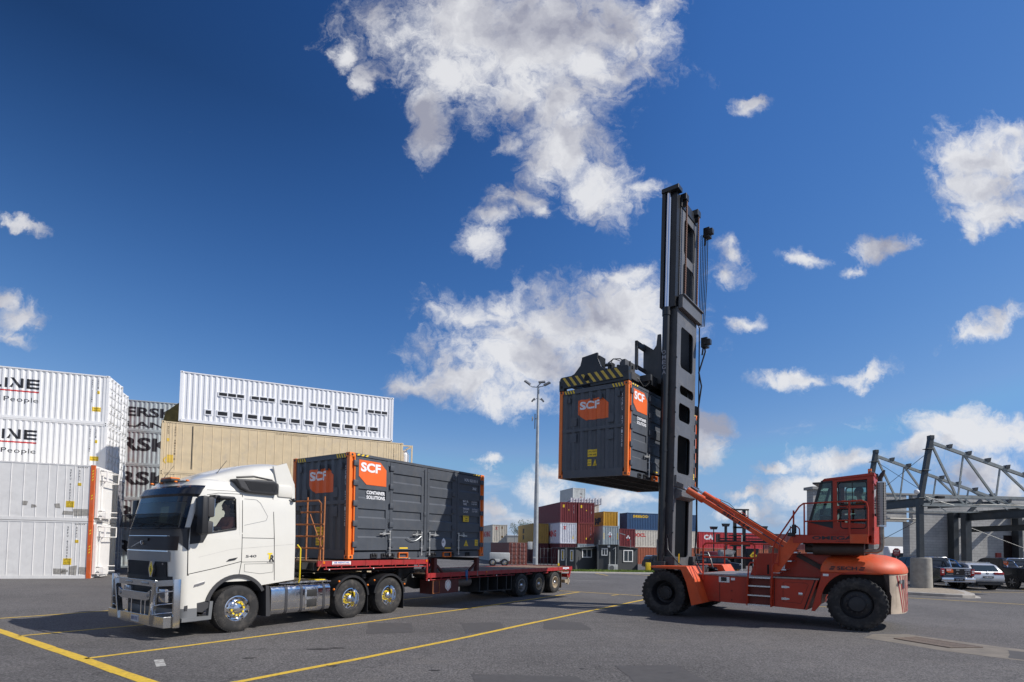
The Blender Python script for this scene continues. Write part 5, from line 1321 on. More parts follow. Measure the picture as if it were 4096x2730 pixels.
m = MB(); a_ = pushed(.42, 1.27, .02); m.cyl(a_, a_+(pushed(.42, 1.27, .05)-a_), .05, n=14); b_ = pushed(.62, 1.2, .02); m.box(b_.x-.02, b_.x+.02, b_.y-.03, b_.y+.03, 1.10, 1.32); H('rear_lamp', m, pm('lamp_grey', (.3, .3, .3), .3, .3), skb)
m = MB(); m.prism([(5.02, 1.455), (4.76, .42), (4.84, .42)]+[(RC_[0]+RA*cos(t), RC_[1]+RA*sin(t)) for t in [radians(185-k_*9.5) for k_ in range(11)]]+[(5.98, 1.455)], 1.222, 1.30, 'y'); H('arch_panel', m, HR, bevel=.006)
m = MB(); m.prism([(5.02, 1.455), (4.76, .42), (4.84, .42)]+[(RC_[0]+RA*cos(t), RC_[1]+RA*sin(t)) for t in [radians(185-k_*9.5) for k_ in range(11)]]+[(5.98, 1.455)], 4.20, 4.28, 'y'); m.box(4.95, 6.4, 1.75, 3.75, .85, 1.44); H('inner_frame', m, MUF)
m = MB(); m.box(5.04, 5.17, 1.214, 1.22, 1.36, 1.42); H('notice_label', m, WHITE)
# ladder
m = MB()
for z in (1.245, 1.01, .75, .49): m.box(3.20, 3.79, 1.02, 1.20, z-.018, z+.018)
ld1 = H('ladder_step', m, ALU)
for a0 in (3.18, 3.80):
    m = MB(); m.tube([(a0, 1.06, .46), (a0+.01, 1.02, .9), (a0+.04, 1.0, 1.28), (a0+.06, 1.0, 1.58), (a0+.10, 1.02, 1.66), (a0+.17, 1.05, 1.66), (a0+.2, 1.08, 1.60)], .022, 8); m.box(a0-.02, a0+.02, 1.04, 1.19, .46, 1.25); H('ladder_rail', m, HR)
m = MB(); m.box(3.20, 3.79, 1.17, 1.195, .50, 1.22); H('ladder_back', m, DRK)
# stair up to the platform
m = MB(); m.prism([(4.32, 2.42), (4.62, 2.42), (4.62, 2.25), (4.50, 2.20), (3.97, 1.40), (3.80, 1.40), (3.96, 1.95)], 1.18, 1.22, 'y'); H('stair_stringer', m, HRL)
m = MB()
for k in range(4): m.box(3.95+k*.14, 4.15+k*.14, 1.22, 1.72, 1.47+k*.24, 1.50+k*.24)
H('stair_tread', m, ALU)
m = MB(); m.box(3.83, 4.0, 1.19, 1.8, 1.385, 1.40); H('stair_foot', m, ALU)
# platform and cab
m = MB(); m.box(4.34, 6.04, 1.16, 3.6, 2.225, 2.43); pf = H('platform', m, HR, bevel=.006)
m = MB(); m.box(5.67, 6.06, 1.10, 1.155, 2.225, 2.455); H('platform_guard', m, HRL, pf)
m = MB(); m.text('OMEGA', (4.80, 1.155, 2.315), (1, 0, 0), (0, 0, 1), .095, .95, .035); m.text('a future in motion', (5.35, 1.155, 2.265), (1, 0, 0), (0, 0, 1), .028, .40, .012); H('maker_lettering', m, BLK_T, pf)
CW0, CW1 = 1.50, 3.0
k = 1.034
cabm = MB()
zB, zT = 2.43, 3.92
# cab frame: side outline (a,z) ; front leans
AF = lambda z: 4.66+(z-2.43)*.25
def post(mb, a0, a1, z0, z1, w0, w1): mb.box(a0, a1, w0, w1, z0, z1)
for w0, w1 in ((CW0, CW0+.05), (CW1-.05, CW1)):
    cabm.prism([(4.62, 2.43), (6.12, 2.43), (6.12, 2.72), (5.30, 2.80), (5.24, 2.70), (4.64, 2.80)], w0, w1, 'y')
    cabm.prism([(5.24, 2.43), (5.34, 2.43), (5.34, 3.90), (5.24, 3.90)], w0-.002, w1+.002, 'y')
    cabm.prism([(6.02, 2.43), (6.14, 2.43), (6.16, 3.93), (6.02, 3.92)], w0-.003, w1+.003, 'y')
    cabm.prism([(5.0, 3.84), (6.16, 3.90), (6.16, 4.01), (5.02, 3.92)], w0-.004, w1+.004, 'y')
    cabm.prism([(5.30, 3.14), (6.05, 3.14), (6.05, 3.22), (5.30, 3.22)], w0, w1, 'y')
cabm.prism([(4.98, 3.90), (5.05, 3.96), (6.18, 4.05), (6.18, 3.98)], CW0-.03, CW1+.03, 'y')
cabm.box(6.10, 6.16, CW0, CW1, 2.23, 2.95); cabm.box(6.10, 6.16, CW0, CW0+.12, 2.9, 3.98); cabm.box(6.10, 6.16, CW1-.12, CW1, 2.9, 3.98); cabm.box(6.1, 6.16, CW0, CW1, 3.8, 3.99)
cabm.box(5.5, 5.62, 2.0, 2.3, 4.0, 4.06)
cb = H('cab_frame', cabm, HR, bevel=.006)
BG = pm('cab_black_trim', (.012, .013, .015), .35)
t_ = MB()
for w0, w1 in ((CW0-.006, CW0+.03), (CW1-.03, CW1+.006)):
    t_.prism([(4.66, 2.80), (4.72, 2.80), (5.02, 3.87), (4.94, 3.87)], w0, w1, 'y'); t_.prism([(4.94, 3.82), (5.24, 3.85), (5.24, 3.90), (4.96, 3.88)], w0, w1, 'y'); t_.box(5.20, 5.24, w0, w1, 2.8, 3.88)
    t_.prism([(4.64, 2.80), (5.24, 2.82), (5.24, 2.62)], w0-.001, w1+.001, 'y')
    # rubber surrounds of the door panes
    for (a0, z0, a1, z1) in ((5.37, 3.24, 6.01, 3.84), (5.42, 2.62, 5.99, 3.13)):
        pts = rr(z0, z1, a0, a1, .07, 4); P3 = [(x, (w0+w1)/2, y) for x, y in [(p[0], p[1]) for p in pts]]
        t_.tube(P3, .020, 6, closed=True)
for w in (CW0, CW1): pass
t_.bar((4.68, CW0, 2.8), (4.68, CW1, 2.8), .04, .05); t_.bar((4.98, CW0, 3.88), (4.98, CW1, 3.88), .04, .06); t_.bar((4.70, 2.9, 2.8), (4.99, 2.9, 3.88), .05, .06)
t_.bar((5.69, CW0, 3.25), (5.69, CW0, 3.84), .012, .02)
H('window_frame', t_, BG, cb)
g = MB()
for w in (CW0+.02, CW1-.02):
    g.quad((4.70, w, 2.80), (5.22, w, 2.82), (5.22, w, 3.86), (4.98, w, 3.86)); g.quad((5.37, w, 3.24), (6.01, w, 3.24), (6.01, w, 3.84), (5.37, w, 3.84)); g.quad((5.42, w, 2.62), (5.99, w, 2.62), (5.99, w, 3.13), (5.42, w, 3.13))
H('side_glass', g, GLASSG, cb)
g = MB(); g.quad((4.68, CW0+.05, 2.8), (4.68, CW1-.05, 2.8), (4.97, CW1-.05, 3.88), (4.97, CW0+.05, 3.88)); g.quad((6.13, CW0+.12, 2.95), (6.13, CW1-.12, 2.95), (6.13, CW1-.12, 3.8), (6.13, CW0+.12, 3.8)); H('end_glass', g, GLASSG, cb)
m = MB(); m.cyl((5.42, CW0-.03, 3.17), (5.42, CW0, 3.17), .02, n=8); m.bar((5.42, CW0-.03, 3.17), (5.55, CW0-.03, 3.17), .02, .02); m.box(5.95, 5.99, CW0-.02, CW0, 3.14, 3.20); H('door_handle', m, BG, cb)
m = MB()
for z in (2.95, 3.55, 2.6, 3.8): m.cyl((6.15, CW0-.03, z-.04), (6.15, CW0-.03, z+.04), .018, n=8)
H('door_hinge', m, DRK, cb)
m = MB(); m.box(4.75, 6.08, CW0+.06, CW1-.06, 2.44, 2.50); m.bbox(4.85, 5.15, 1.9, 2.6, 2.5, 3.0, .05); m.cyl((5.05, 2.2, 2.8), (5.22, 2.2, 3.08), .03); m.tube([(5.24+.05*cos(a), 2.2+.18*sin(a), 3.08+.12*cos(a)) for a in [2*pi*q/18 for q in range(18)]], .015, 6, closed=True)
m.box(4.75, 6.08, CW0+.06, CW1-.06, 3.84, 3.88); H('cab_interior', m, BG, cb)
m = MB(); m.bbox(5.55, 5.98, 2.0, 2.5, 2.72, 2.86, .05); m.bbox(5.90, 6.02, 2.0, 2.5, 2.8, 3.28, .05); m.bbox(5.92, 6.0, 2.12, 2.38, 3.30, 3.50, .03); m.bbox(5.5, 5.9, 1.9, 2.0, 2.9, 2.98, .02); H('seat', m, BG, cb)
m = MB(); m.box(5.42, 5.62, CW1-.08, CW1-.07, 3.27, 3.50); H('paper_notice', m, WHITE, cb)
m = MB(); m.cyl((6.02, 2.2, 4.03), (6.02, 2.2, 4.22), .012); m.tube([(5.98, 1.9, 4.03), (6.05, 1.95, 4.14), (6.15, 2.1, 4.10), (6.2, 2.4, 4.0)], .018, 6); m.bbox(6.1, 6.22, 2.0, 2.2, 3.98, 4.08, .02); H('roof_fittings', m, BG, cb)
m = MB(); m.cyl((6.02, 2.2, 4.12), (6.02, 2.2, 4.24), .045, n=12); H('beacon', m, AMBER, cb)
# silencer under the platform and exhaust stack
m = MB(); m.cyl((4.78, 1.50, 2.07), (5.95, 1.50, 2.07), .16, n=24); m.cyl((4.62, 1.5, 2.07), (4.78, 1.5, 2.07), .09, n=16); H('silencer', m, MUF)
m = MB(); m.box(4.5, 6.0, 1.9, 3.4, 1.97, 2.22); H('cab_mount', m, MB_)
m = MB(); m.tube([(5.95, 1.50, 2.03), (6.22, 1.50, 2.03), (6.29, 1.50, 2.07), (6.32, 1.50, 2.15), (6.32, 1.50, 2.70)], .055, 12); H('exhaust_pipe', m, pm('stained_pipe', (.30, .25, .2), .35, .6, var=.3, vscale=12))
perf = bpy.data.materials.new('perforated_guard'); perf.use_nodes = True
def mkperf():
    nt = perf.node_tree; L = nt.links; b = nt.nodes['Principled BSDF']; b.inputs['Metallic'].default_value = .3; b.inputs['Roughness'].default_value = .5
    tc = nt.nodes.new('ShaderNodeTexCoord'); mp = nt.nodes.new('ShaderNodeMapping'); L.new(tc.outputs['Object'], mp.inputs[0])
    v = nt.nodes.new('ShaderNodeTexVoronoi'); v.inputs['Scale'].default_value = 24; v.inputs['Randomness'].default_value = 0; L.new(mp.outputs[0], v.inputs['Vector'])
    r = nt.nodes.new('ShaderNodeValToRGB'); L.new(v.outputs['Distance'], r.inputs[0]); e = r.color_ramp.elements; e[0].position = .40; e[0].color = (.02, .018, .016, 1); e[1].position = .52; e[1].color = (.40, .36, .32, 1); L.new(r.outputs[0], b.inputs['Base Color'])
mkperf()
m = MB(); m.cyl((6.32, 1.50, 2.66), (6.32, 1.50, 3.80), .105, n=28); H('exhaust_guard', m, perf)
m = MB(); m.cyl((6.32, 1.5, 3.78), (6.32, 1.5, 3.80+.005), .107, n=28); m.cyl((6.32, 1.5, 2.655), (6.32, 1.5, 2.70), .107, n=28); H('guard_band', m, ALU)
m = MB(); m.tube([(6.30, 1.50, 3.80), (6.30, 1.5, 3.90), (6.35, 1.5, 4.0), (6.40, 1.5, 4.10)], [.055, .055, .052, .02], 12); H('exhaust_tip', m, MUF)
# rails
def rail(nm, *pts, r=.02, mat=HR):
    m = MB(); m.tube(pts, r, 8); return H(nm, m, mat)
w = 1.13
rail('hand_rail', (4.36, w, 2.43), (4.36, w, 3.10), r=.022)
rail('hand_rail', (3.83, w, 1.45), (3.84, w, 2.05), (3.90, w, 2.25), (4.50, w, 3.20), (4.60, w, 3.28), (5.4, w, 3.30), (5.93, w, 3.31), (6.03, w, 3.26), (6.06, w, 3.12), (6.06, w, 2.4), r=.022)
rail('hand_rail', (4.62, w, 3.28), (4.62, w, 2.43)); rail('hand_rail', (4.62, w, 2.80), (6.05, w, 2.82)); rail('hand_rail', (5.66, w, 3.30), (5.66, w, 2.45), r=.026)
rail('hand_rail', (3.98, w, 1.60), (3.99, w, 2.10), (4.05, w, 2.25), (4.28, w, 2.62), (4.36, w, 2.68), (4.44, w, 2.67), (4.50, w, 2.60), (4.51, w, 2.43), r=.018)
rail('front_rail', (1.90, 1.18, 1.10), (1.90, 1.18, 2.08), (1.93, 1.18, 2.15), (2.0, 1.18, 2.19), (3.20, 1.18, 2.22), (3.30, 1.18, 2.20), (3.35, 1.18, 2.12), (3.36, 1.18, 1.29), r=.024)
rail('front_rail', (1.90, 1.18, 1.78), (3.36, 1.18, 1.78), r=.026)
rail('front_rail', (1.58, 4.3, 1.28), (1.58, 4.3, 2.10), (1.62, 4.3, 2.17), (1.7, 4.3, 2.20), (3.9, 4.3, 2.22), r=.022); rail('front_rail', (3.1, 4.3, 2.2), (3.1, 4.3, 1.3), r=.02)
rail('front_rail', (4.6, 4.3, 1.95), (4.7, 4.3, 2.2), (4.9, 4.3, 2.3), (5.0, 4.3, 2.0), r=.02)
m = MB(); m.bbox(4.33, 4.44, 1.0, 1.12, 2.46, 2.72, .04); m.bar((4.28, 1.13, 2.45), (4.28, 1.13, 2.68), .02, .02); m.bbox(4.22, 4.40, 1.05, 1.16, 2.40, 2.50, .02); H('platform_lamp', m, BG)
# tilt jacks
for w_, a0, z0, a1, z1 in ((2.12, 1.08, 3.90, 3.98, 1.98), (3.32, 1.18, 3.88, 4.05, 1.98)):
    d = Vector((a1-a0, 0, z1-z0)).normalized(); n = Vector((-d.z, 0, d.x)) if d.x < 0 else Vector((d.z*-1, 0, d.x)); n = Vector((.55, 0, .83))
    m = MB(); p0 = Vector((a0, w_, z0)); p1 = Vector((a1, w_, z1)); m.bar(p0+(p1-p0)*.16, p1, .17, .13); m.cyl(p0-d*.0, p0+(p1-p0)*.18, .10, n=20); m.cyl(p0+(p1-p0)*.14, p0+(p1-p0)*.175, .115, n=20)
    jk = H('tilt_jack', m, HRL, bevel=.005)
    m = MB(); m.cyl(p0-d*.50, p0, .035, n=12); H('jack_rod', m, CHROME, jk)
    m = MB(); q = Vector((0, 0, .09)); m.tube([p0+d*.3+q, p0+d*1.2+q*1.2, p1+q], .012, 6); m.tube([p0+d*.35+q+Vector((0, .05, 0)), p0+d*1.0+q*2.2, p0+d*1.3+q*1.2], .010, 6); m.bar(p0+d*1.1+Vector((0, 0, .085)), p1+Vector((0, 0, .085)), .03, .02)
    H('jack_hose', m, MG if w_ < 3 else BLACK, jk)
    m = MB(); pa = p0+(p1-p0)*.42+Vector((0, 0, .10)); pb = p0+(p1-p0)*.50+Vector((0, 0, .10)); m.tube([pa, pa+Vector((.02, 0, .06)), pb+Vector((-.02, 0, .06)), pb], .014, 6); H('grab_handle', m, HR, jk)
m = MB(); m.bar((2.0, 2.02, 3.15), (2.02, 2.02, 3.14), .001, .001)
jd = Vector((3.98-1.08, 0, 1.98-3.90)).normalized(); ju = Vector((-jd.z, 0, jd.x))
m = MB(); m.text('SECH4', Vector((1.08, 2.028, 3.90))+jd*1.35-ju*.045, jd, ju, .10, .95, .03); H('jack_lettering', m, BLK_T, hd)
# ---- mast
def lean(z): return (z-1.4)*.0185
def LB(mb, a0, a1, w0, w1, z0, z1):      # box leaning with the mast
    l0, l1 = lean(z0), lean(z1)
    vs_ = [Vector((a+(l0 if z == z0 else l1), w, z)) for z in (z0, z1) for w in (w0, w1) for a in (a0, a1)]
    mb.add(vs_, [(0, 2, 3, 1), (4, 5, 7, 6), (0, 1, 5, 4), (2, 6, 7, 3), (0, 4, 6, 2), (1, 3, 7, 5)])
for w0, w1, wi in ((1.90, 2.02, 2.06), (3.50, 3.62, 3.46)):
    m = MB(); LB(m, .38, .62, w0, w1, 1.0, 9.9); LB(m, .16, .22, w0, w1, 1.0, 9.9); LB(m, .2, .4, (w0+w1)/2-.02, (w0+w1)/2+.02, 1.0, 9.9); om = H('outer_mast_beam', m, MG, bevel=.01)
    m = MB(); LB(m, .10, .58, min(wi, wi-.001), wi+.14 if wi < 3 else wi, 2.2, 9.8) if False else None
    m = MB(); a_, b_ = (2.05, 2.20) if wi < 3 else (3.32, 3.47); LB(m, .16, .52, a_, b_, 1.6, 13.75); H('inner_mast_beam', m, MB_ if True else MG, bevel=.01)
m = MB(); LB(m, .53, .60, 2.05, 2.22, 9.9, 13.7); LB(m, .53, .60, 3.30, 3.47, 9.9, 13.7); H('inner_mast_flange', m, MG)
def plate(mb, a, t, w0, w1, z0, z1, holes_, r=.14):
    """flat plate in the w-z plane with round cornered openings"""
    cur = z0
    for (a0, a1, b0, b1) in sorted(holes_, key=lambda h: h[2]):
        LB(mb, a, a+t, w0, w1, cur, b0); LB(mb, a, a+t, w0, a0, b0, b1); LB(mb, a, a+t, a1, w1, b0, b1); cur = b1
        for cx, cz, sx, sz in ((a0, b0, 1, 1), (a1, b0, -1, 1), (a1, b1, -1, -1), (a0, b1, 1, -1)):
            pts = [(cx, cz)]+[(cx+sx*(r-r*sin(t_)), cz+sz*(r-r*cos(t_))) for t_ in [pi/2*i/5 for i in range(6)]]
            pts = [(cx, cz)]+[(cx+sx*r*(1-cos(t_)), cz+sz*r*(1-sin(t_))) for t_ in [pi/2*i/5 for i in range(6)]]
            l = lean(cz); M_ = Matrix.Translation((l, 0, 0)); mb.prism(pts, a, a+t, 'x', M=M_)
    LB(mb, a, a+t, w0, w1, cur, z1)
m = MB(); plate(m, .622, .03, 1.90, 3.66, 1.45, 9.9, [(2.12, 3.30, 1.72, 3.85), (2.16, 3.28, 4.50, 5.75), (2.20, 3.22, 6.24, 6.82), (2.24, 3.50, 7.12, 7.42), (2.24, 3.36, 8.0, 9.36)])
H('mast_plate', m, pm('mast_plate_grey', (.10, .10, .105), .45, var=.15, vscale=2, dirt=.35, dcol=(.2, .18, .15), streak=.3), bevel=.006)
m = MB(); plate(m, .60, .03, 2.06, 3.48, 9.95, 13.55, [(2.36, 3.36, 10.25, 11.55), (2.38, 3.38, 11.85, 13.05)]); H('inner_mast_plate', m, MATS['mast_plate_grey'], bevel=.006)
m = MB(); LB(m, .655, .80, 1.95, 3.80, 9.86, 10.30); LB(m, .62, .86, 1.95, 3.80, 10.26, 10.30); H('mast_head_beam', m, MATS['mast_plate_grey'], bevel=.01)
m = MB(); LB(m, .18, .66, 2.05, 3.48, 13.3, 13.62); LB(m, .12, .70, 1.62, 1.98, 13.70, 13.84); LB(m, .45, .78, 2.1, 2.35, 13.55, 13.75); LB(m, .45, .78, 3.2, 3.5, 13.55, 13.75); H('mast_top_plate', m, MB_, bevel=.01)
for wv in (2.22, 3.34):
    m = MB(); l = lean(13.5); m.lathe([(.0, -.05), (.15, -.05), (.15, .05), (0, .05)], (.62+l, wv, 13.50), 'y', 20); pz = H('chain_pulley', m, MB_)
    m = MB(); n = 90
    for k in range(n):
        z = 9.9+(13.5-9.9)*k/n; q = lean(z); m.box(.76+q-.02, .76+q+.02, wv-(.045 if k % 2 else .028), wv+(.045 if k % 2 else .028), z, z+.036)
    H('lift_chain', m, CHAIN, pz)
    m = MB(); 
    for k in range(50): z = 5.0+k*.096; q = lean(z); m.box(.44+q, .48+q, wv+.12-(.035 if k % 2 else .02), wv+.12+(.035 if k % 2 else .02), z, z+.08)
    H('lift_chain', m, CHAIN, pz)
for wv in (1.76, 3.76):
    m = MB(); m.cyl((.33+lean(1.1), wv, 1.05), (.33+lean(9.85), wv, 9.85), .115, n=28); m.cyl((.33+lean(9.6), wv, 9.62), (.33+lean(9.88), wv, 9.88), .135, n=28); m.cyl((.33+lean(5.2), wv, 5.15), (.33+lean(5.2), wv, 5.22), .125, n=28); m.cyl((.33+lean(2.2), wv, 2.15), (.33+lean(2.2), wv, 2.2), .125, n=28); lc = H('lift_cylinder', m, MB_)
    m = MB(); m.cyl((.33+lean(9.85), wv, 9.85), (.33+lean(13.7), wv, 13.70), .088, n=28); H('cylinder_rod', m, CHROME, lc)
    m = MB(); LB(m, .13, .245, wv-.10, wv+.18, 9.9, 13.7); LB(m, .42, .60, min(wv, 2.75) if wv > 2.75 else wv+.02, wv+.28 if wv < 2.75 else wv-.02, 9.9, 13.68) if wv < 2.75 else LB(m, .42, .60, wv-.28, wv-.02, 9.9, 13.68); H('cylinder_guard', m, MB_, lc)
m = MB(); m.vtext('OMEGA', (.33+lean(8.2), 1.76-.118, 8.45), (1, 0, 0), (0, 0, 1), .13, .165, .015, .13); H('mast_lettering', m, pm('pale_letter', (.3, .3, .32), .5))
m = MB()
for z in (3.2, 4.6, 5.6, 6.4, 7.2, 8.2, 2.5): q = lean(z); m.bbox(.64+q, .68+q, 1.86, 1.90, z, z+.05, .005)
H('hose_clip', m, MB_)
# hoses on the far side of the mast, camera heads
for k in range(5):
    m = MB(); x0 = .70+k*.05; m.tube([(x0+lean(13.2), 3.78+.03*k, 13.1), (x0+lean(11.5), 3.78+.03*k, 11.5), (x0-.02+lean(9.8), 3.80, 9.8)], .014, 6); H('mast_hose', m, BLACK)
m = MB(); m.tube([(.86+lean(9.5), 3.8, 9.4), (.92+lean(9), 3.82, 8.9), (.72+lean(8.2), 3.8, 8.2), (.82+lean(7.8), 3.8, 7.7), (.72+lean(7), 3.8, 6.9), (.70+lean(5), 3.8, 4.8), (.76+lean(3), 3.8, 2.6), (.72, 3.8, 1.9), (.95, 3.6, 1.45)], .028, 6); m.tube([(.72+lean(9), 3.8, 9.8), (.72+lean(7), 3.84, 6.4), (.74+lean(4), 3.8, 3.4), (.72, 3.82, 1.6)], .022, 6); H('mast_hose', m, BLACK)
for z in (12.95, 9.05):
    m = MB(); q = lean(z); m.bbox(.80+q, 1.02+q, 3.70, 3.98, z, z+.34, .02); m.bbox(.92+q, 1.14+q, 3.65, 3.85, z+.06, z+.24, .02); m.tube([(.85+q, 3.8, z), (.82+q, 3.8, z-.25)], .03, 6); H('mast_camera', m, MB_)
m = MB(); LB(m, .55, .72, 1.95, 3.62, 4.02, 4.40); m.prism([(.60, 4.5), (.75, 4.2), (1.0, 4.08), (.98, 3.98), (.60, 4.02)], 1.98, 2.08, 'y'); m.prism([(.60, 4.5), (.75, 4.2), (1.0, 4.08), (.98, 3.98), (.60, 4.02)], 3.36, 3.46, 'y'); m.prism([(.64, 4.0), (.90, 3.9), (.90, 3.70), (.70, 3.62), (.64, 3.62)], 2.05, 3.4, 'y')
H('mast_yoke', m, MATS['mast_plate_grey'], bevel=.01)
m = MB(); m.box(.12, .80, 1.75, 2.15, 1.25, 1.75); m.box(.12, .80, 3.4, 3.8, 1.25, 1.75); m.box(.2, 1.3, 2.1, 3.5, .9, 1.45); m.box(.15, .55, 1.55, 1.9, 1.3, 1.6); H('mast_foot', m, MG, bevel=.015)
m = MB(); m.tube([(.52, 1.83, 2.35), (.55, 1.80, 2.0), (.58, 1.78, 1.95), (.95, 1.7, 1.55), (1.2, 1.65, 1.40)], .022, 8); m.tube([(.50, 1.84, 2.0), (.50, 1.82, 2.42), (.55, 1.82, 2.46), (.57, 1.83, 2.38)], .014, 6); H('mast_hose', m, MG)
m = MB(); m.cyl((.95, 1.72, 1.5), (.95, 1.72, 1.85), .018, n=8); H('yellow_peg', m, NUT)
m = MB(); m.box(.90, 1.25, 3.3, 3.6, 1.40, 1.48); m.box(.9, 1.2, 3.35, 3.55, 1.60, 1.66); m.tube([(1.3, 3.4, 1.40), (1.5, 3.3, 1.42), (1.42, 3.3, 1.7), (1.3, 3.4, 1.9)], .03, 6); H('valve_block', m, MG)
m = MB(); m.box(.24, .30, 1.635, 1.66, 1.85, 2.3) ; H('data_plate', m, MGP)
# ---- carriage and spreader
m = MB()
for w0 in (1.85, 3.52):
    m.prism([(.25, 9.1), (.14, 9.1), (.10, 8.75), (0.0, 8.62), (-.36, 8.9), (-.36, 7.92), (.20, 7.42), (.3, 7.5)], w0, w0+.07, 'y')
cr_ = H('carriage', m, MG, bevel=.01)
m = MB()
m.box(-.36, -.28, 1.2, 4.3, 8.62, 8.80); m.box(-.36, -.28, 1.2, 4.3, 7.9, 8.0); m.box(-.30, .2, 1.2, 1.28, 7.4, 7.6); m.box(-.36, -.28, 1.2, 1.3, 7.85, 8.8); m.box(.0, .15, 1.9, 3.6, 7.3, 8.6); m.box(-.36, -.28, 1.92, 2.02, 7.9, 8.7)
H('carriage_bar', m, MG, cr_)
m = MB(); m.box(-1.75, -.75, .06, 6.02, 7.24, 7.58); m.box(-.70, .15, 1.4, 4.6, 7.3, 7.62); m.box(-1.5, -1.0, .8, 5.2, 7.58, 7.72); sp_ = H('spreader_beam', m, MB_, bevel=.01)
m = MB(); m.box(-.32, -.16, .05, 3.0, 7.36, 7.60); m.box(-2.3, -2.14, .05, 6.0, 7.36, 7.56); H('telescopic_arm', m, MG, sp_)
for w0, s_ in ((-.06, -1), (5.98, 1)):
    m = MB(); pts = [(-2.44, 7.22), (-2.44, 7.55), (-2.38, 7.60), (-.02, 7.60), (.04, 7.55), (.04, 7.24)]; m.prism(pts, w0, w0+.14, 'y')
    for a0 in (-2.46, -.14): m.bbox(a0, a0+.19, w0-.01, w0+.20, 7.135, 7.42, .02)
    m.box(-1.3, .0, w0+.02, w0+.12, 7.14, 7.235) if s_ < 0 else None
    eb_ = H('spreader_end_beam', m, MB_, sp_, bevel=.006)
    q = MB(); fy = w0-.003 if s_ < 0 else w0+.143
    for i in range(10):
        a0 = -2.34+i*.235
        for (zz0, zz1) in ((7.26, 7.57),):
            x0, x1 = a0+.23, a0; q.add([(x0, fy, zz0), (x0+.10, fy, zz0), (x1+.10, fy, zz1), (x1, fy, zz1)], [(0, 1, 2, 3)]) if x0+.1 < .03 else None
    H('hazard_stripe', q, pm('hazard_yellow', (.62, .42, .06), .5, var=.2, vscale=12), eb_)
    q = MB(); q.lathe([(0, 0), (.10, 0)], (-1.42, fy-.002 if s_ < 0 else fy+.002, 7.43), 'y', 20); H('lifting_hole', q, GAP, eb_)
    q = MB(); q.lathe([(0, 0), (.05, 0)], (-2.36, w0-.013 if s_ < 0 else w0+.21, 7.27), 'y', 12); H('twistlock_hole', q, GAP, eb_)
    q = MB(); q.box(-2.463, -2.458, w0+.0, w0+.1, 7.2, 7.5); q.lathe([(0, .0), (.055, 0)], (.053, w0+.08, 7.40), 'x', 16); H('end_hole', q, GAP, eb_)
    q = MB(); q.prism([(-2.05, 7.60), (-1.90, 7.65), (-1.68, 7.88), (-1.63, 8.06), (-1.62, 8.14), (-1.06, 8.20), (-1.04, 8.0), (-.92, 7.72), (-.80, 7.60)], w0+.02, w0+.10, 'y'); q.box(-1.5, -1.02, w0+.1, w0+.5, 7.58, 8.12) if s_ < 0 else None; H('guide_horn', q, MB_, sp_, bevel=.006)
m = MB()
for k in range(10): a0 = -.95+.09*k; m.bbox(a0, a0+.07, .25+.03*k, .5, 7.62, 7.74+.08*((k*7) % 3), .01)
m.tube([(-.85, .3, 7.9), (-.7, .35, 8.02), (-.5, .45, 8.02), (-.3, .6, 7.8), (-.2, .9, 7.62)], .018, 6); m.tube([(-.9, .4, 7.8), (-.72, .4, 8.05), (-.4, .5, 7.9), (-.3, .8, 7.62)], .014, 6); m.cyl((-.95, .3, 7.85), (-.72, .3, 7.85), .05, n=10); m.bbox(-.35, -.2, .2, .9, 7.6, 7.9, .02)
H('hydraulic_fittings', m, MG, sp_)
m = MB()
for k in range(7): m.tube([(-.2, 1.0+k*.13, 7.55), (.0, 1.1+k*.13, 7.20+.03*(k % 3)), (.15, 1.4+k*.1, 7.5)], .016, 6)
H('hydraulic_hose', m, BLACK, sp_)
# ------------------------------------------------------------------ people
def skin(name, nodes, edges, mat, parent, lv=1, root=0):
    base = OFF.get(parent.name, Vector((0, 0, 0))); me = bpy.data.meshes.new(name); bm = bmesh.new(); sl = bm.verts.layers.skin.verify()
    vs_ = []
    for (x, y, z, r) in nodes:
        v = bm.verts.new(Vector((x, y, z))-base); v[sl].radius = (r, r) if not isinstance(r, tuple) else r; vs_.append(v)
    vs_[root][sl].use_root = True
    for a, b in edges: bm.edges.new((vs_[a], vs_[b]))
    bm.to_mesh(me); bm.free(); me.materials.append(mat)
    o = bpy.data.objects.new(name, me); COL.objects.link(o); o.parent = parent; OFF[o.name] = base
    s = o.modifiers.new('skin', 'SKIN'); s.use_smooth_shade = True; ss = o.modifiers.new('sub', 'SUBSURF'); ss.levels = lv; ss.render_levels = lv
    return o
SKIN = pm('skin', (.42, .23, .15), .55, var=.06); HAIR = pm('dark_hair', (.02, .014, .01), .7, var=.2)
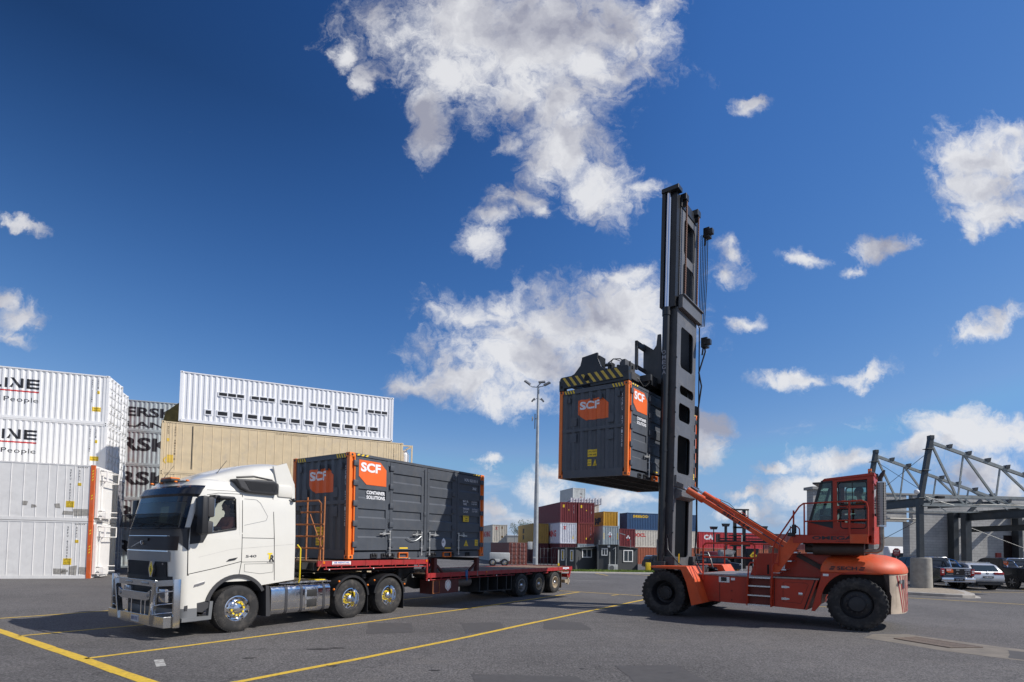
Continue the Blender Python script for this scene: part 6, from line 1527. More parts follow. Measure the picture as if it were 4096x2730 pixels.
def seated(label, M, base, shirt, facing, hip, grip, hair=True):
    """seated figure in a vehicle frame; facing -1: looks towards -x"""
    p = thing('person', label, 'person', M, base); x, y, z = hip; f = facing
    P = lambda dx, dy, dz, r: (x+f*dx, y+dy, z+dz, r)
    gx, gy, gz = grip
    N = [P(0, 0, 0, .13), P(0, 0, .22, .12), P(.01, 0, .42, .14), P(.02, 0, .52, .06), P(.03, 0, .60, .055),      # pelvis..neck
         P(.05, 0, .68, .085), P(.05, 0, .76, .09), P(.03, 0, .82, .06)]
    E = [(0, 1), (1, 2), (2, 3), (3, 4), (4, 5), (5, 6), (6, 7)]
    for s in (-1, 1):
        b = len(N); sx = -1 if f > 0 else 1
        hnd = (gx, gy+s*.16, gz)
        N += [P(.0, s*.17, .44, .065), P(.12, s*.24, .22, .048), ((x+f*.12)*.35+hnd[0]*.65, (y+s*.24)*.35+hnd[1]*.65, (z+.22)*.35+hnd[2]*.65, .036), (hnd[0]-f*.05, hnd[1], hnd[2], .028), (hnd[0]-f*.005, hnd[1], hnd[2]+.01, .034)]
        E += [(2, b), (b, b+1), (b+1, b+2), (b+2, b+3), (b+3, b+4)]
        c = b+4
        for q, (dy, ln) in enumerate(((-.027, .036), (-.009, .042), (.009, .040), (.027, .032))):
            i = len(N); N += [(hnd[0]+f*.035, hnd[1]+dy, hnd[2]+.018, .009), (hnd[0]+f*(.035+ln*.5), hnd[1]+dy, hnd[2]-.005, .008), (hnd[0]+f*.03, hnd[1]+dy, hnd[2]-.03, .007)]
            E += [(c, i), (i, i+1), (i+1, i+2)]
        i = len(N); N += [(hnd[0]-f*.0, hnd[1]-s*.035, hnd[2]+.0, .011), (hnd[0]+f*.02, hnd[1]-s*.045, hnd[2]-.01, .009)]; E += [(c, i), (i, i+1)]
    for s in (-1, 1):
        b = len(N); N += [P(.06, s*.09, -.02, .09), P(.44, s*.13, .05, .065), P(.50, s*.13, -.36, .045), P(.62, s*.13, -.40, .035)]
        E += [(0, b), (b, b+1), (b+1, b+2), (b+2, b+3)]
    bd = skin('body', N, E, SKIN, p, 1)
    # head with a face, built over the skin head
    m = MB(); hc = Vector((x+f*.05, y, z+.74))
    m.sphere(hc, .098, 16, 12, (1.05, .82, 1.22)); m.add([hc+Vector((f*.095, -.014, .0)), hc+Vector((f*.095, .014, .0)), hc+Vector((f*.122, 0, -.028)), hc+Vector((f*.092, 0, .035))], [(0, 1, 2), (0, 2, 3), (1, 3, 2)])
    for s in (-1, 1): m.sphere(hc+Vector((f*-.005, s*.082, -.005)), .024, 8, 6, (.9, .4, 1.3))
    m.sphere(hc+Vector((f*.075, 0, -.085)), .035, 8, 6, (.9, 1, .7)); hm = ob('head', m, [SKIN], bd)
    m = MB()
    for s in (-1, 1): m.sphere(hc+Vector((f*.092, s*.033, .012)), .011, 8, 6)
    ob('eye', m, [BLACK], hm)
    m = MB(); m.bbox(min(hc.x+f*.088, hc.x+f*.098), max(hc.x+f*.088, hc.x+f*.098), y-.024, y+.024, hc.z-.055, hc.z-.047, .003); ob('mouth', m, [pm('lips', (.28, .1, .08), .5)], hm)
    m = MB(); m.sphere(hc+Vector((-f*.018, 0, .028)), .105, 16, 10, (1.0, .86, 1.12)); ob('hair', m, [HAIR], bd)
    a = []; e = []
    a = [P(0, 0, .02, .145), P(0, 0, .22, .145), P(.01, 0, .42, .155), P(.02, 0, .50, .085)]; e = [(0, 1), (1, 2), (2, 3)]
    for s in (-1, 1):
        b = len(a); a += [P(.0, s*.18, .43, .082), P(.12, s*.245, .22, .062), ((x+f*.12)*.6+gx*.4, (y+s*.24)*.6+(gy+s*.16)*.4, (z+.22)*.6+gz*.4, .052)]; e += [(2, b), (b, b+1), (b+1, b+2)]
    skin('shirt', a, e, shirt, bd, 1)
    a = [P(0, 0, -.01, .15)]; e = []
    for s in (-1, 1):
        b = len(a); a += [P(.06, s*.09, -.02, .105), P(.44, s*.13, .05, .08), P(.50, s*.13, -.33, .06)]; e += [(0, b), (b, b+1), (b+1, b+2)]
    skin('trousers', a, e, pm('navy_trousers', (.02, .025, .05), .8), bd, 1)
    return p
seated('person in an orange shirt at the wheel of the cream truck', TF, (-3.05, .42, 2.02), pm('salmon_shirt', (.85, .27, .16), .75, var=.1), -1, (-3.08, .40, 2.06), (-3.60, .50, 2.30))
seated('person in an orange vest seated in the glass cab of the container handler', HF, (5.78, 2.25, 2.86), pm('orange_vest', (.75, .16, .03), .75, var=.1), -1, (5.80, 2.25, 2.90), (5.32, 2.2, 3.10))
# ------------------------------------------------------------------ container yard in the background
def gz(y):
    t = max(0.0, min(1.0, (y-34)/26.0)); return -.45*t*t*(3-2*t)
def cm(name, col, **k): return pm(name, col, .5, var=.12, dirt=.35, dcol=tuple(c*.5+.04 for c in col), dscale=1.2, streak=.3, **k)
MAROON = cm('container_maroon', (.17, .025, .028)); MARD = cm('container_dark_maroon', (.10, .02, .025)); YMW = cm('container_ice_white', (.66, .67, .72))
CYEL = cm('container_ochre', (.60, .33, .035)); CGRY = cm('container_blue_grey', (.33, .38, .40)); BRN = cm('container_brown', (.19, .06, .045)); KBR = cm('container_pinkish_brown', (.30, .16, .13))
BLU = cm('container_blue', (.025, .075, .17)); CRM = cm('container_cream', (.60, .56, .48)); OBR = cm('container_rust_brown', (.34, .10, .05)); CRED = cm('container_bright_red', (.45, .03, .04)); LGR = cm('container_light_grey', (.55, .56, .54)); TANY = cm('container_tan_yellow', (.42, .27, .06))
YB = .234
def corner(P, yaw=YB, Wd=2.438):      # P = near left corner of the end that faces the camera
    xa = Vector((-sin(yaw), cos(yaw), 0)); ya = Vector((-cos(yaw), -sin(yaw), 0)); o = Vector((P[0], P[1], 0))-ya*Wd
    return Matrix.Translation(o) @ Matrix.Rotation(yaw+pi/2, 4, 'Z')
def yard(name, label, P, L, H, z, mat, yaw=YB, ends=('wall', 'wall'), end0=None, side1=None, group=None, **k):
    M = corner(P, yaw); t = iso(name, label, L, H, mat, M, ends=ends, end0=end0, z=gz(P[1])+z, group=group, **k)
    if side1:
        spf = corr_prof(.13, L-.13)
        for txm, flat in side1(L, H):
            q = MB(); drape(q, mirror(flat, L), spf, (0, 2.438-.022, 0), (1, 0, 0), (0, 1, 0)); ob('marking', q, [txm], t)
    return t
H9, H8, L4, L2 = 2.896, 2.591, 12.192, 6.058
def caut_end(W_, H): return [(YEL, mirror(flat_text(('r', .35, H-.75, .62, H-.35), ('p', [(1.15, H-1.15), (1.35, H-1.15), (1.25, H-.95)])), W_)), (WHITE_T, mirror(flat_text(('v', 'GESU 413', 2.0, H-.4, .10, .15, 0, .06)), W_))]
def ym_end(W_, H): return [(RED_T, mirror(flat_text(('r', .45, 2.35, .95, 2.42), ('r', .45, 1.98, .95, 2.05), ('r', .60, 2.05, .80, 2.35)), W_)), (YEL, mirror(flat_text(('p', [(1.85, .95), (2.05, .95), (1.95, 1.2)]), ('r', 1.86, .65, 2.05, .9)), W_)), (BLK_T, mirror(flat_text(('v', 'YMLU 824611', 1.98, 2.4, .09, .13, 0, .05)), W_))]
def ym_side(L, H): return [(RED_T, flat_text(('t', 'YANG MING', L-9.6, .95, .95, 7.7, .04))), (pm('dark_blue_lettering', (.03, .05, .12), .5), flat_text(('r', L-11.3, .85, L-10.1, .95), ('r', L-11.3, 1.95, L-10.1, 2.05), ('r', L-10.9, .95, L-10.5, 1.95)))]
yard('yard_container', 'dark maroon container at the foot of the tall stack, mostly behind the grey cabin', (6.71, 77.5), L4, H9, 0, MARD)
yard('yard_container', 'ice white container lettered YANG MING in the middle of the tall stack', (6.71, 77.5), L4, H9, H9, YMW, end0=ym_end, side1=ym_side)
yard('yard_container', 'maroon container on top of the ice white one behind the light pole', (6.71, 77.5), L4, H9, 2*H9, MAROON, end0=caut_end, group='maroon containers on the tall stack')
yard('yard_container', 'blue grey container at ground level behind the cabin roof', (9.26, 78.1), L4, H9, 0, CGRY)
yard('yard_container', 'reddish brown container right of the ice white one', (9.26, 78.1), L4, H9, H9, pm('container_red_brown', (.21, .04, .03), .5, var=.12, dirt=.3, dcol=(.1, .05, .04)), end0=lambda W_, H: [(YEL, mirror(flat_text(('r', 1.2, .6, 1.36, .85), ('p', [(1.85, .65), (2.0, .65), (1.92, .82)])), W_)), (WHITE_T, mirror(flat_text(('v', 'MEDU 641', 1.95, H-.5, .10, .15, 0, .06)), W_))])
yard('yard_container', 'maroon container at the top right corner of the tall stack', (9.26, 78.1), L4, H9, 2*H9, MAROON, end0=caut_end, group='maroon containers on the tall stack')
# folded flat racks on top
fr_ = thing('flat_rack', 'white folded flat racks lying on top of the two maroon containers', 'flat rack', frame(8.5, 81.0, gz(80)+3*H9+.01, YB*.3))
m = MB()
for z in (0, .28, .56): m.box(0, 4.6, 0, 6, z, z+.12); m.box(0, 4.6, 0, .1, z+.12, z+.2)
for k in range(12): m.box(k*.41, k*.41+.08, -.05, .1, 0, .95)
for k in range(6): m.box(k*.82+.1, k*.82+.5, .02, .08, .3, .9)
ob('rack_frame', m, [WHITE], fr_)
for i in range(4):
    yard('yard_container', ['white container, lowest of the stack hidden behind the brown containers', 'white container second in the stack hidden behind the brown containers', 'white container third in the stack hidden behind the brown containers', 'white ribbed container edge showing right of the topmost maroon one'][i], (12.25, 93.0), L2, H8, i*H8, LGR)
for i in range(5):
    yard('yard_container', 'pale grey container %s' % ('of the rear stack, at the bottom', 'of the rear stack, second', 'of the rear stack, third', 'of the rear stack, fourth', 'standing alone highest of all above the maroon containers')[i], (10.73, 98.6), L2, H8, i*H8, LGR, yaw=.30,
         end0=(lambda W_, H: [(BLK_T, mirror(flat_text(('t', 'TC', 1.4, 1.4, .3, .4, .03)), W_)), (RED_T, mirror(flat_text(('r', 1.4, .9, 1.7, 1.0)), W_))]) if i == 4 else None)
yard('yard_container', 'dark maroon container under the brown one with a black letter K', (14.3, 87), L4, H9, 0, MARD)
yard('yard_container', 'pinkish brown container with a black K on its shaded side', (14.3, 87), L4, H8, H9, KBR, side1=lambda L, H: [(BLK_T, flat_text(('t', 'K', L-3.2, .5, 1.4, 1.2, .1)))])
yard('yard_container', 'ochre yellow container on top of the pinkish brown one', (14.3, 87), L4, H8, H9+H8, CYEL, side1=lambda L, H: [(BLK_T, flat_text(('t', 'MS', L-3.6, .5, 1.2, 2.6, .1)))])
yard('yard_container', 'grey container at ground level behind the cabin roof with the pipe', (12.76, 78), L2, H8, 0, CGRY)
DIA = [(0, .16), (.16, 0), (0, -.16), (-.16, 0)]
def placards(x, z, W_): return [(WHITE_T, mirror(flat_text(*[('p', [(x+a+dx, z+b+dz) for a, b in DIA]) for dx, dz in ((-.18, 0), (.18, 0), (0, .22))]), W_)), (RED_T, up(mirror(flat_text(('p', [(x+a, z-.3+b) for a, b in DIA])), W_), .004))]
yard('yard_container', 'blue grey container with white diamond placards above the cabin', (12.76, 78), L2, H9, H8, CGRY, end0=lambda W_, H: placards(1.1, 1.7, W_)+[(YEL, mirror(flat_text(('r', .1, 1.0, .22, 1.9), ('r', 2.2, 1.0, 2.32, 1.9)), W_))])
yard('yard_container', 'maroon container at ground level right of the grey cabin', (15.5, 80), L2, H8, 0, MARD)
yard('yard_container', 'maroon container with white diamond placards left of the cream one', (15.5, 80), L2, H8, H8, MAROON, end0=lambda W_, H: placards(1.35, 1.3, W_))
def row(name, label, P, yaw, z, mat, side=None, H=H8, L=L4, end0=None, **k): return iso(name, label, L, H, mat, frame(P[0], P[1], gz(P[1])+z, yaw), side=side, end0=end0, **k)
row('yard_container', 'rust brown corrugated container at ground level behind the mast', (17.4, 84), .292, 0, OBR)
row('yard_container', 'cream container with small red letters under the blue one', (17.4, 84), .292, H8, CRM, side=lambda L, H: [(RED_T, flat_text(('t', 'OOCL', 1.0, 1.55, .55, 2.2, .05)))])
row('yard_container', 'blue container with small yellow letters behind the mast', (17.4, 84), .292, 2*H8, BLU, side=lambda L, H: [(pm('yellow_lettering', (.7, .45, .03), .5), flat_text(('t', 'seaco', 1.0, 1.85, .42, 2.6, .04)))])
row('yard_container', 'orange brown container with white marks below the bright red one', (29.5, 87.6), .3, 0, OBR, side=lambda L, H: [(WHITE_T, flat_text(('v', 'TCS', 2.6, 1.9, .30, .36, .03, .25), ('v', 'TGHU', 5.6, 1.5, .14, .17, .01, .1)))])
row('yard_container', 'bright red container with white letters CAI', (29.5, 87.6), .3, H8, CRED, side=lambda L, H: [(WHITE_T, flat_text(('t', 'CAI', .9, 1.35, .8, 1.9, .06)))])
row('yard_container', 'red container at ground level behind the far handler', (41.4, 91.4), .3, 0, OBR)
row('yard_container', 'dark red container top edge showing over the pale wall', (41.4, 91.4), .3, H8, MARD)
yard('yard_container', 'grey container under the white one left of the brown double doors', (-3.09, 88.7), L4, H9, 0, CGRY)
yard('yard_container', 'stained white container above the brown one with double doors', (-3.09, 88.7), L4, H9, H9, CRM, end0=lambda W_, H: [(RED_T, mirror(flat_text(('r', .45, 2.45, .85, 2.52), ('r', .45, 2.1, .85, 2.17), ('r', .58, 2.17, .72, 2.45)), W_)), (pm('brown_lettering2', (.2, .12, .03), .6), mirror(flat_text(('r', 1.5, .8, 1.75, 1.1), ('r', 1.5, 2.2, 1.65, 2.6)), W_))], side1=ym_side)
t = yard('yard_container', 'brown container on the ground with its double doors and lock rods', (-.324, 72.5), L4, H9, 0, BRN, ends=('door', 'wall'), side1=lambda L, H: [(WHITE_T, flat_text(('v', 'TCLU 2241', L-.6, 2.4, .13, .17, 0, .07)))])
yard('yard_container', 'dark maroon container under the tan yellow one left of the light pole', (3.0, 81.5), L4, H9, 0, MARD, yaw=.16)
yard('yard_container', 'tan yellow container with black vertical letters left of the light pole', (3.0, 81.5), L4, H9, H9, TANY, yaw=.16, side1=lambda L, H: [(BLK_T, flat_text(('t', 'm', L-8.2, 1.55, .8, 1.6, .1), ('t', 'sc', L-8.2, .55, .75, 1.6, .1)))])
yard('yard_container', 'dark red container standing right of the far wall, lower one', (58, 90), L2, H8, 0, MAROON, yaw=.1)
yard('yard_container', 'dark red container seen under the exhaust pipe, upper one', (58, 90), L2, H8, H8, MAROON, yaw=.1)
# ---- pale walls far behind
PALE = pm('pale_precast', (.50, .48, .43), .8, var=.08, vscale=.4, dirt=.3, dcol=(.35, .33, .3), dscale=.4)
w_ = thing('boundary_wall', 'pale precast panel wall far behind the container handler', 'wall', frame(44, 101, 0, 0))
m = MB(); m.box(0, 60, 0, .3, -.5, 4.8); ob('wall_panel', m, [PALE], w_)
m = MB()
for k in range(13): m.box(4.6*k, 4.6*k+.06, -.02, .0, -.5, 4.8)
ob('panel_joint', m, [pm('joint_grey', (.25, .24, .22), .8)], w_)
w_ = thing('far_building', 'pale flat roofed building beside the tree beyond the yard', 'building', frame(-2.2, 160, -.45, 0))
m = MB(); m.box(0, 5.2, 0, 8, 0, 5.3); ob('wall', m, [PALE], w_); m = MB(); m.box(-.1, 5.3, -.1, 8.1, 5.3, 5.5); ob('roof', m, [WHITE], w_)
m = MB(); m.tube([(.6, 0, 5.5), (.6, 0, 6.4), (3.8, 0, 6.4), (3.8, 0, 5.5)], .04, 5); m.cyl((3.0, -2, -.0), (3.0, -2, 8.0), .07, n=6); ob('roof_rail', m, [MGP], w_)
# ---- tree
def tree(label, x, y, h, r, seed):
    rnd = random.Random(seed); t = thing('gum_tree', label, 'tree', frame(x, y, gz(y), 0))
    m = MB(); m.tube([(0, 0, 0), (.1, 0, h*.35), (-.1, .1, h*.6)], [.30, .2, .12], 8)
    tips = []
    for k in range(9):
        a = k*.7; z0 = h*(.3+.04*k); q = Vector((cos(a)*r*.7*rnd.uniform(.5, 1), sin(a)*r*.7*rnd.uniform(.5, 1), h*rnd.uniform(.62, .9))); m.tube([(0, 0, z0), q*.5+Vector((0, 0, z0*.5)), q], [.1, .06, .02], 5); tips.append(q)
    ob('trunk', m, [pm('bark', (.16, .12, .09), .9, var=.3, vscale=5)], t)
    m = MB()
    for q in tips+[Vector((rnd.uniform(-1, 1)*r*.6, rnd.uniform(-1, 1)*r*.6, h*rnd.uniform(.7, .95))) for _ in range(10)]:
        cr = r*rnd.uniform(.22, .42)
        for _ in range(170):
            d = Vector((rnd.gauss(0, 1), rnd.gauss(0, 1), rnd.gauss(0, .75))); d = d.normalized()*cr*rnd.uniform(.35, 1)**.5; c_ = q+d
            u_ = Vector((rnd.uniform(-1, 1), rnd.uniform(-1, 1), rnd.uniform(-1, 1))).normalized(); v_ = u_.orthogonal().normalized(); s_ = rnd.uniform(.05, .13)
            m.add([c_-u_*s_, c_+v_*s_*.6, c_+u_*s_, c_-v_*s_*.6], [(0, 1, 2, 3)])
    ob('crown', m, [pm('gum_leaves', (.055, .075, .03), .7, var=.45, vscale=1.2)], t); return t
tree('dark green spreading tree beyond the tan yellow container', 2.6, 150, 9.3, 3.6, 4)
tree('tree crown just showing over the brick wall at far right', 60, 62, 8.2, 3.0, 9)
# ---- light pole
lp_ = thing('light_pole', 'tall galvanised light pole with floodlights behind the trailer', 'light pole', frame(1.89, 44, gz(44), 0))
PO = pm('pole_galvanised', (.40, .42, .43), .5, .35, var=.15, vscale=3)
H_ = 14.9
m = MB(); m.cyl((0, 0, 0), (.02, 0, H_*.48), .215, .175, 10, True); m.cyl((.02, 0, H_*.48), (.03, 0, H_), .16, .09, 10, True); m.cyl((0, 0, 0), (0, 0, .06), .35, n=10); ob('pole', m, [PO], lp_)
m = MB(); m.tube([(-.72, 0, H_+.12), (-.45, 0, H_-.02), (-.1, 0, H_-.05), (.3, 0, H_+.02), (.62, 0, H_+.12)], .035, 6); m.tube([(-.1, 0, H_-.05), (.2, -.1, H_+.25)], .04, 6); m.tube([(-.3, 0, H_-2.1+.98), (.0, 0, H_-.9), (.3, 0, H_-1.1)], .025, 6); ob('bracket', m, [PO], lp_)
for dx, dz, r_ in ((-.85, .28, .6), (.30, .34, -.1), (.72, .2, -.5)):
    m = MB(); M_ = Matrix.Translation((dx, -.1, H_+dz)) @ Matrix.Rotation(r_, 4, 'Y') @ Matrix.Rotation(.5, 4, 'X'); m.box(-.26, .26, -.2, .2, -.05, .07, M_); f_ = ob('floodlight', m, [MGP], lp_)
    m = MB(); m.box(-.22, .22, -.16, .16, -.058, -.05, M_); ob('lens', m, [pm('lamp_glass2', (.6, .58, .5), .2)], f_)
for dx in (-.42, .42):
    m = MB(); m.bar((dx*.6, 0, H_-.95), (dx*1.15, 0, H_-1.22), .12, .12); ob('camera', m, [MGP], lp_)
m = MB(); m.lathe([(0, .04), (.12, .02), (.22, -.06)], (-.38, 0, H_-2.6), 'x', 20); m.bar((-.2, 0, H_-2.6), (0, 0, H_-2.6), .05, .05); m.bar((-.2, 0, H_-2.2), (-.2, 0, H_-3.4), .07, .07); ob('radio_dish', m, [MGP], lp_)
m = MB(); m.bbox(-.62, -.25, -.25, .0, 1.9, 2.5, .02); m.bbox(-.35, -.2, -.3, -.1, .25, .55, .02); m.bbox(-.2, .0, -.25, -.18, 1.2, 1.3, .01); ob('junction_box', m, [LGR], lp_)
# ---- site office
OFG = pm('office_charcoal', (.060, .064, .070), .6, var=.08, vscale=1); OFT = pm('office_trim', (.12, .125, .13), .5)
of = thing('site_office', 'charcoal portable office with white framed windows behind the trailer end', 'office', frame(8.8, 57, gz(58), 0))
def Oq(mb, a, b, z0, za, zb, t=.12):
    a = Vector((a[0]-8.8, a[1]-57, 0)); b = Vector((b[0]-8.8, b[1]-57, 0)); d = (b-a).normalized(); n = Vector((d.y, -d.x, 0))
    vs_ = [a+Vector((0, 0, z0)), b+Vector((0, 0, z0)), b+Vector((0, 0, zb)), a+Vector((0, 0, za))]; mb.add([v for v in vs_]+[v-n*t for v in vs_], [(0, 1, 2, 3), (7, 6, 5, 4), (0, 4, 5, 1), (1, 5, 6, 2), (2, 6, 7, 3), (3, 7, 4, 0)])
PA, PB, PC, PD, PE, PF_, PG = (4.93, 58.6), (6.60, 57.2), (9.05, 58.6), (8.85, 57.0), (10.9, 57.0), (11.0, 58.2), (13.35, 59.0)
m = MB(); Oq(m, PA, PB, 0, 2.32, 2.36); Oq(m, PB, PC, 0, 2.36, 2.56); Oq(m, PD, PE, -.02, 2.68, 2.72); Oq(m, (8.84, 60), PD, 0, 2.68, 2.68); Oq(m, PE, (10.92, 60), 0, 2.7, 2.7); Oq(m, PF_, PG, 0, 2.60, 2.38); Oq(m, PG, (12.6, 62), 0, 2.38, 2.38)
m.prism([(4.93-8.8, 58.6-57), (6.6-8.8, .2), (13.35-8.8, 2.0), (12.6-8.8, 5), (-4.3, 5.5)], 2.28, 2.32, 'z'); ob('wall', m, [OFG], of)
m = MB()
for a, b, za, zb in ((PA, PB, 2.32, 2.36), (PB, PC, 2.36, 2.56), (PD, PE, 2.70, 2.72), (PF_, PG, 2.60, 2.38)):
    m.bar((a[0]-8.8, a[1]-57-.08, za+.02), (b[0]-8.8, b[1]-57-.08, zb+.02), .22, .05); m.bar((a[0]-8.8, a[1]-57-.03, .06), (b[0]-8.8, b[1]-57-.03, .06), .05, .12)
for p in (PD, PE): m.box(p[0]-8.8-.07, p[0]-8.8+.07, p[1]-57-.06, p[1]-57+.06, 0, 2.75)
for p in (PB, PG, PF_): m.box(p[0]-8.8-.03, p[0]-8.8+.03, p[1]-57-.04, p[1]-57+.03, 0, 2.4)
ob('trim', m, [OFT], of)
WG = pm('office_window_glass', (.05, .06, .07), .08, var=0)
def win(a, b, f0, f1, z0, z1, mull=1, col=None):
    a = Vector((a[0]-8.8, a[1]-57, 0)); b = Vector((b[0]-8.8, b[1]-57, 0)); d = (b-a).normalized(); n = Vector((d.y, -d.x, 0)); Ln = (b-a).length
    M_ = Matrix(((d.x, n.x, 0, a.x), (d.y, n.y, 0, a.y), (0, 0, 1, 0), (0, 0, 0, 1))); x0, x1 = f0*Ln, f1*Ln; t = .09
    q = MB(); q.box(x0, x1, .005, .07, z0, z0+t, M_); q.box(x0, x1, .005, .07, z1-t, z1, M_); q.box(x0, x0+t, .005, .07, z0+t, z1-t, M_); q.box(x1-t, x1, .005, .07, z0+t, z1-t, M_)
    if mull: q.box((x0+x1)/2-.03, (x0+x1)/2+.03, .005, .06, z0+t, z1-t, M_)
    f = ob('window_frame', q, [WHITE], of); q = MB(); q.box(x0+t, x1-t, .0, .02, z0+t, z1-t, M_); g = ob('pane', q, [WG], f)
    if col: q = MB(); q.box((x0+x1)/2-.05, (x0+x1)/2+.05, .02, .03, z0+.2, z1-.2, M_); ob('yellow_sticker', q, [YEL], f)
win(PA, PB, .18, .36, 1.0, 2.15, 0, 1); win(PA, PB, .70, .88, .95, 2.12, 0, 1); win(PB, PC, .27, .72, 1.35, 2.25); win(PD, PE, .17, .48, 1.6, 2.35); win(PF_, PG, .30, .76, .95, 2.2)
m = MB(); m.bbox(9.85-8.8, 10.8-8.8, -.42, -.08, .05, .72, .03); ac = ob('air_conditioner', m, [LGR], of); m = MB(); m.lathe([(0, -.005), (.24, -.005)], (10.2-8.8, -.42, .38), 'y', 20); ob('fan_grille', m, [MGP], ac)
m = MB(); m.cyl((10.02-8.8, -.07, .7), (10.02-8.8, -.07, 2.0), .045, n=8); m.cyl((10.62-8.8, -.05, .7), (10.62-8.8, -.05, 2.5), .035, n=8); m.bar((10.62-8.8, -.05, 2.45), (10.35-8.8, -.05, 2.25), .05, .05); ob('pipe', m, [LGR], of)
m = MB(); m.bbox(9.8-8.8, 10.05-8.8, -.15, 0, 2.45, 2.65, .02); ob('vent_box', m, [WHITE], of)
# pole lamp on the office, antenna
m = MB(); m.bar((11.1-8.8, -.1, 3.9), (11.6-8.8, -.1, 3.75), .10, .08); m.cyl((10.98-8.8, 0, 2.6), (10.98-8.8, 0, 4.0), .03, n=6); m.bar((10.98-8.8, 0, 3.95), (11.1-8.8, -.1, 3.9), .04, .04); m.cyl((12.4-8.8, 1, 2.4), (12.4-8.8, 1, 3.3), .02, n=6); m.cyl((8.95-8.8, 0, 2.7), (8.95-8.8, 0, 3.2), .02, n=6); ob('office_lamp', m, [PO], of)
# fence, gate and sign posts
fn = thing('mesh_fence', 'dark wire mesh fence and gate left of the grey office', 'fence', frame(3.3, 62, gz(62), 0))
m = MB()
for k in range(7): m.cyl((k*.42-.1, 0, 0), (k*.42-.1, 0, 2.3), .03, n=6)
for z in (.2, 1.2, 2.2): m.bar((-.1, 0, z), (2.4, 0, z), .03, .03)
m.tube([(1.2, 0, .2), (1.5, 0, 2.2)], .02, 5); ob('fence_post', m, [MGP], fn)
m = MB()
for k in range(26): m.bar((-.1+k*.1, 0, .1), (-.1+k*.1, 0, 2.2), .006, .006)
ob('mesh', m, [MGP], fn)
m = MB(); m.cyl((4.72, 56.0, gz(56)), (4.72, 56.0, gz(56)+2.1), .06, n=8); t = ob('gate_post', m, [LGR]); tag(t, 'white gate post with yellow foot left of the grey office', 'post')
m = MB(); m.cyl((4.72, 56, gz(56)-.0), (4.72, 56, gz(56)+.75), .10, n=8); ob('yellow_sleeve', m, [YEL], t)
t = thing('sign_post', 'slim post with dark sign backs in front of the office corner', 'sign', frame(5.35, 54.5, gz(54.5), 0))
m = MB(); m.cyl((0, 0, 0), (0, 0, 2.3), .03, n=6); ob('post', m, [PO], t); m = MB(); m.box(-.09, .09, -.03, 0, 1.3, 2.3); ob('sign_plate', m, [MGP], t)
# kerb and verge
m = MB(); n = 24
def vy(x): return 48.2+(x-4.9)*.22
rows = [[(x, vy(x)+o, gz(vy(x)+o)+h) for x in [2.0+i*.9 for i in range(n)]] for o, h in ((-.02, .004), (0, .12), (.16, .13), (.17, .10))]
m.grid([r for r in rows][::-1] if False else rows, False); m.f = [f[::-1] for f in m.f] if False else m.f
struct('kerb', m, [pm('kerb_concrete', (.42, .40, .37), .85, var=.12, vscale=4)])
gb = MB(); gb.grid([[(x, vy(x)+o, gz(vy(x)+o)+.11) for x in [2.0+i*.9 for i in range(n)]] for o in (.16, 2.5, 5.5, 9.6)], False); struct('verge_soil', gb, [pm('soil', (.14, .12, .06), .9, var=.3, vscale=3)])
gr = MB(); rnd = random.Random(3)
for _ in range(15000):
    x = rnd.uniform(2.0, 22.3); y = vy(x)+rnd.uniform(.2, 6.5); z = gz(y)+.11; h = rnd.uniform(.05, .16)*(1.5 if rnd.random() < .08 else 1); a = rnd.uniform(0, pi); w = .035; l = rnd.uniform(-.05, .05)
    gr.add([(x-w*cos(a), y-w*sin(a), z), (x+w*cos(a), y+w*sin(a), z), (x+l, y+l, z+h)], [(0, 1, 2)])
o = ob('grass', gr, [pm('grass_green', (.13, .19, .025), .8, var=.5, vscale=1.5)]); o['kind'] = 'stuff'
# ---- water filled barrier, warning sign, floodlight masts, stop sign
t = thing('traffic_barrier', 'orange plastic barrier block beside the navy car', 'barrier', frame(23.45, 58.2, gz(58), .1))
m = MB(); m.prism([(-.28, 0), (-.28, .35), (-.18, .65), (.18, .65), (.28, .35), (.28, 0), (.12, 0), (.10, .12), (-.10, .12), (-.12, 0)], 0, .5, 'y'); ob('barrier_block', m, [pm('orange_plastic', (.70, .32, .06), .5, var=.1)], t, bevel=.02)
m = MB(); m.bbox(-.08, .08, -.01, .0, .25, .45, .005); ob('barrier_hole', m, [GAP], t)
t = thing('traffic_barrier', 'yellow plastic barrier between the grey office and the black car', 'barrier', frame(13.9, 57.5, gz(57.5), 0))
m = MB(); m.bbox(0, .5, 0, .4, 0, .95, .05); ob('barrier_block', m, [YEL], t)
t = thing('warning_sign', 'yellow diamond warning sign for a speed hump', 'sign', frame(24.3, 56, gz(56), 0))
m = MB(); m.cyl((0, .05, 0), (0, .05, 2.2), .03, n=6); ob('post', m, [PO], t)
m = MB(); m.prism([(0, 1.45+.0), (.36, 1.85), (0, 2.25), (-.36, 1.85)], -.01, .01, 'y'); s_ = ob('sign_plate', m, [YEL], t); m = MB(); m.prism([(-.2, 1.9), (-.08, 1.98), (.08, 1.98), (.2, 1.9)], -.016, -.011, 'y'); m.text('SPEED', (0, -.014, 1.78), (1, 0, 0), (0, 0, 1), .08, .3, .01, 'c'); m.text('HUMP', (0, -.014, 1.66), (1, 0, 0), (0, 0, 1), .08, .22, .01, 'c'); ob('sign_lettering', m, [BLK_T], s_)
for i, (px, y, zt_, lab) in enumerate(((20.7, 56, 3.55, 'thin grey post in front of the far handler'),)):
    m = MB(); m.cyl((23.15, 56, gz(56)), (23.15, 56, 3.5), .045, n=8); t = ob('slim_post', m, [WHITE]); tag(t, lab, 'post')
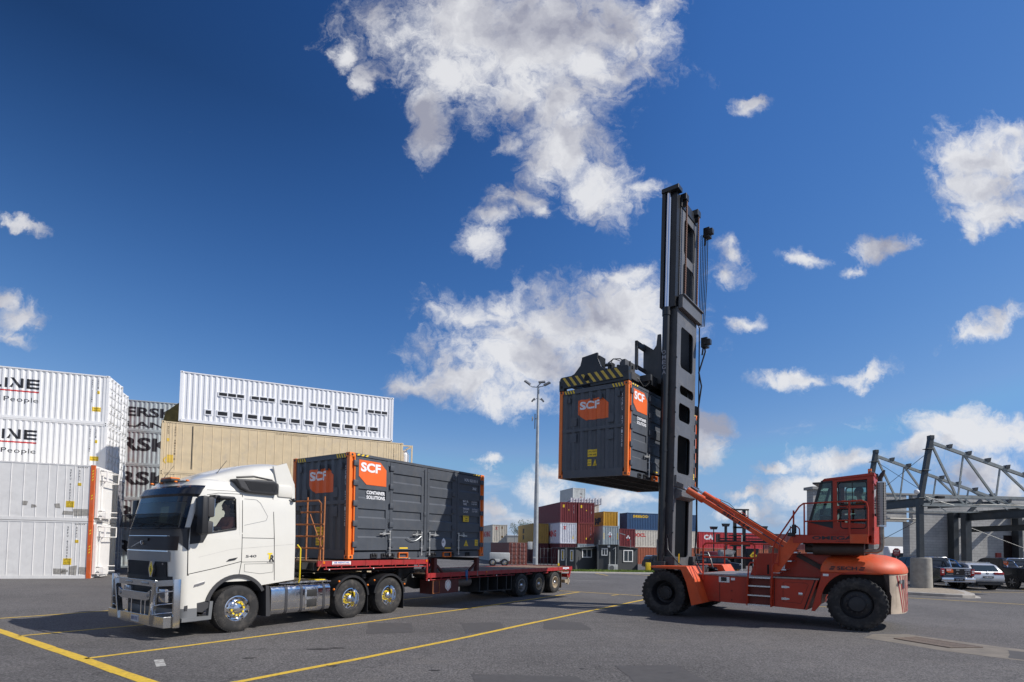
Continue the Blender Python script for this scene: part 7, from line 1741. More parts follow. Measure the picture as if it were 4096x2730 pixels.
for x, y, z, lab in ((31.2, 86, 5.5, 'small floodlight mast above the red container, leftmost of three'), (32.3, 84, 5.9, 'dark floodlight mast in front of the red container, middle of three'), (38.0, 84, 5.6, 'floodlight mast right of the far handler mast')):
    t = thing('flood_mast', lab, 'floodlight', frame(x, y, gz(y), 0)); m = MB(); m.cyl((0, 0, 0), (0, 0, z-gz(y)-.3), .22 if '  ' in lab or 'middle' in lab else .08, n=8); ob('post', m, [MB_], t)
    m = MB(); q = z-gz(y); m.prism([(-.55, q), (.55, q), (.4, q-.45), (-.4, q-.45)], -.3, .3, 'y'); ob('floodlight', m, [MB_], t)
t = thing('stop_sign', 'dark red octagonal stop sign above the black utility truck', 'sign', frame(31.1, 45, 0, 0))
m = MB(); m.cyl((0, .03, 0), (0, .03, 2.2), .03, n=6); ob('post', m, [PO], t)
m = MB(); m.prism([(.33*cos(pi/8+k*pi/4), 2.03+.33*sin(pi/8+k*pi/4)) for k in range(8)], -.01, .01, 'y'); s_ = ob('sign_plate', m, [pm('sign_red', (.20, .02, .035), .5)], t)
m = MB(); m.text('STOP', (0, -.014, 2.05), (1, 0, 0), (0, 0, 1), .13, .42, .02, 'c'); m.text('REPORT TO', (0, -.014, 1.95), (1, 0, 0), (0, 0, 1), .04, .30, 0, 'c'); m.text('RECEPTION', (0, -.014, 1.87), (1, 0, 0), (0, 0, 1), .04, .36, 0, 'c'); ob('sign_lettering', m, [WHITE_T], s_)
# ---- far handler with empty forks
fh = thing('far_container_handler', 'dark container handler with raised mast parked near the red containers', 'container handler', frame(24.6, 60, gz(60), 0))
m = MB()
for x in (-.50, .50): m.box(x-.14, x+.14, 0, .3, .4, 6.75)
m.box(-.85, .95, -.1, .4, 6.7, 6.85); m.box(.80, .84, 0, .05, 5.2, 6.7); m.box(.9, .94, 0, .05, 5.2, 6.7); m.box(-.7, .7, 0, .2, 4.75, 4.95); ob('mast', m, [MB_], fh)
m = MB(); m.box(-2.4, 3.0, -.3, .1, 3.55, 3.68); m.box(-2.2, 3.2, -.25, .2, 3.2, 3.45); m.box(-1.2, 1.8, -.4, .1, 3.9, 4.02); m.box(-2.5, -2.3, -.4, .3, 3.2, 4.1); m.box(-1.0, 1.0, -.3, .2, 2.8, 3.2); ob('spreader', m, [MB_], fh)
m = MB(); m.bbox(-1.6, 1.7, .6, 5, .7, 1.7, .1); m.bbox(.9, 2.2, .3, 1.4, 1.5, 2.6, .08); ob('chassis_body', m, [pm('dark_machine', (.03, .03, .035), .5, var=.3)], fh)
m = MB(); m.bbox(-2.2, -.7, -.2, .6, 1.5, 2.4, .12); m.prism([(-2.0, 2.2), (-1.4, 2.5), (-.6, 2.3), (-.9, 1.9), (-1.9, 1.9)], -.3, -.2, 'y'); m.tube([(-1.2, -.3, 1.5), (-.8, -.3, 2.0), (-.6, -.3, 2.3)], .04, 6); ob('covered_load', m, [pm('grey_tarp', (.35, .34, .33), .6, var=.3, vscale=3)], fh)
m = MB(); m.box(-1.7, -1.4, -.25, -.2, 1.35, 2.0); ob('teal_panel', m, [pm('teal', (.03, .22, .22), .5)], fh)
for x in (-1.6, 1.6):
    m = MB(); m.lathe([(.3, 0), (.65, 0), (.7, .05), (.7, .4), (.65, .45), (.3, .45)], (x, .1, .7), 'x', 24); ob('tyre', m, [RUB], fh)
rt = thing('red_truck', 'dark red truck with chrome wheels behind the orange barrier', 'truck', frame(24.0, 63, gz(63), .1))
m = MB(); m.bbox(-1.6, 2.4, 0, 2.4, .7, 1.5, .1); m.bbox(-1.8, -.6, .1, 2.3, .8, 2.2, .12); ob('truck_body', m, [pm('wine_red', (.12, .015, .03), .35, var=.1)], rt)
for x in (.2, 1.5): wheel(rt, (x, -.05, .5), .5, .25, -1, 'trailer', rmat=ALU)
# ------------------------------------------------------------------ right side: brick wall, steel canopy, cars
BRK = bpy.data.materials.new('painted_brick'); BRK.use_nodes = True
def mkbrick():
    nt = BRK.node_tree; L = nt.links; b = nt.nodes['Principled BSDF']; b.inputs['Roughness'].default_value = .85
    tc = nt.nodes.new('ShaderNodeTexCoord'); mp = nt.nodes.new('ShaderNodeMapping'); mp.inputs[2].default_value = (pi/2, 0, 0); L.new(tc.outputs['Object'], mp.inputs[0])
    t = nt.nodes.new('ShaderNodeTexBrick'); t.inputs['Scale'].default_value = 1.0; t.inputs['Brick Width'].default_value = .48; t.inputs['Row Height'].default_value = .20; t.inputs['Mortar Size'].default_value = .012
    t.inputs['Color1'].default_value = (.50, .49, .46, 1); t.inputs['Color2'].default_value = (.44, .43, .41, 1); t.inputs['Mortar'].default_value = (.33, .32, .31, 1); L.new(mp.outputs[0], t.inputs['Vector'])
    n = nt.nodes.new('ShaderNodeTexNoise'); n.inputs['Scale'].default_value = .9; n.inputs['Detail'].default_value = 6; L.new(tc.outputs['Object'], n.inputs['Vector'])
    r = nt.nodes.new('ShaderNodeMapRange'); L.new(n.outputs['Fac'], r.inputs[0]); r.inputs[1].default_value = .35; r.inputs[2].default_value = .7; r.inputs[3].default_value = .82; r.inputs[4].default_value = 1.12
    v = nt.nodes.new('ShaderNodeVectorMath'); v.operation = 'SCALE'; L.new(t.outputs['Color'], v.inputs[0]); L.new(r.outputs[0], v.inputs['Scale']); L.new(v.outputs[0], b.inputs['Base Color'])
    bp = nt.nodes.new('ShaderNodeBump'); bp.inputs['Strength'].default_value = .6; bp.inputs['Distance'].default_value = .02; bp.invert = True; L.new(t.outputs['Fac'], bp.inputs['Height']); L.new(bp.outputs[0], b.inputs['Normal'])
mkbrick()
STG = pm('canopy_steel', (.33, .35, .33), .5, .2, var=.15, vscale=3, dirt=.4, dcol=(.14, .10, .07), dscale=3); STD = pm('canopy_dark_steel', (.055, .062, .066), .45, .2, var=.2, dirt=.3, dcol=(.12, .08, .05))
bw = thing('brick_wall', 'grey painted brick wall with an opening behind the parked cars', 'wall', frame(29.0, 40.3, 0, .12))
m = MB(); m.box(-6.9, -2.3, 0, .35, 3.0, 6.15); m.box(-2.3, -.42, 0, .35, 4.22, 6.15); m.box(.08, 30, 0, .35, 0, 6.18); m.box(-6.9, -2.3, .0, .35, 0, 3.0); ob('wall', m, [BRK], bw)
m = MB(); m.box(-7.0, 30, -.06, .42, 6.18, 6.30); m.box(-2.2, 30, -.05, .0, 4.90, 4.98); ob('coping', m, [pm('coping_grey', (.33, .32, .30), .8, var=.15)], bw)
m = MB(); m.box(-.42, .08, -.25, .36, 0, 4.22); ob('pier', m, [BRK], bw)
m = MB(); m.box(-7.85, -7.35, -.2, .5, 0, 6.35); m.box(-7.35, -6.9, 0, .35, 0, 6.1); ch = ob('chimney', m, [BRK], bw); m = MB(); m.box(-8.0, -7.2, -.35, .65, 6.35, 6.55); ob('cap', m, [pm('coping_grey', (.33, .32, .30), .8)], ch)
m = MB(); m.cyl((-2.4, -.15, 4.42), (.3, -.15, 4.42), .07, n=10); ob('pipe', m, [pm('dusty_pipe', (.45, .42, .36), .6)], bw)
for x in (2.35, 5.6, 8.9):
    m = MB(); m.bbox(x, x+.42, -.12, 0, .95, 1.30, .02); v_ = ob('vent', m, [pm('vent_grey', (.33, .32, .3), .7)], bw); m = MB()
    for k in range(5): m.box(x+.05, x+.37, -.125, -.12, 1.0+k*.055, 1.025+k*.055)
    ob('vent_slot', m, [GAP], v_)
m = MB(); m.box(7.45, 8.3, -.02, .02, 1.0, 3.4); ob('dark_window', m, [pm('brown_window', (.03, .02, .018), .2)], bw)
m = MB(); m.box(6.75, 7.15, -.1, 0, .0, 2.1); ob('red_panel', m, [pm('red_panel', (.3, .03, .02), .5)], bw)
# canopy
def ibeam(mb, p0, p1, h=.40, w=.2, t=.03):
    p0 = Vector(p0); p1 = Vector(p1); z = Vector((0, 0, h/2)); mb.bar(p0+z, p1+z, w, t); mb.bar(p0-z, p1-z, w, t); mb.bar(p0, p1, t, h)
cn = thing('steel_canopy', 'bare grey steel truss canopy over the parked cars', 'canopy', frame(21.8, 29.6, 0, 0))
X0 = 21.75
def TR(Y, x0, nm):
    dx = lambda x: x-21.8; y = Y-29.6; sl = -.345
    top = lambda x: 7.95+(x-22.3)*sl
    m = MB(); m.bar((dx(x0+.5), y, top(x0+.5)), (dx(31.4), y, top(31.4)), .12, .16); m.bar((dx(x0), y, 5.0), (dx(36), y, 5.02), .12, .12); m.bar((dx(x0), y-.15, 4.52), (dx(36), y-.15, 4.55), .14, .07)
    tn = ob(nm, m, [STG], cn)
    m = MB(); nb = [22.3, 23.72, 25.75, 27.8, 29.8]; ntp = [22.35, 24.1, 26.05, 28.05, 30.0]
    for i in range(4):
        m.bar((dx(ntp[i]), y, top(ntp[i])), (dx(nb[i+1]), y, 5.0), .08, .10); m.bar((dx(ntp[i+1]), y, top(ntp[i+1])), (dx(nb[i+1]+.05), y, 5.0), .06, .07)
    for k in range(5): m.bar((dx(24+k*2.0), y, 5.0), (dx(24.6+k*2.0), y-.1, 4.55), .04, .04)
    ob('truss_web', m, [STG], tn)
    m = MB()
    for k in range(8):
        x = 23.3+k*1.02
        if k % 1 == 0: m.prism([(dx(x)-.12, top(x)+.07), (dx(x)+.12, top(x)+.03), (dx(x)+.16, top(x)+.24), (dx(x)-.02, top(x)+.22)], y-.12, y+.12, 'y')
    ob('purlin_cleat', m, [STD], tn)
    m = MB(); m.bar((dx(x0-.03), y, 0), (dx(x0-.02), y, 4.95), .26, .26); m.bar((dx(x0), y, 4.8), (dx(x0+.62), y, 8.2), .24, .22)
    for z in (4.9, 6.4, 7.55): k_ = (z-4.8)/3.4*.62 if z > 4.8 else 0; m.box(dx(x0)+k_-.22, dx(x0)+k_+.2, y-.18, y+.18, z, z+.03)
    m.box(dx(x0)+.5, dx(x0)+.72, y-.14, y+.14, 8.1, 8.3)
    ob('column', m, [STD], cn, bevel=.01)
TR(29.6, X0, 'truss'); TR(34.1, X0, 'truss'); 
for x, z in ((21.8, 4.72), (27.9, 4.25)):
    m = MB(); ibeam(m, (x-21.8, -3.0 if x > 25 else 0, z), (x-21.8, 4.5 if x > 25 else 10.4, z), .44, .20); ob('girder', m, [STD], cn)
for x in (27.9, 34.0):
    m = MB(); ibeam(m, (x-21.8+.0, 4.5, 0), (x-21.8, 4.5, 4.45), .24, .3) if False else m.box(x-21.8-.17, x-21.8+.17, 4.35, 4.65, 0, 4.5); m.box(x-21.8-.22, x-21.8-.14, 4.3, 4.7, 0, 4.5); m.bar((x-21.8, 4.5, 4.4), (x-21.8+.9, 4.5, 5.3), .16, .18); ob('column', m, [STD], cn)
for x in (23.7, 25.75, 27.8, 29.8):
    m = MB(); m.bar((x-21.8, 4.5, 5.15), (x-21.8+.1, 10.3, 5.3), .12, .24); ob('purlin', m, [STD], cn)
for x, z in ((32.2, 4.75), (33.1, 3.75), (36.6, 5.0), (38.2, 4.4), (41.5, 5.0), (44, 4.6)):
    m = MB(); ibeam(m, (x-21.8, 4.5, z), (x-21.8, 11.05+(x-29)*.12-.35, z), .36, .20); ob('girder', m, [STD], cn)
for x, w in ((32.0, .36), (37.2, .3)):  # dark uprights added to draw the vertical shadow bands on the brick wall
    yw = 10.7+(x-29)*.12; m = MB(); m.box(x-21.8-w/2, x-21.8+w/2, yw-.62, yw-.06, 0, 4.95); ob('column', m, [STD], cn)
m = MB()
m.cyl((.55, .0, 7.5), (.1, 4.5, 5.2), .014, n=5); m.cyl((.1, .0, 5.3), (.55, 4.5, 7.6), .014, n=5); m.cyl((.0, -.0, 3.8), (-.6, 8, .8), .016, n=5); m.cyl((6.2, 4.4, 3.6), (14, 4.0, .6), .016, n=5); m.tube([(.1, -.2, 5.0), (.8, -.2, 4.75), (1.8, -.2, 4.5), (3, -.2, 4.62), (6, -.2, 4.6)], .02, 5); m.tube([(-.1, -.1, 4.9), (.15, -.15, 4.85), (.45, -.15, 4.65), (.3, -.15, 4.5)], .025, 5)
ob('tie_rod', m, [STD], cn)
m = MB(); m.sphere((-.3, -.1, 5.25), .13, 12, 8); ob('camera_dome', m, [WHITE], cn); m = MB(); m.bbox(.7, 1.1, -.25, -.05, 4.9, 5.05, .03); m.bbox(7.3, 7.7, -.2, 0, 5.02, 5.12, .02); ob('canopy_lamp', m, [BLACK], cn)
# bollard and island
bo = thing('concrete_bollard', 'round concrete footing under the canopy column on the kerbed island', 'bollard', frame(21.86, 29.75, .14, 0))
m = MB(); m.lathe([(0, 1.62), (.44, 1.62), (.475, 1.58), (.50, .1), (.50, 0), (0, 0)], (0, 0, 0), 'z', 40); ob('footing', m, [pm('bollard_concrete', (.33, .31, .27), .85, var=.15, vscale=5, dirt=.4, dcol=(.2, .19, .17), bump=.3, bscale=50)], bo)
ip = [(14.0, 29.0), (18.6, 26.75), (19.2, 26.1), (19.9, 25.55), (20.5, 25.35), (21.2, 25.5), (21.75, 26.2), (22.2, 27.0), (23.0, 28.3), (23.5, 29.6), (23.3, 31.0), (22.4, 31.6), (20, 31.8), (14, 32)]
KC = pm('kerb_concrete2', (.38, .35, .31), .85, var=.15, vscale=4, dirt=.3, dcol=(.2, .18, .16))
m = MB(); m.prism(ip, .0, .15, 'z'); struct('traffic_island', m, [KC], bevel=.04)
m = MB(); c_ = Vector((20.5, 29)); m.prism([((Vector(p)-c_)*1.07+c_)[:] for p in ip], .0, .012, 'z'); struct('island_gutter', m, [KC])
m = MB(); m.prism([((Vector(p)-c_)*.86+c_)[:] for p in ip], .15, .156, 'z'); struct('island_surface', m, [pm('island_gravel', (.30, .25, .19), .9, var=.3, vscale=8)])
# ---- cars
def car(kind, label, M, paint, L, Wd, Ht, belt, prof, glassp, cat='car', group=None, wr=.36, axles=(.9, 3.7), arch=True, tail=None):
    """prof: side outline (x,z), x=0 at the rear; near side is y=0"""
    t = thing(kind, label, cat, M, (L/2, Wd/2, 0), group)
    zt = max(p[1] for p in prof)
    hw = lambda z: Wd/2*(1 if z <= belt else 1-.17*(z-belt)/(zt-belt)) - (.04 if z < .35 else 0)
    m = MB(); n = len(prof); a = [(x, Wd/2-hw(z), z) for x, z in prof]; b = [(x, Wd/2+hw(z), z) for x, z in prof]
    m.add(a+b, [tuple(range(n))[::-1] if False else tuple(range(n)), tuple(range(2*n-1, n-1, -1))]+[(i, i+n, (i+1) % n+n, (i+1) % n) for i in range(n)])
    bm = bmesh.new(); vv = [bm.verts.new(v) for v in m.v]; [bm.faces.new([vv[i] for i in f]) for f in m.f]; bmesh.ops.recalc_face_normals(bm, faces=bm.faces[:]); bmesh.ops.triangulate(bm, faces=[f for f in bm.faces if len(f.verts) > 4])
    bm.verts.index_update(); m = MB(); m.add([v.co.copy() for v in bm.verts], [tuple(v.index for v in f.verts) for f in bm.faces], True); bm.free()
    bd = ob('car_body', m, [paint], t, bevel=.045)
    def side(pts, e=.012):
        q = [(x, Wd/2-hw(z)-e, z) for x, z in pts]; r = [(x, Wd/2+hw(z)+e, z) for x, z in pts]; return q, r[::-1]
    for g in glassp['side']:
        q, r = side(g); mm = MB(); mm.poly(q); mm.poly(r); ob('side_window', mm, [GL], bd)
    for (p0, p1, in0, in1) in glassp['cross']:
        mm = MB(); (x0, z0), (x1, z1) = p0, p1; h0, h1 = hw(z0)-in0, hw(z1)-in1; d = Vector((x1-x0, 0, z1-z0)).normalized(); nn = Vector((-d.z, 0, d.x)); nn = nn if (nn.x < 0) == (x0 < L/2) or True else nn
        off = glassp.get('off', .02); sgn = -1 if (x0+x1)/2 < L/2 else 1; nn = Vector((abs(d.z)*sgn, 0, abs(d.x)))
        q = [Vector((x0, Wd/2-h0, z0)), Vector((x0, Wd/2+h0, z0)), Vector((x1, Wd/2+h1, z1)), Vector((x1, Wd/2-h1, z1))]; mm.poly([v+nn*off for v in q]); ob('windscreen' if sgn > 0 else 'rear_window', mm, [GL], bd)
    for ax in axles:
        for y, s in ((0, -1), (Wd, 1)):
            q = MB(); yy = y-s*(-.0); q.lathe([(0, 0), (wr+.07, 0)], (ax, y+s*.006, wr+.02), 'y', 24); ob('wheel_arch', q, [BLACK], bd)
            q = MB(); q.lathe([(r, -s*k_) for r, k_ in ((wr*.66, .03), (wr*.7, -.02), (wr*.95, -.025), (wr, .0), (wr, .2), (wr*.6, .2))], (ax, y, wr), 'y', 28); ty = ob('tyre', q, [RUB], t)
            q = MB(); q.lathe([(0, -s*-.01), (wr*.2, -s*-.012), (wr*.25, -s*.02), (wr*.6, -s*.03), (wr*.66, -s*.01)], (ax, y, wr), 'y', 24)
            for k in range(6): q.bar((ax, y+s*.014, wr), (ax+wr*.64*cos(k*pi/3), y+s*.014, wr+wr*.64*sin(k*pi/3)), .05, .02, (0, 1, 0))
            ob('rim', q, [ALU], ty)
    for y in (-.06, Wd-.06):
        if glassp.get('mirror'): q = MB(); x, z = glassp['mirror']; q.bbox(x-.08, x+.08, y-.08, y+.12, z-.08, z+.08, .03); ob('door_mirror', q, [paint], bd)
    return t, bd
GL = pm('car_glass', (.02, .025, .03), .05, var=0, coat=.3)
CB = pm('car_black', (.012, .013, .017), .18, var=.05, coat=.8); CS = pm('car_silver', (.55, .56, .58), .25, .4, var=.03, coat=.6); CN = pm('car_navy', (.015, .022, .045), .2, var=.05, coat=.8)
TL_ = pm('tail_lamp', (.35, .012, .012), .15, coat=.5)
UP = [(.12, .55), (.0, .60), (.0, .75), (.05, .80), (.03, 1.18), (.10, 1.22), (1.72, 1.24), (1.74, 1.28), (1.95, 1.76), (2.2, 1.80), (3.2, 1.79), (3.5, 1.72), (4.15, 1.20), (5.05, 1.05), (5.22, .9), (5.28, .5), (5.1, .38), (.5, .40)]
UG = dict(side=[[(2.02, 1.24), (2.78, 1.22), (2.78, 1.70), (2.12, 1.68)], [(2.84, 1.22), (3.95, 1.20), (3.50, 1.66), (2.84, 1.70)]], cross=[((1.76, 1.30), (1.95, 1.72), .12, .08), ((4.1, 1.25), (3.52, 1.70), .08, .06)], mirror=(3.8, 1.28))
def ute(label, M, lettered=True, sticker=True):
    t, bd = car('utility_truck', label, M, CB, 5.3, 1.82, 1.8, 1.22, UP, UG, 'pickup truck', None, .38, (1.15, 4.2))
    m = MB(); m.bbox(-.12, .06, .06, 1.76, .50, .72, .03); m.box(-.16, -.1, .10, 1.72, .48, .50); ob('rear_bumper', m, [CHROME], bd)
    m = MB(); m.bbox(-.125, -.10, .62, 1.2, .52, .70, .02); pl = ob('number_plate', m, [BLACK], bd); m = MB(); m.text('1QF 7TX', (-.128, 1.08, .57), (0, -1, 0), (0, 0, 1), .07, .34, .01); ob('plate_lettering', m, [WHITE_T], pl)
    for y0, y1 in ((.03, .22), (1.60, 1.79)): m = MB(); m.bbox(-.02, .10, y0, y1, .82, 1.20, .03); tl = ob('tail_lamp', m, [TL_], bd); m = MB(); m.box(-.026, -.02, y0+.04, y1-.04, .95, 1.0); m.box(-.026, -.02, y0+.04, y1-.04, 1.04, 1.09); ob('lamp_lens', m, [WHITE], tl)
    m = MB(); m.bbox(.0, .10, .22, 1.60, 1.18, 1.24, .02); m.box(-.005, .0, .82, 1.0, 1.10, 1.14); ob('tailgate_trim', m, [CHROME], bd)
    if lettered:
        f = MB(); f.prism([(1.50-a*.36, .98+b*.20) for a, b in LOGO], .0, .018, 'x'); f.v = [Vector((v.x, v.y, v.z)) for v in f.v]; lg = ob('logo', f, [ORANGE_L], bd)
        m = MB(); m.text('SCF', (-.006, 1.49, 1.07), (0, -1, 0), (0, 0, 1), .08, .24, .03); m.text('HIRE', (-.006, .54, 1.08), (0, -1, 0), (0, 0, 1), .09, .31, .03); m.text('OR BUY', (-.006, .53, .98), (0, -1, 0), (0, 0, 1), .06, .29, .02); m.text('131 132', (-.006, .53, .87), (0, -1, 0), (0, 0, 1), .07, .30, .02); m.text('scf.com.au', (-.006, 1.5, .88), (0, -1, 0), (0, 0, 1), .03, .34, .008); ob('tailgate_lettering', m, [WHITE_T], bd)
        m = MB(); m.add([(-.006, .91, .98), (-.006, .95, .98), (-.006, .93, 1.03)], [(0, 1, 2)]); m.add([(-.006, .87, .92), (-.006, .91, .92), (-.006, .93, .97), (-.006, .89, .97)], [(0, 1, 2, 3)]); m.add([(-.006, .99, .92), (-.006, .95, .92), (-.006, .93, .97), (-.006, .97, .97)], [(0, 1, 2, 3)]); ob('emblem', m, [CHROME], bd)
    m = MB()
    m.tube([(1.55, .10, 1.24), (1.68, .14, 1.66), (1.70, .26, 1.76), (1.70, 1.56, 1.76), (1.68, 1.68, 1.66), (1.55, 1.72, 1.24)], .035, 8); m.tube([(1.66, .16, 1.70), (1.2, .12, 1.60), (.85, .10, 1.26)], .03, 8); m.tube([(1.66, 1.66, 1.70), (1.2, 1.70, 1.60), (.85, 1.72, 1.26)], .03, 8); ob('sports_bar', m, [CHROME], bd)
    m = MB(); m.box(1.4, 4.0, -.10, .08, .38, .42); m.box(2.55, 2.75, -.01, .0, 1.08, 1.12); m.box(3.3, 3.5, -.01, .0, 1.08, 1.12); ob('side_step', m, [ALU], bd)
    m = MB(); m.box(-.03, -.01, 1.5, 1.6, .30, .50); ob('tow_tag', m, [LGR], bd); return t, bd
def RV(x, y, yaw=0.0): # rear-left corner at x,y ; vehicle points away from the camera
    return Matrix.Translation((x, y, 0)) @ Matrix.Rotation(pi/2+yaw, 4, 'Z') @ Matrix.Translation((0, -1.82, 0))
t1, _ = ute('black utility truck with chrome sports bar and lettered tailgate behind the bollard', RV(23.0, 29.9, -.03))
t2, b2 = ute('black utility truck at the right edge with a small orange sticker', RV(29.4, 31.6, 0), False)
m = MB(); m.prism([(1.1+a*.3, 1.42+b*.22) for a, b in LOGO], 1.838, 1.843, 'y') if False else None
q = MB(); q.poly([(1.70-.0-a*.34, 1.832, 1.38+b*.22) for a, b in LOGO]); ob('logo', q, [ORANGE_L], b2); q = MB(); q.text('SCF', (1.66, 1.836, 1.49), (-1, 0, 0), (0, 0, 1), .08, .22, .02); q.text('R', (5.0, 1.836, .95), (-1, 0, 0), (0, 0, 1), .14, .1, .02); q.text('S', (5.0, 1.836, .75), (-1, 0, 0), (0, 0, 1), .14, .1, .02); ob('door_lettering', q, [WHITE_T], b2)
WP = [(.15, .40), (.02, .50), (.0, .70), (.06, .92), (.10, 1.0), (.42, 1.38), (.75, 1.48), (2.4, 1.52), (3.0, 1.46), (3.75, 1.02), (4.6, .86), (4.76, .6), (4.7, .35), (4.4, .28), (.4, .28)]
WGL = dict(side=[[(.55, 1.05), (1.35, 1.02), (1.35, 1.40), (.75, 1.38)], [(1.42, 1.02), (2.2, 1.0), (2.2, 1.43), (1.42, 1.42)], [(2.26, 1.0), (3.45, 1.0), (2.95, 1.38), (2.26, 1.43)]], cross=[((.13, 1.04), (.42, 1.36), .20, .16), ((3.65, 1.08), (3.05, 1.42), .08, .06)], mirror=(3.3, 1.05))
t3, b3 = car('station_wagon', 'silver station wagon between the two black utility trucks', RV(25.5, 30.9, -.02), CS, 4.76, 1.82, 1.52, 1.0, WP, WGL, 'car', None, .33, (.85, 3.6))
for y0, y1 in ((.02, .55), (1.27, 1.80)): m = MB(); m.bbox(-.0 + .02, .12, y0, y1, .86, 1.0, .03); ob('tail_lamp', m, [TL_], b3)
m = MB(); m.box(-.02, .0, .62, 1.2, .66, .78); m.lathe([(.05, -.01), (.06, -.01), (.06, .02)], (.05, .91, .93), 'x', 16); pl = ob('number_plate', m, [pm('plate_dark', (.1, .1, .1), .4)], b3); m = MB(); m.text('1NM 4XG', (-.023, 1.1, .69), (0, -1, 0), (0, 0, 1), .06, .38, .01); ob('plate_lettering', m, [WHITE_T], pl)
m = MB(); m.box(.06, .3, .04, 1.78, .29, .42); m.box(-.005, .02, .3, 1.5, .30, .40); ob('bumper_skirt', m, [BLACK], b3)
m = MB(); m.bar((.7, .25, 1.52), (3.0, .25, 1.54), .04, .04); m.bar((.7, 1.57, 1.52), (3.0, 1.57, 1.54), .04, .04); m.tube([(.10, .9, 1.04), (.25, .6, 1.16)], .01, 5); ob('roof_rack', m, [CHROME], b3)
SP = [(.15, .45), (.0, .55), (.0, .85), (.10, 1.05), (.30, 1.60), (.5, 1.70), (2.5, 1.74), (2.9, 1.68), (3.6, 1.15), (4.6, 1.02), (4.80, .85), (4.84, .5), (4.7, .38), (.4, .38)]
SG = dict(side=[[(.45, 1.10), (1.35, 1.08), (1.35, 1.58), (.62, 1.56)], [(1.42, 1.08), (2.3, 1.08), (2.3, 1.62), (1.42, 1.60)], [(2.36, 1.08), (3.35, 1.10), (2.85, 1.56), (2.36, 1.62)]], cross=[((.10, 1.1), (.32, 1.56), .12, .08), ((3.55, 1.2), (2.95, 1.64), .08, .06)], mirror=(3.2, 1.15))
z6 = gz(58)
car('parked_car', 'black sports utility car partly hidden by the mast foot', frame(14.2, 57.5, gz(57.5), .18), CB, 4.84, 1.9, 1.7, 1.06, SP, SG)
t5, b5 = car('parked_car', 'navy sports utility car with chrome grille behind the orange fenders', frame(19.2, 58.6, z6, -.12), CN, 4.84, 1.9, 1.7, 1.06, SP, SG)
m = MB(); m.bbox(4.70, 4.90, .35, 1.55, .55, .95, .04); ob('radiator_grille', m, [CHROME], b5); m = MB(); m.bbox(4.55, 4.86, .0, .3, .78, .95, .03); m.bbox(4.55, 4.86, 1.6, 1.9, .78, .95, .03); ob('headlamp', m, [pm('lamp_glass', (.5, .5, .52), .08, .6)], b5)
m = MB(); m.bar((.6, .2, 1.78), (2.6, .2, 1.80), .05, .05); m.bbox(.5, 1.6, .1, 1.8, 1.78, 1.9, .04); ob('roof_rack', m, [MGP], b5)
vn = thing('white_van', 'white van edge standing in the wall opening behind the stop sign', 'van', frame(35.3, 52, -.05, pi/2))
m = MB(); m.prism([(0, .4), (0, 2.0), (.3, 2.6), (5, 2.7), (5, .4)], -2.0, 0, 'y'); bv = ob('van_body', m, [WHITE], vn, bevel=.08); m = MB(); m.box(-.02, .0, -1.8, -.2, 1.2, 2.0); ob('windscreen', m, [GL], bv)
for y in (-2.0, -.25):
    for x in (1.0, 4.0): m = MB(); m.cyl((x, y, .35), (x, y+.25, .35), .35, n=18); ob('wheel', m, [RUB], bv)
# truck glimpsed under the trailer container
ft = thing('distant_truck', 'silver truck front seen under the trailer container', 'truck', frame(-2.6, 66, gz(66), 0))
m = MB(); m.bbox(0, 2.4, 0, 2, .6, 1.6, .1); m.bbox(.2, 1.2, -.1, 0, .5, .8, .03); ob('truck_body', m, [LGR], ft)
for x in (.4, 1.8): wheel(ft, (x, -.1, .45), .45, .2, -1, 'steer')
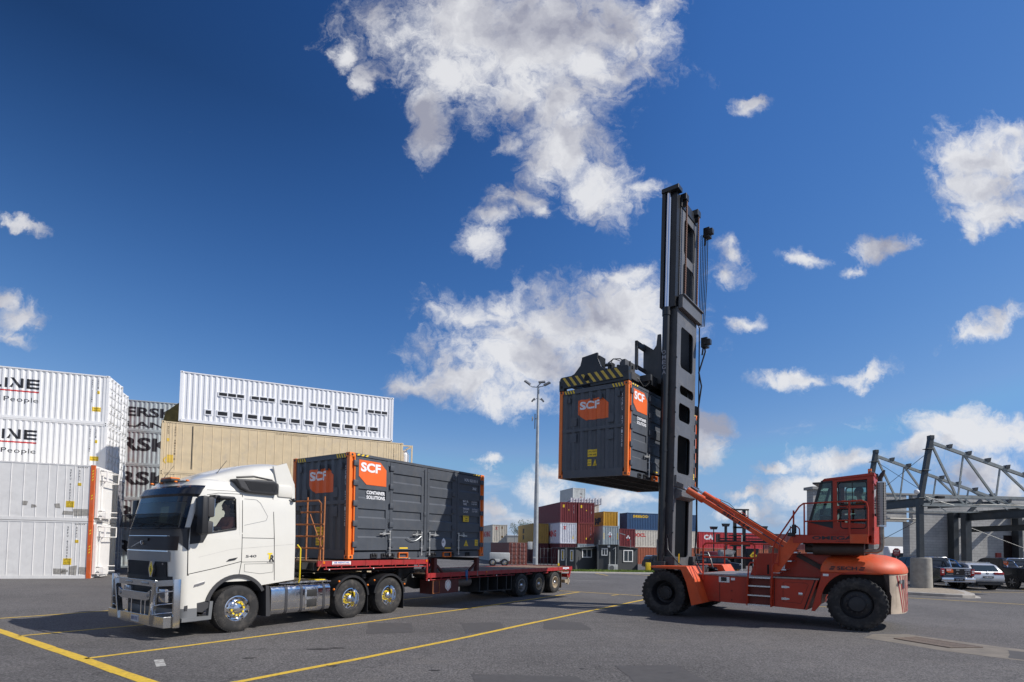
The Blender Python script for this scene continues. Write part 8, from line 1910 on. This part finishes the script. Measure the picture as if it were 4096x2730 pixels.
# ------------------------------------------------------------------ ground
def asphalt():
    m = bpy.data.materials.new('asphalt'); m.use_nodes = True; nt = m.node_tree; L = nt.links; b = nt.nodes['Principled BSDF']
    tc = nt.nodes.new('ShaderNodeTexCoord')
    def nz(s, d, r, off=0):
        n = nt.nodes.new('ShaderNodeTexNoise'); n.inputs['Scale'].default_value = s; n.inputs['Detail'].default_value = d; n.inputs['Roughness'].default_value = r
        mp = nt.nodes.new('ShaderNodeMapping'); mp.inputs[1].default_value = (off, off, 0); L.new(tc.outputs['Object'], mp.inputs[0]); L.new(mp.outputs[0], n.inputs['Vector']); return n.outputs['Fac']
    def rng(x, a, c, lo, hi):
        r = nt.nodes.new('ShaderNodeMapRange'); L.new(x, r.inputs[0]); r.inputs[1].default_value = a; r.inputs[2].default_value = c; r.inputs[3].default_value = lo; r.inputs[4].default_value = hi; return r.outputs[0]
    def mul(a, c):
        n = nt.nodes.new('ShaderNodeMath'); n.operation = 'MULTIPLY'; L.new(a, n.inputs[0]); L.new(c, n.inputs[1]); return n.outputs[0]
    fine = nz(24, 4, .8)
    g = rng(fine, .36, .66, .28, 1.95); g2 = rng(nz(5, 6, .7, 3), .35, .65, .82, 1.18); g3 = rng(nz(.22, 6, .62, 9), .35, .68, .82, 1.2); g4 = rng(nz(70, 2, .7, 5), .35, .65, .75, 1.25)
    v = mul(mul(mul(g, g2), g3), g4)
    vm = nt.nodes.new('ShaderNodeVectorMath'); vm.operation = 'SCALE'; vm.inputs[0].default_value = (.102, .095, .092); L.new(v, vm.inputs['Scale'])
    mx = nt.nodes.new('ShaderNodeMix'); mx.data_type = 'RGBA'; L.new(rng(nz(.5, 9, .75, 21), .56, .74, 0, .55), mx.inputs[0]); L.new(vm.outputs[0], mx.inputs[6]); mx.inputs[7].default_value = (.185, .165, .145, 1)
    # tyre scrubs: long soft dark streaks roughly along the driving direction
    mp = nt.nodes.new('ShaderNodeMapping'); mp.inputs[2].default_value = (0, 0, -.95); mp.inputs[3].default_value = (.10, 1.5, 1); L.new(tc.outputs['Object'], mp.inputs[0])
    wn = nt.nodes.new('ShaderNodeTexNoise'); wn.inputs['Scale'].default_value = 1.1; wn.inputs['Detail'].default_value = 7; wn.inputs['Roughness'].default_value = .7; L.new(mp.outputs[0], wn.inputs['Vector'])
    mk = nt.nodes.new('ShaderNodeMix'); mk.data_type = 'RGBA'; L.new(rng(wn.outputs['Fac'], .57, .72, 0, .45), mk.inputs[0]); L.new(mx.outputs[2], mk.inputs[6]); mk.inputs[7].default_value = (.05, .046, .045, 1)
    # crazed cracks
    vo = nt.nodes.new('ShaderNodeTexVoronoi'); vo.feature = 'DISTANCE_TO_EDGE'; vo.inputs['Scale'].default_value = .16; wp = nt.nodes.new('ShaderNodeTexNoise'); wp.inputs['Scale'].default_value = .9; wp.inputs['Detail'].default_value = 8
    L.new(tc.outputs['Object'], wp.inputs['Vector']); va = nt.nodes.new('ShaderNodeVectorMath'); va.operation = 'MULTIPLY_ADD'; L.new(wp.outputs['Color'], va.inputs[0]); va.inputs[1].default_value = (2.5, 2.5, 0); L.new(tc.outputs['Object'], va.inputs[2]); L.new(va.outputs[0], vo.inputs['Vector'])
    mc = nt.nodes.new('ShaderNodeMix'); mc.data_type = 'RGBA'; L.new(rng(vo.outputs['Distance'], .0006, .0028, .55, 0), mc.inputs[0]); L.new(mk.outputs[2], mc.inputs[6]); mc.inputs[7].default_value = (.03, .028, .027, 1)
    L.new(mc.outputs[2], b.inputs['Base Color']); b.inputs['Roughness'].default_value = .88
    bp = nt.nodes.new('ShaderNodeBump'); bp.inputs['Strength'].default_value = .7; bp.inputs['Distance'].default_value = .02; L.new(fine, bp.inputs['Height']); L.new(bp.outputs[0], b.inputs['Normal'])
    return m
ASPH = asphalt()
ys = [-60, -20, 0, 20, 30]+[34+1*i for i in range(28)]+[70, 90, 140, 260, 600, 1500, 4000]
m = MB(); m.grid([[(x, y, gz(y)) for x in (-3000, -400, -100, -30, 0, 30, 100, 400, 3000)] for y in ys], True)
struct('ground', m, [ASPH])
LINE = pm('yellow_line_paint', (.66, .43, .04), .7, var=.15, vscale=14, dirt=.45, dcol=(.13, .11, .09), dscale=9)
def line(pts, w, name='line_marking', mat=None):
    m = MB()
    for a, b in zip(pts, pts[1:]):
        a = Vector((*a, 0)); b = Vector((*b, 0)); n = int((b-a).length/1.2)+1; d = (b-a).normalized(); s_ = Vector((-d.y, d.x, 0))
        rows = []
        for i in range(n+1):
            p = a+(b-a)*i/n; p.z = .004; k = w/2*(1+random.uniform(-.07, .07)); j = s_*random.uniform(-.008, .008)
            rows.append((p+s_*k+j, p-s_*k+j))
        m.grid([[r[1] for r in rows], [r[0] for r in rows]], False)
    return struct(name, m, [mat or LINE])
line([(-16.5, 15.9), (-10.94, 12.03), (-8.45, 10.30), (-7.13, 9.40), (-5.92, 8.53), (-3.5, 6.85)], .19)
line([(-7.12, 9.42), (-6.28, 10.55), (-3.96, 13.87), (-1.2, 17.95), (1.49, 22.3), (3.08, 24.98)], .115)
line([(-4.9, 6.55), (-3.88, 8.06), (-2.72, 9.65), (-.78, 12.52), (.72, 14.92), (2.42, 17.54), (3.79, 19.64), (5.6, 22.4), (6.3, 23.4)], .13)
line([(-10.03, 11.44), (-9.5, 12.12), (-8.5, 13.45), (-3.0, 21.5)], .10)
line([(-12.62, 13.86), (-11.9, 14.79), (-11.16, 15.85), (-8.0, 20.2)], .10)
line([(2.2, 25.48), (3.1, 24.99), (4.4, 24.2), (6.3, 23.1), (12.0, 19.8)], .10)
line([(4.22, 23.45), (4.60, 23.9)], .09)
line([(16.2, 25.9), (17.45, 25.02), (18.75, 24.05), (20.68, 22.53), (24, 19.9)], .11)
line([(23.6, 29.1), (27.3, 29.75), (34, 30.9)], .09); line([(24.0, 31.5), (24.75, 29.25)], .09); line([(28.9, 36.5), (28.9, 30.1)], .09)
line([(6.9, 39.8), (6.5, 43.0)], .12); line([(10.2, 40.5), (8.9, 43.5), (7.0, 46)], .10)
WL = pm('worn_white_paint', (.42, .41, .38), .8, var=.3, vscale=12, dirt=.7, dcol=(.14, .12, .11), dscale=12)
line([(3.85, 33.6), (4.6, 33.5), (5.3, 33.3)], .10, 'white_marking', WL); line([(-5.9, 9.45), (-5.55, 8.95)], .14, 'white_marking', WL); line([(-13.0, 20.5), (-12.4, 20.8)], .08, 'white_marking', WL)
PATCH = pm('patch_bitumen', (.076, .071, .070), .85, var=.12, vscale=6, dirt=.3, dcol=(.11, .10, .09), dscale=3, bump=.3, bscale=70)
def patchg(pts, z=.0035, mat=None, name='asphalt_patch'):
    m = MB(); c = Vector((sum(p[0] for p in pts)/len(pts), sum(p[1] for p in pts)/len(pts))); q = []
    for a, b in zip(pts, pts[1:]+pts[:1]):
        for i in range(6): t = i/6; q.append((a[0]+(b[0]-a[0])*t+random.uniform(-.02, .02), a[1]+(b[1]-a[1])*t+random.uniform(-.02, .02), z))
    m.poly(q[::-1] if False else q); return struct(name, m, [mat or PATCH])
patchg([(-3.19, 12.49), (-2.21, 12.79), (-2.51, 14.27), (-3.59, 14.14)]); patchg([(-1.0, 12.73), (-.13, 13.64), (-.25, 14.68), (-1.27, 14.42)]); patchg([(.81, 13.6), (2.0, 13.64), (1.9, 14.9), (.9, 15.4)])
patchg([(1.81, 9.58), (2.85, 9.70), (3.1, 8.0), (1.9, 8.0)]); patchg([(-.6, 8.8), (1.07, 8.73), (1.2, 7.4), (-.4, 7.4)])
STAIN = pm('oil_stain', (.035, .032, .032), .7, var=.2)
random.seed(11)
for x, y, r in ((-3.6, 10.6, .10), (-3.3, 10.75, .07), (-2.9, 9.2, .05), (-4.5, 9.7, .06), (-1.2, 9.0, .05), (1.2, 9.3, .03), (2.6, 9.1, .03), (4.1, 8.6, .025)):
    m = MB(); m.poly([(x+r*2.2*cos(a)*random.uniform(.6, 1.2), y+r*sin(a)*random.uniform(.5, 1.2), .0045) for a in [2*pi*k/14 for k in range(14)]]); struct('oil_stain', m, [STAIN])
# concrete drain strip with grate
DRC = pm('drain_concrete', (.19, .165, .135), .88, var=.2, vscale=3, dirt=.4, dcol=(.11, .10, .09), bump=.3, bscale=60)
patchg([(8.3, 13.15), (8.9, 13.75), (9.8, 13.85), (10.7, 12.1), (11.6, 10.9), (14, 8.3), (13.2, 7.7), (10.2, 10.1), (9.0, 11.5)], .003, DRC, 'concrete_drain')
patchg([(9.7, 10.9), (10.45, 11.75), (11.4, 10.75), (13.0, 9.1), (12.2, 8.4)], .0055, pm('drain_patch', (.075, .070, .068), .85, var=.15, vscale=5), 'asphalt_patch')
g = thing('drain_grate', 'rusty steel drain grate set in the concrete strip at lower right', 'drain grate', Matrix.Translation((9.5, 12.6, .006)), (0, 0, 0))
a0, b0, c0, d0 = [Vector(p)-Vector((9.5, 12.6)) for p in ((8.95, 13.05), (9.65, 13.35), (10.15, 12.05), (9.35, 11.95))]
m = MB()
for k in range(46):
    t = k/45; p = d0.lerp(a0, t); q = c0.lerp(b0, t); m.bar((p.x, p.y, .006), (q.x, q.y, .006), .018, .012)
for p, q in ((a0, b0), (b0, c0), (c0, d0), (d0, a0), ((a0+b0)/2, (c0+d0)/2)): m.bar((p.x, p.y, .008), (q.x, q.y, .008), .04, .014)
ob('grate_bars', m, [pm('rusty_grate', (.22, .17, .13), .6, .3, var=.3, vscale=20)], g)
m = MB(); m.poly([(v.x, v.y, .0005) for v in (a0, b0, c0, d0)][::-1]); ob('grate_pit', m, [GAP], g)
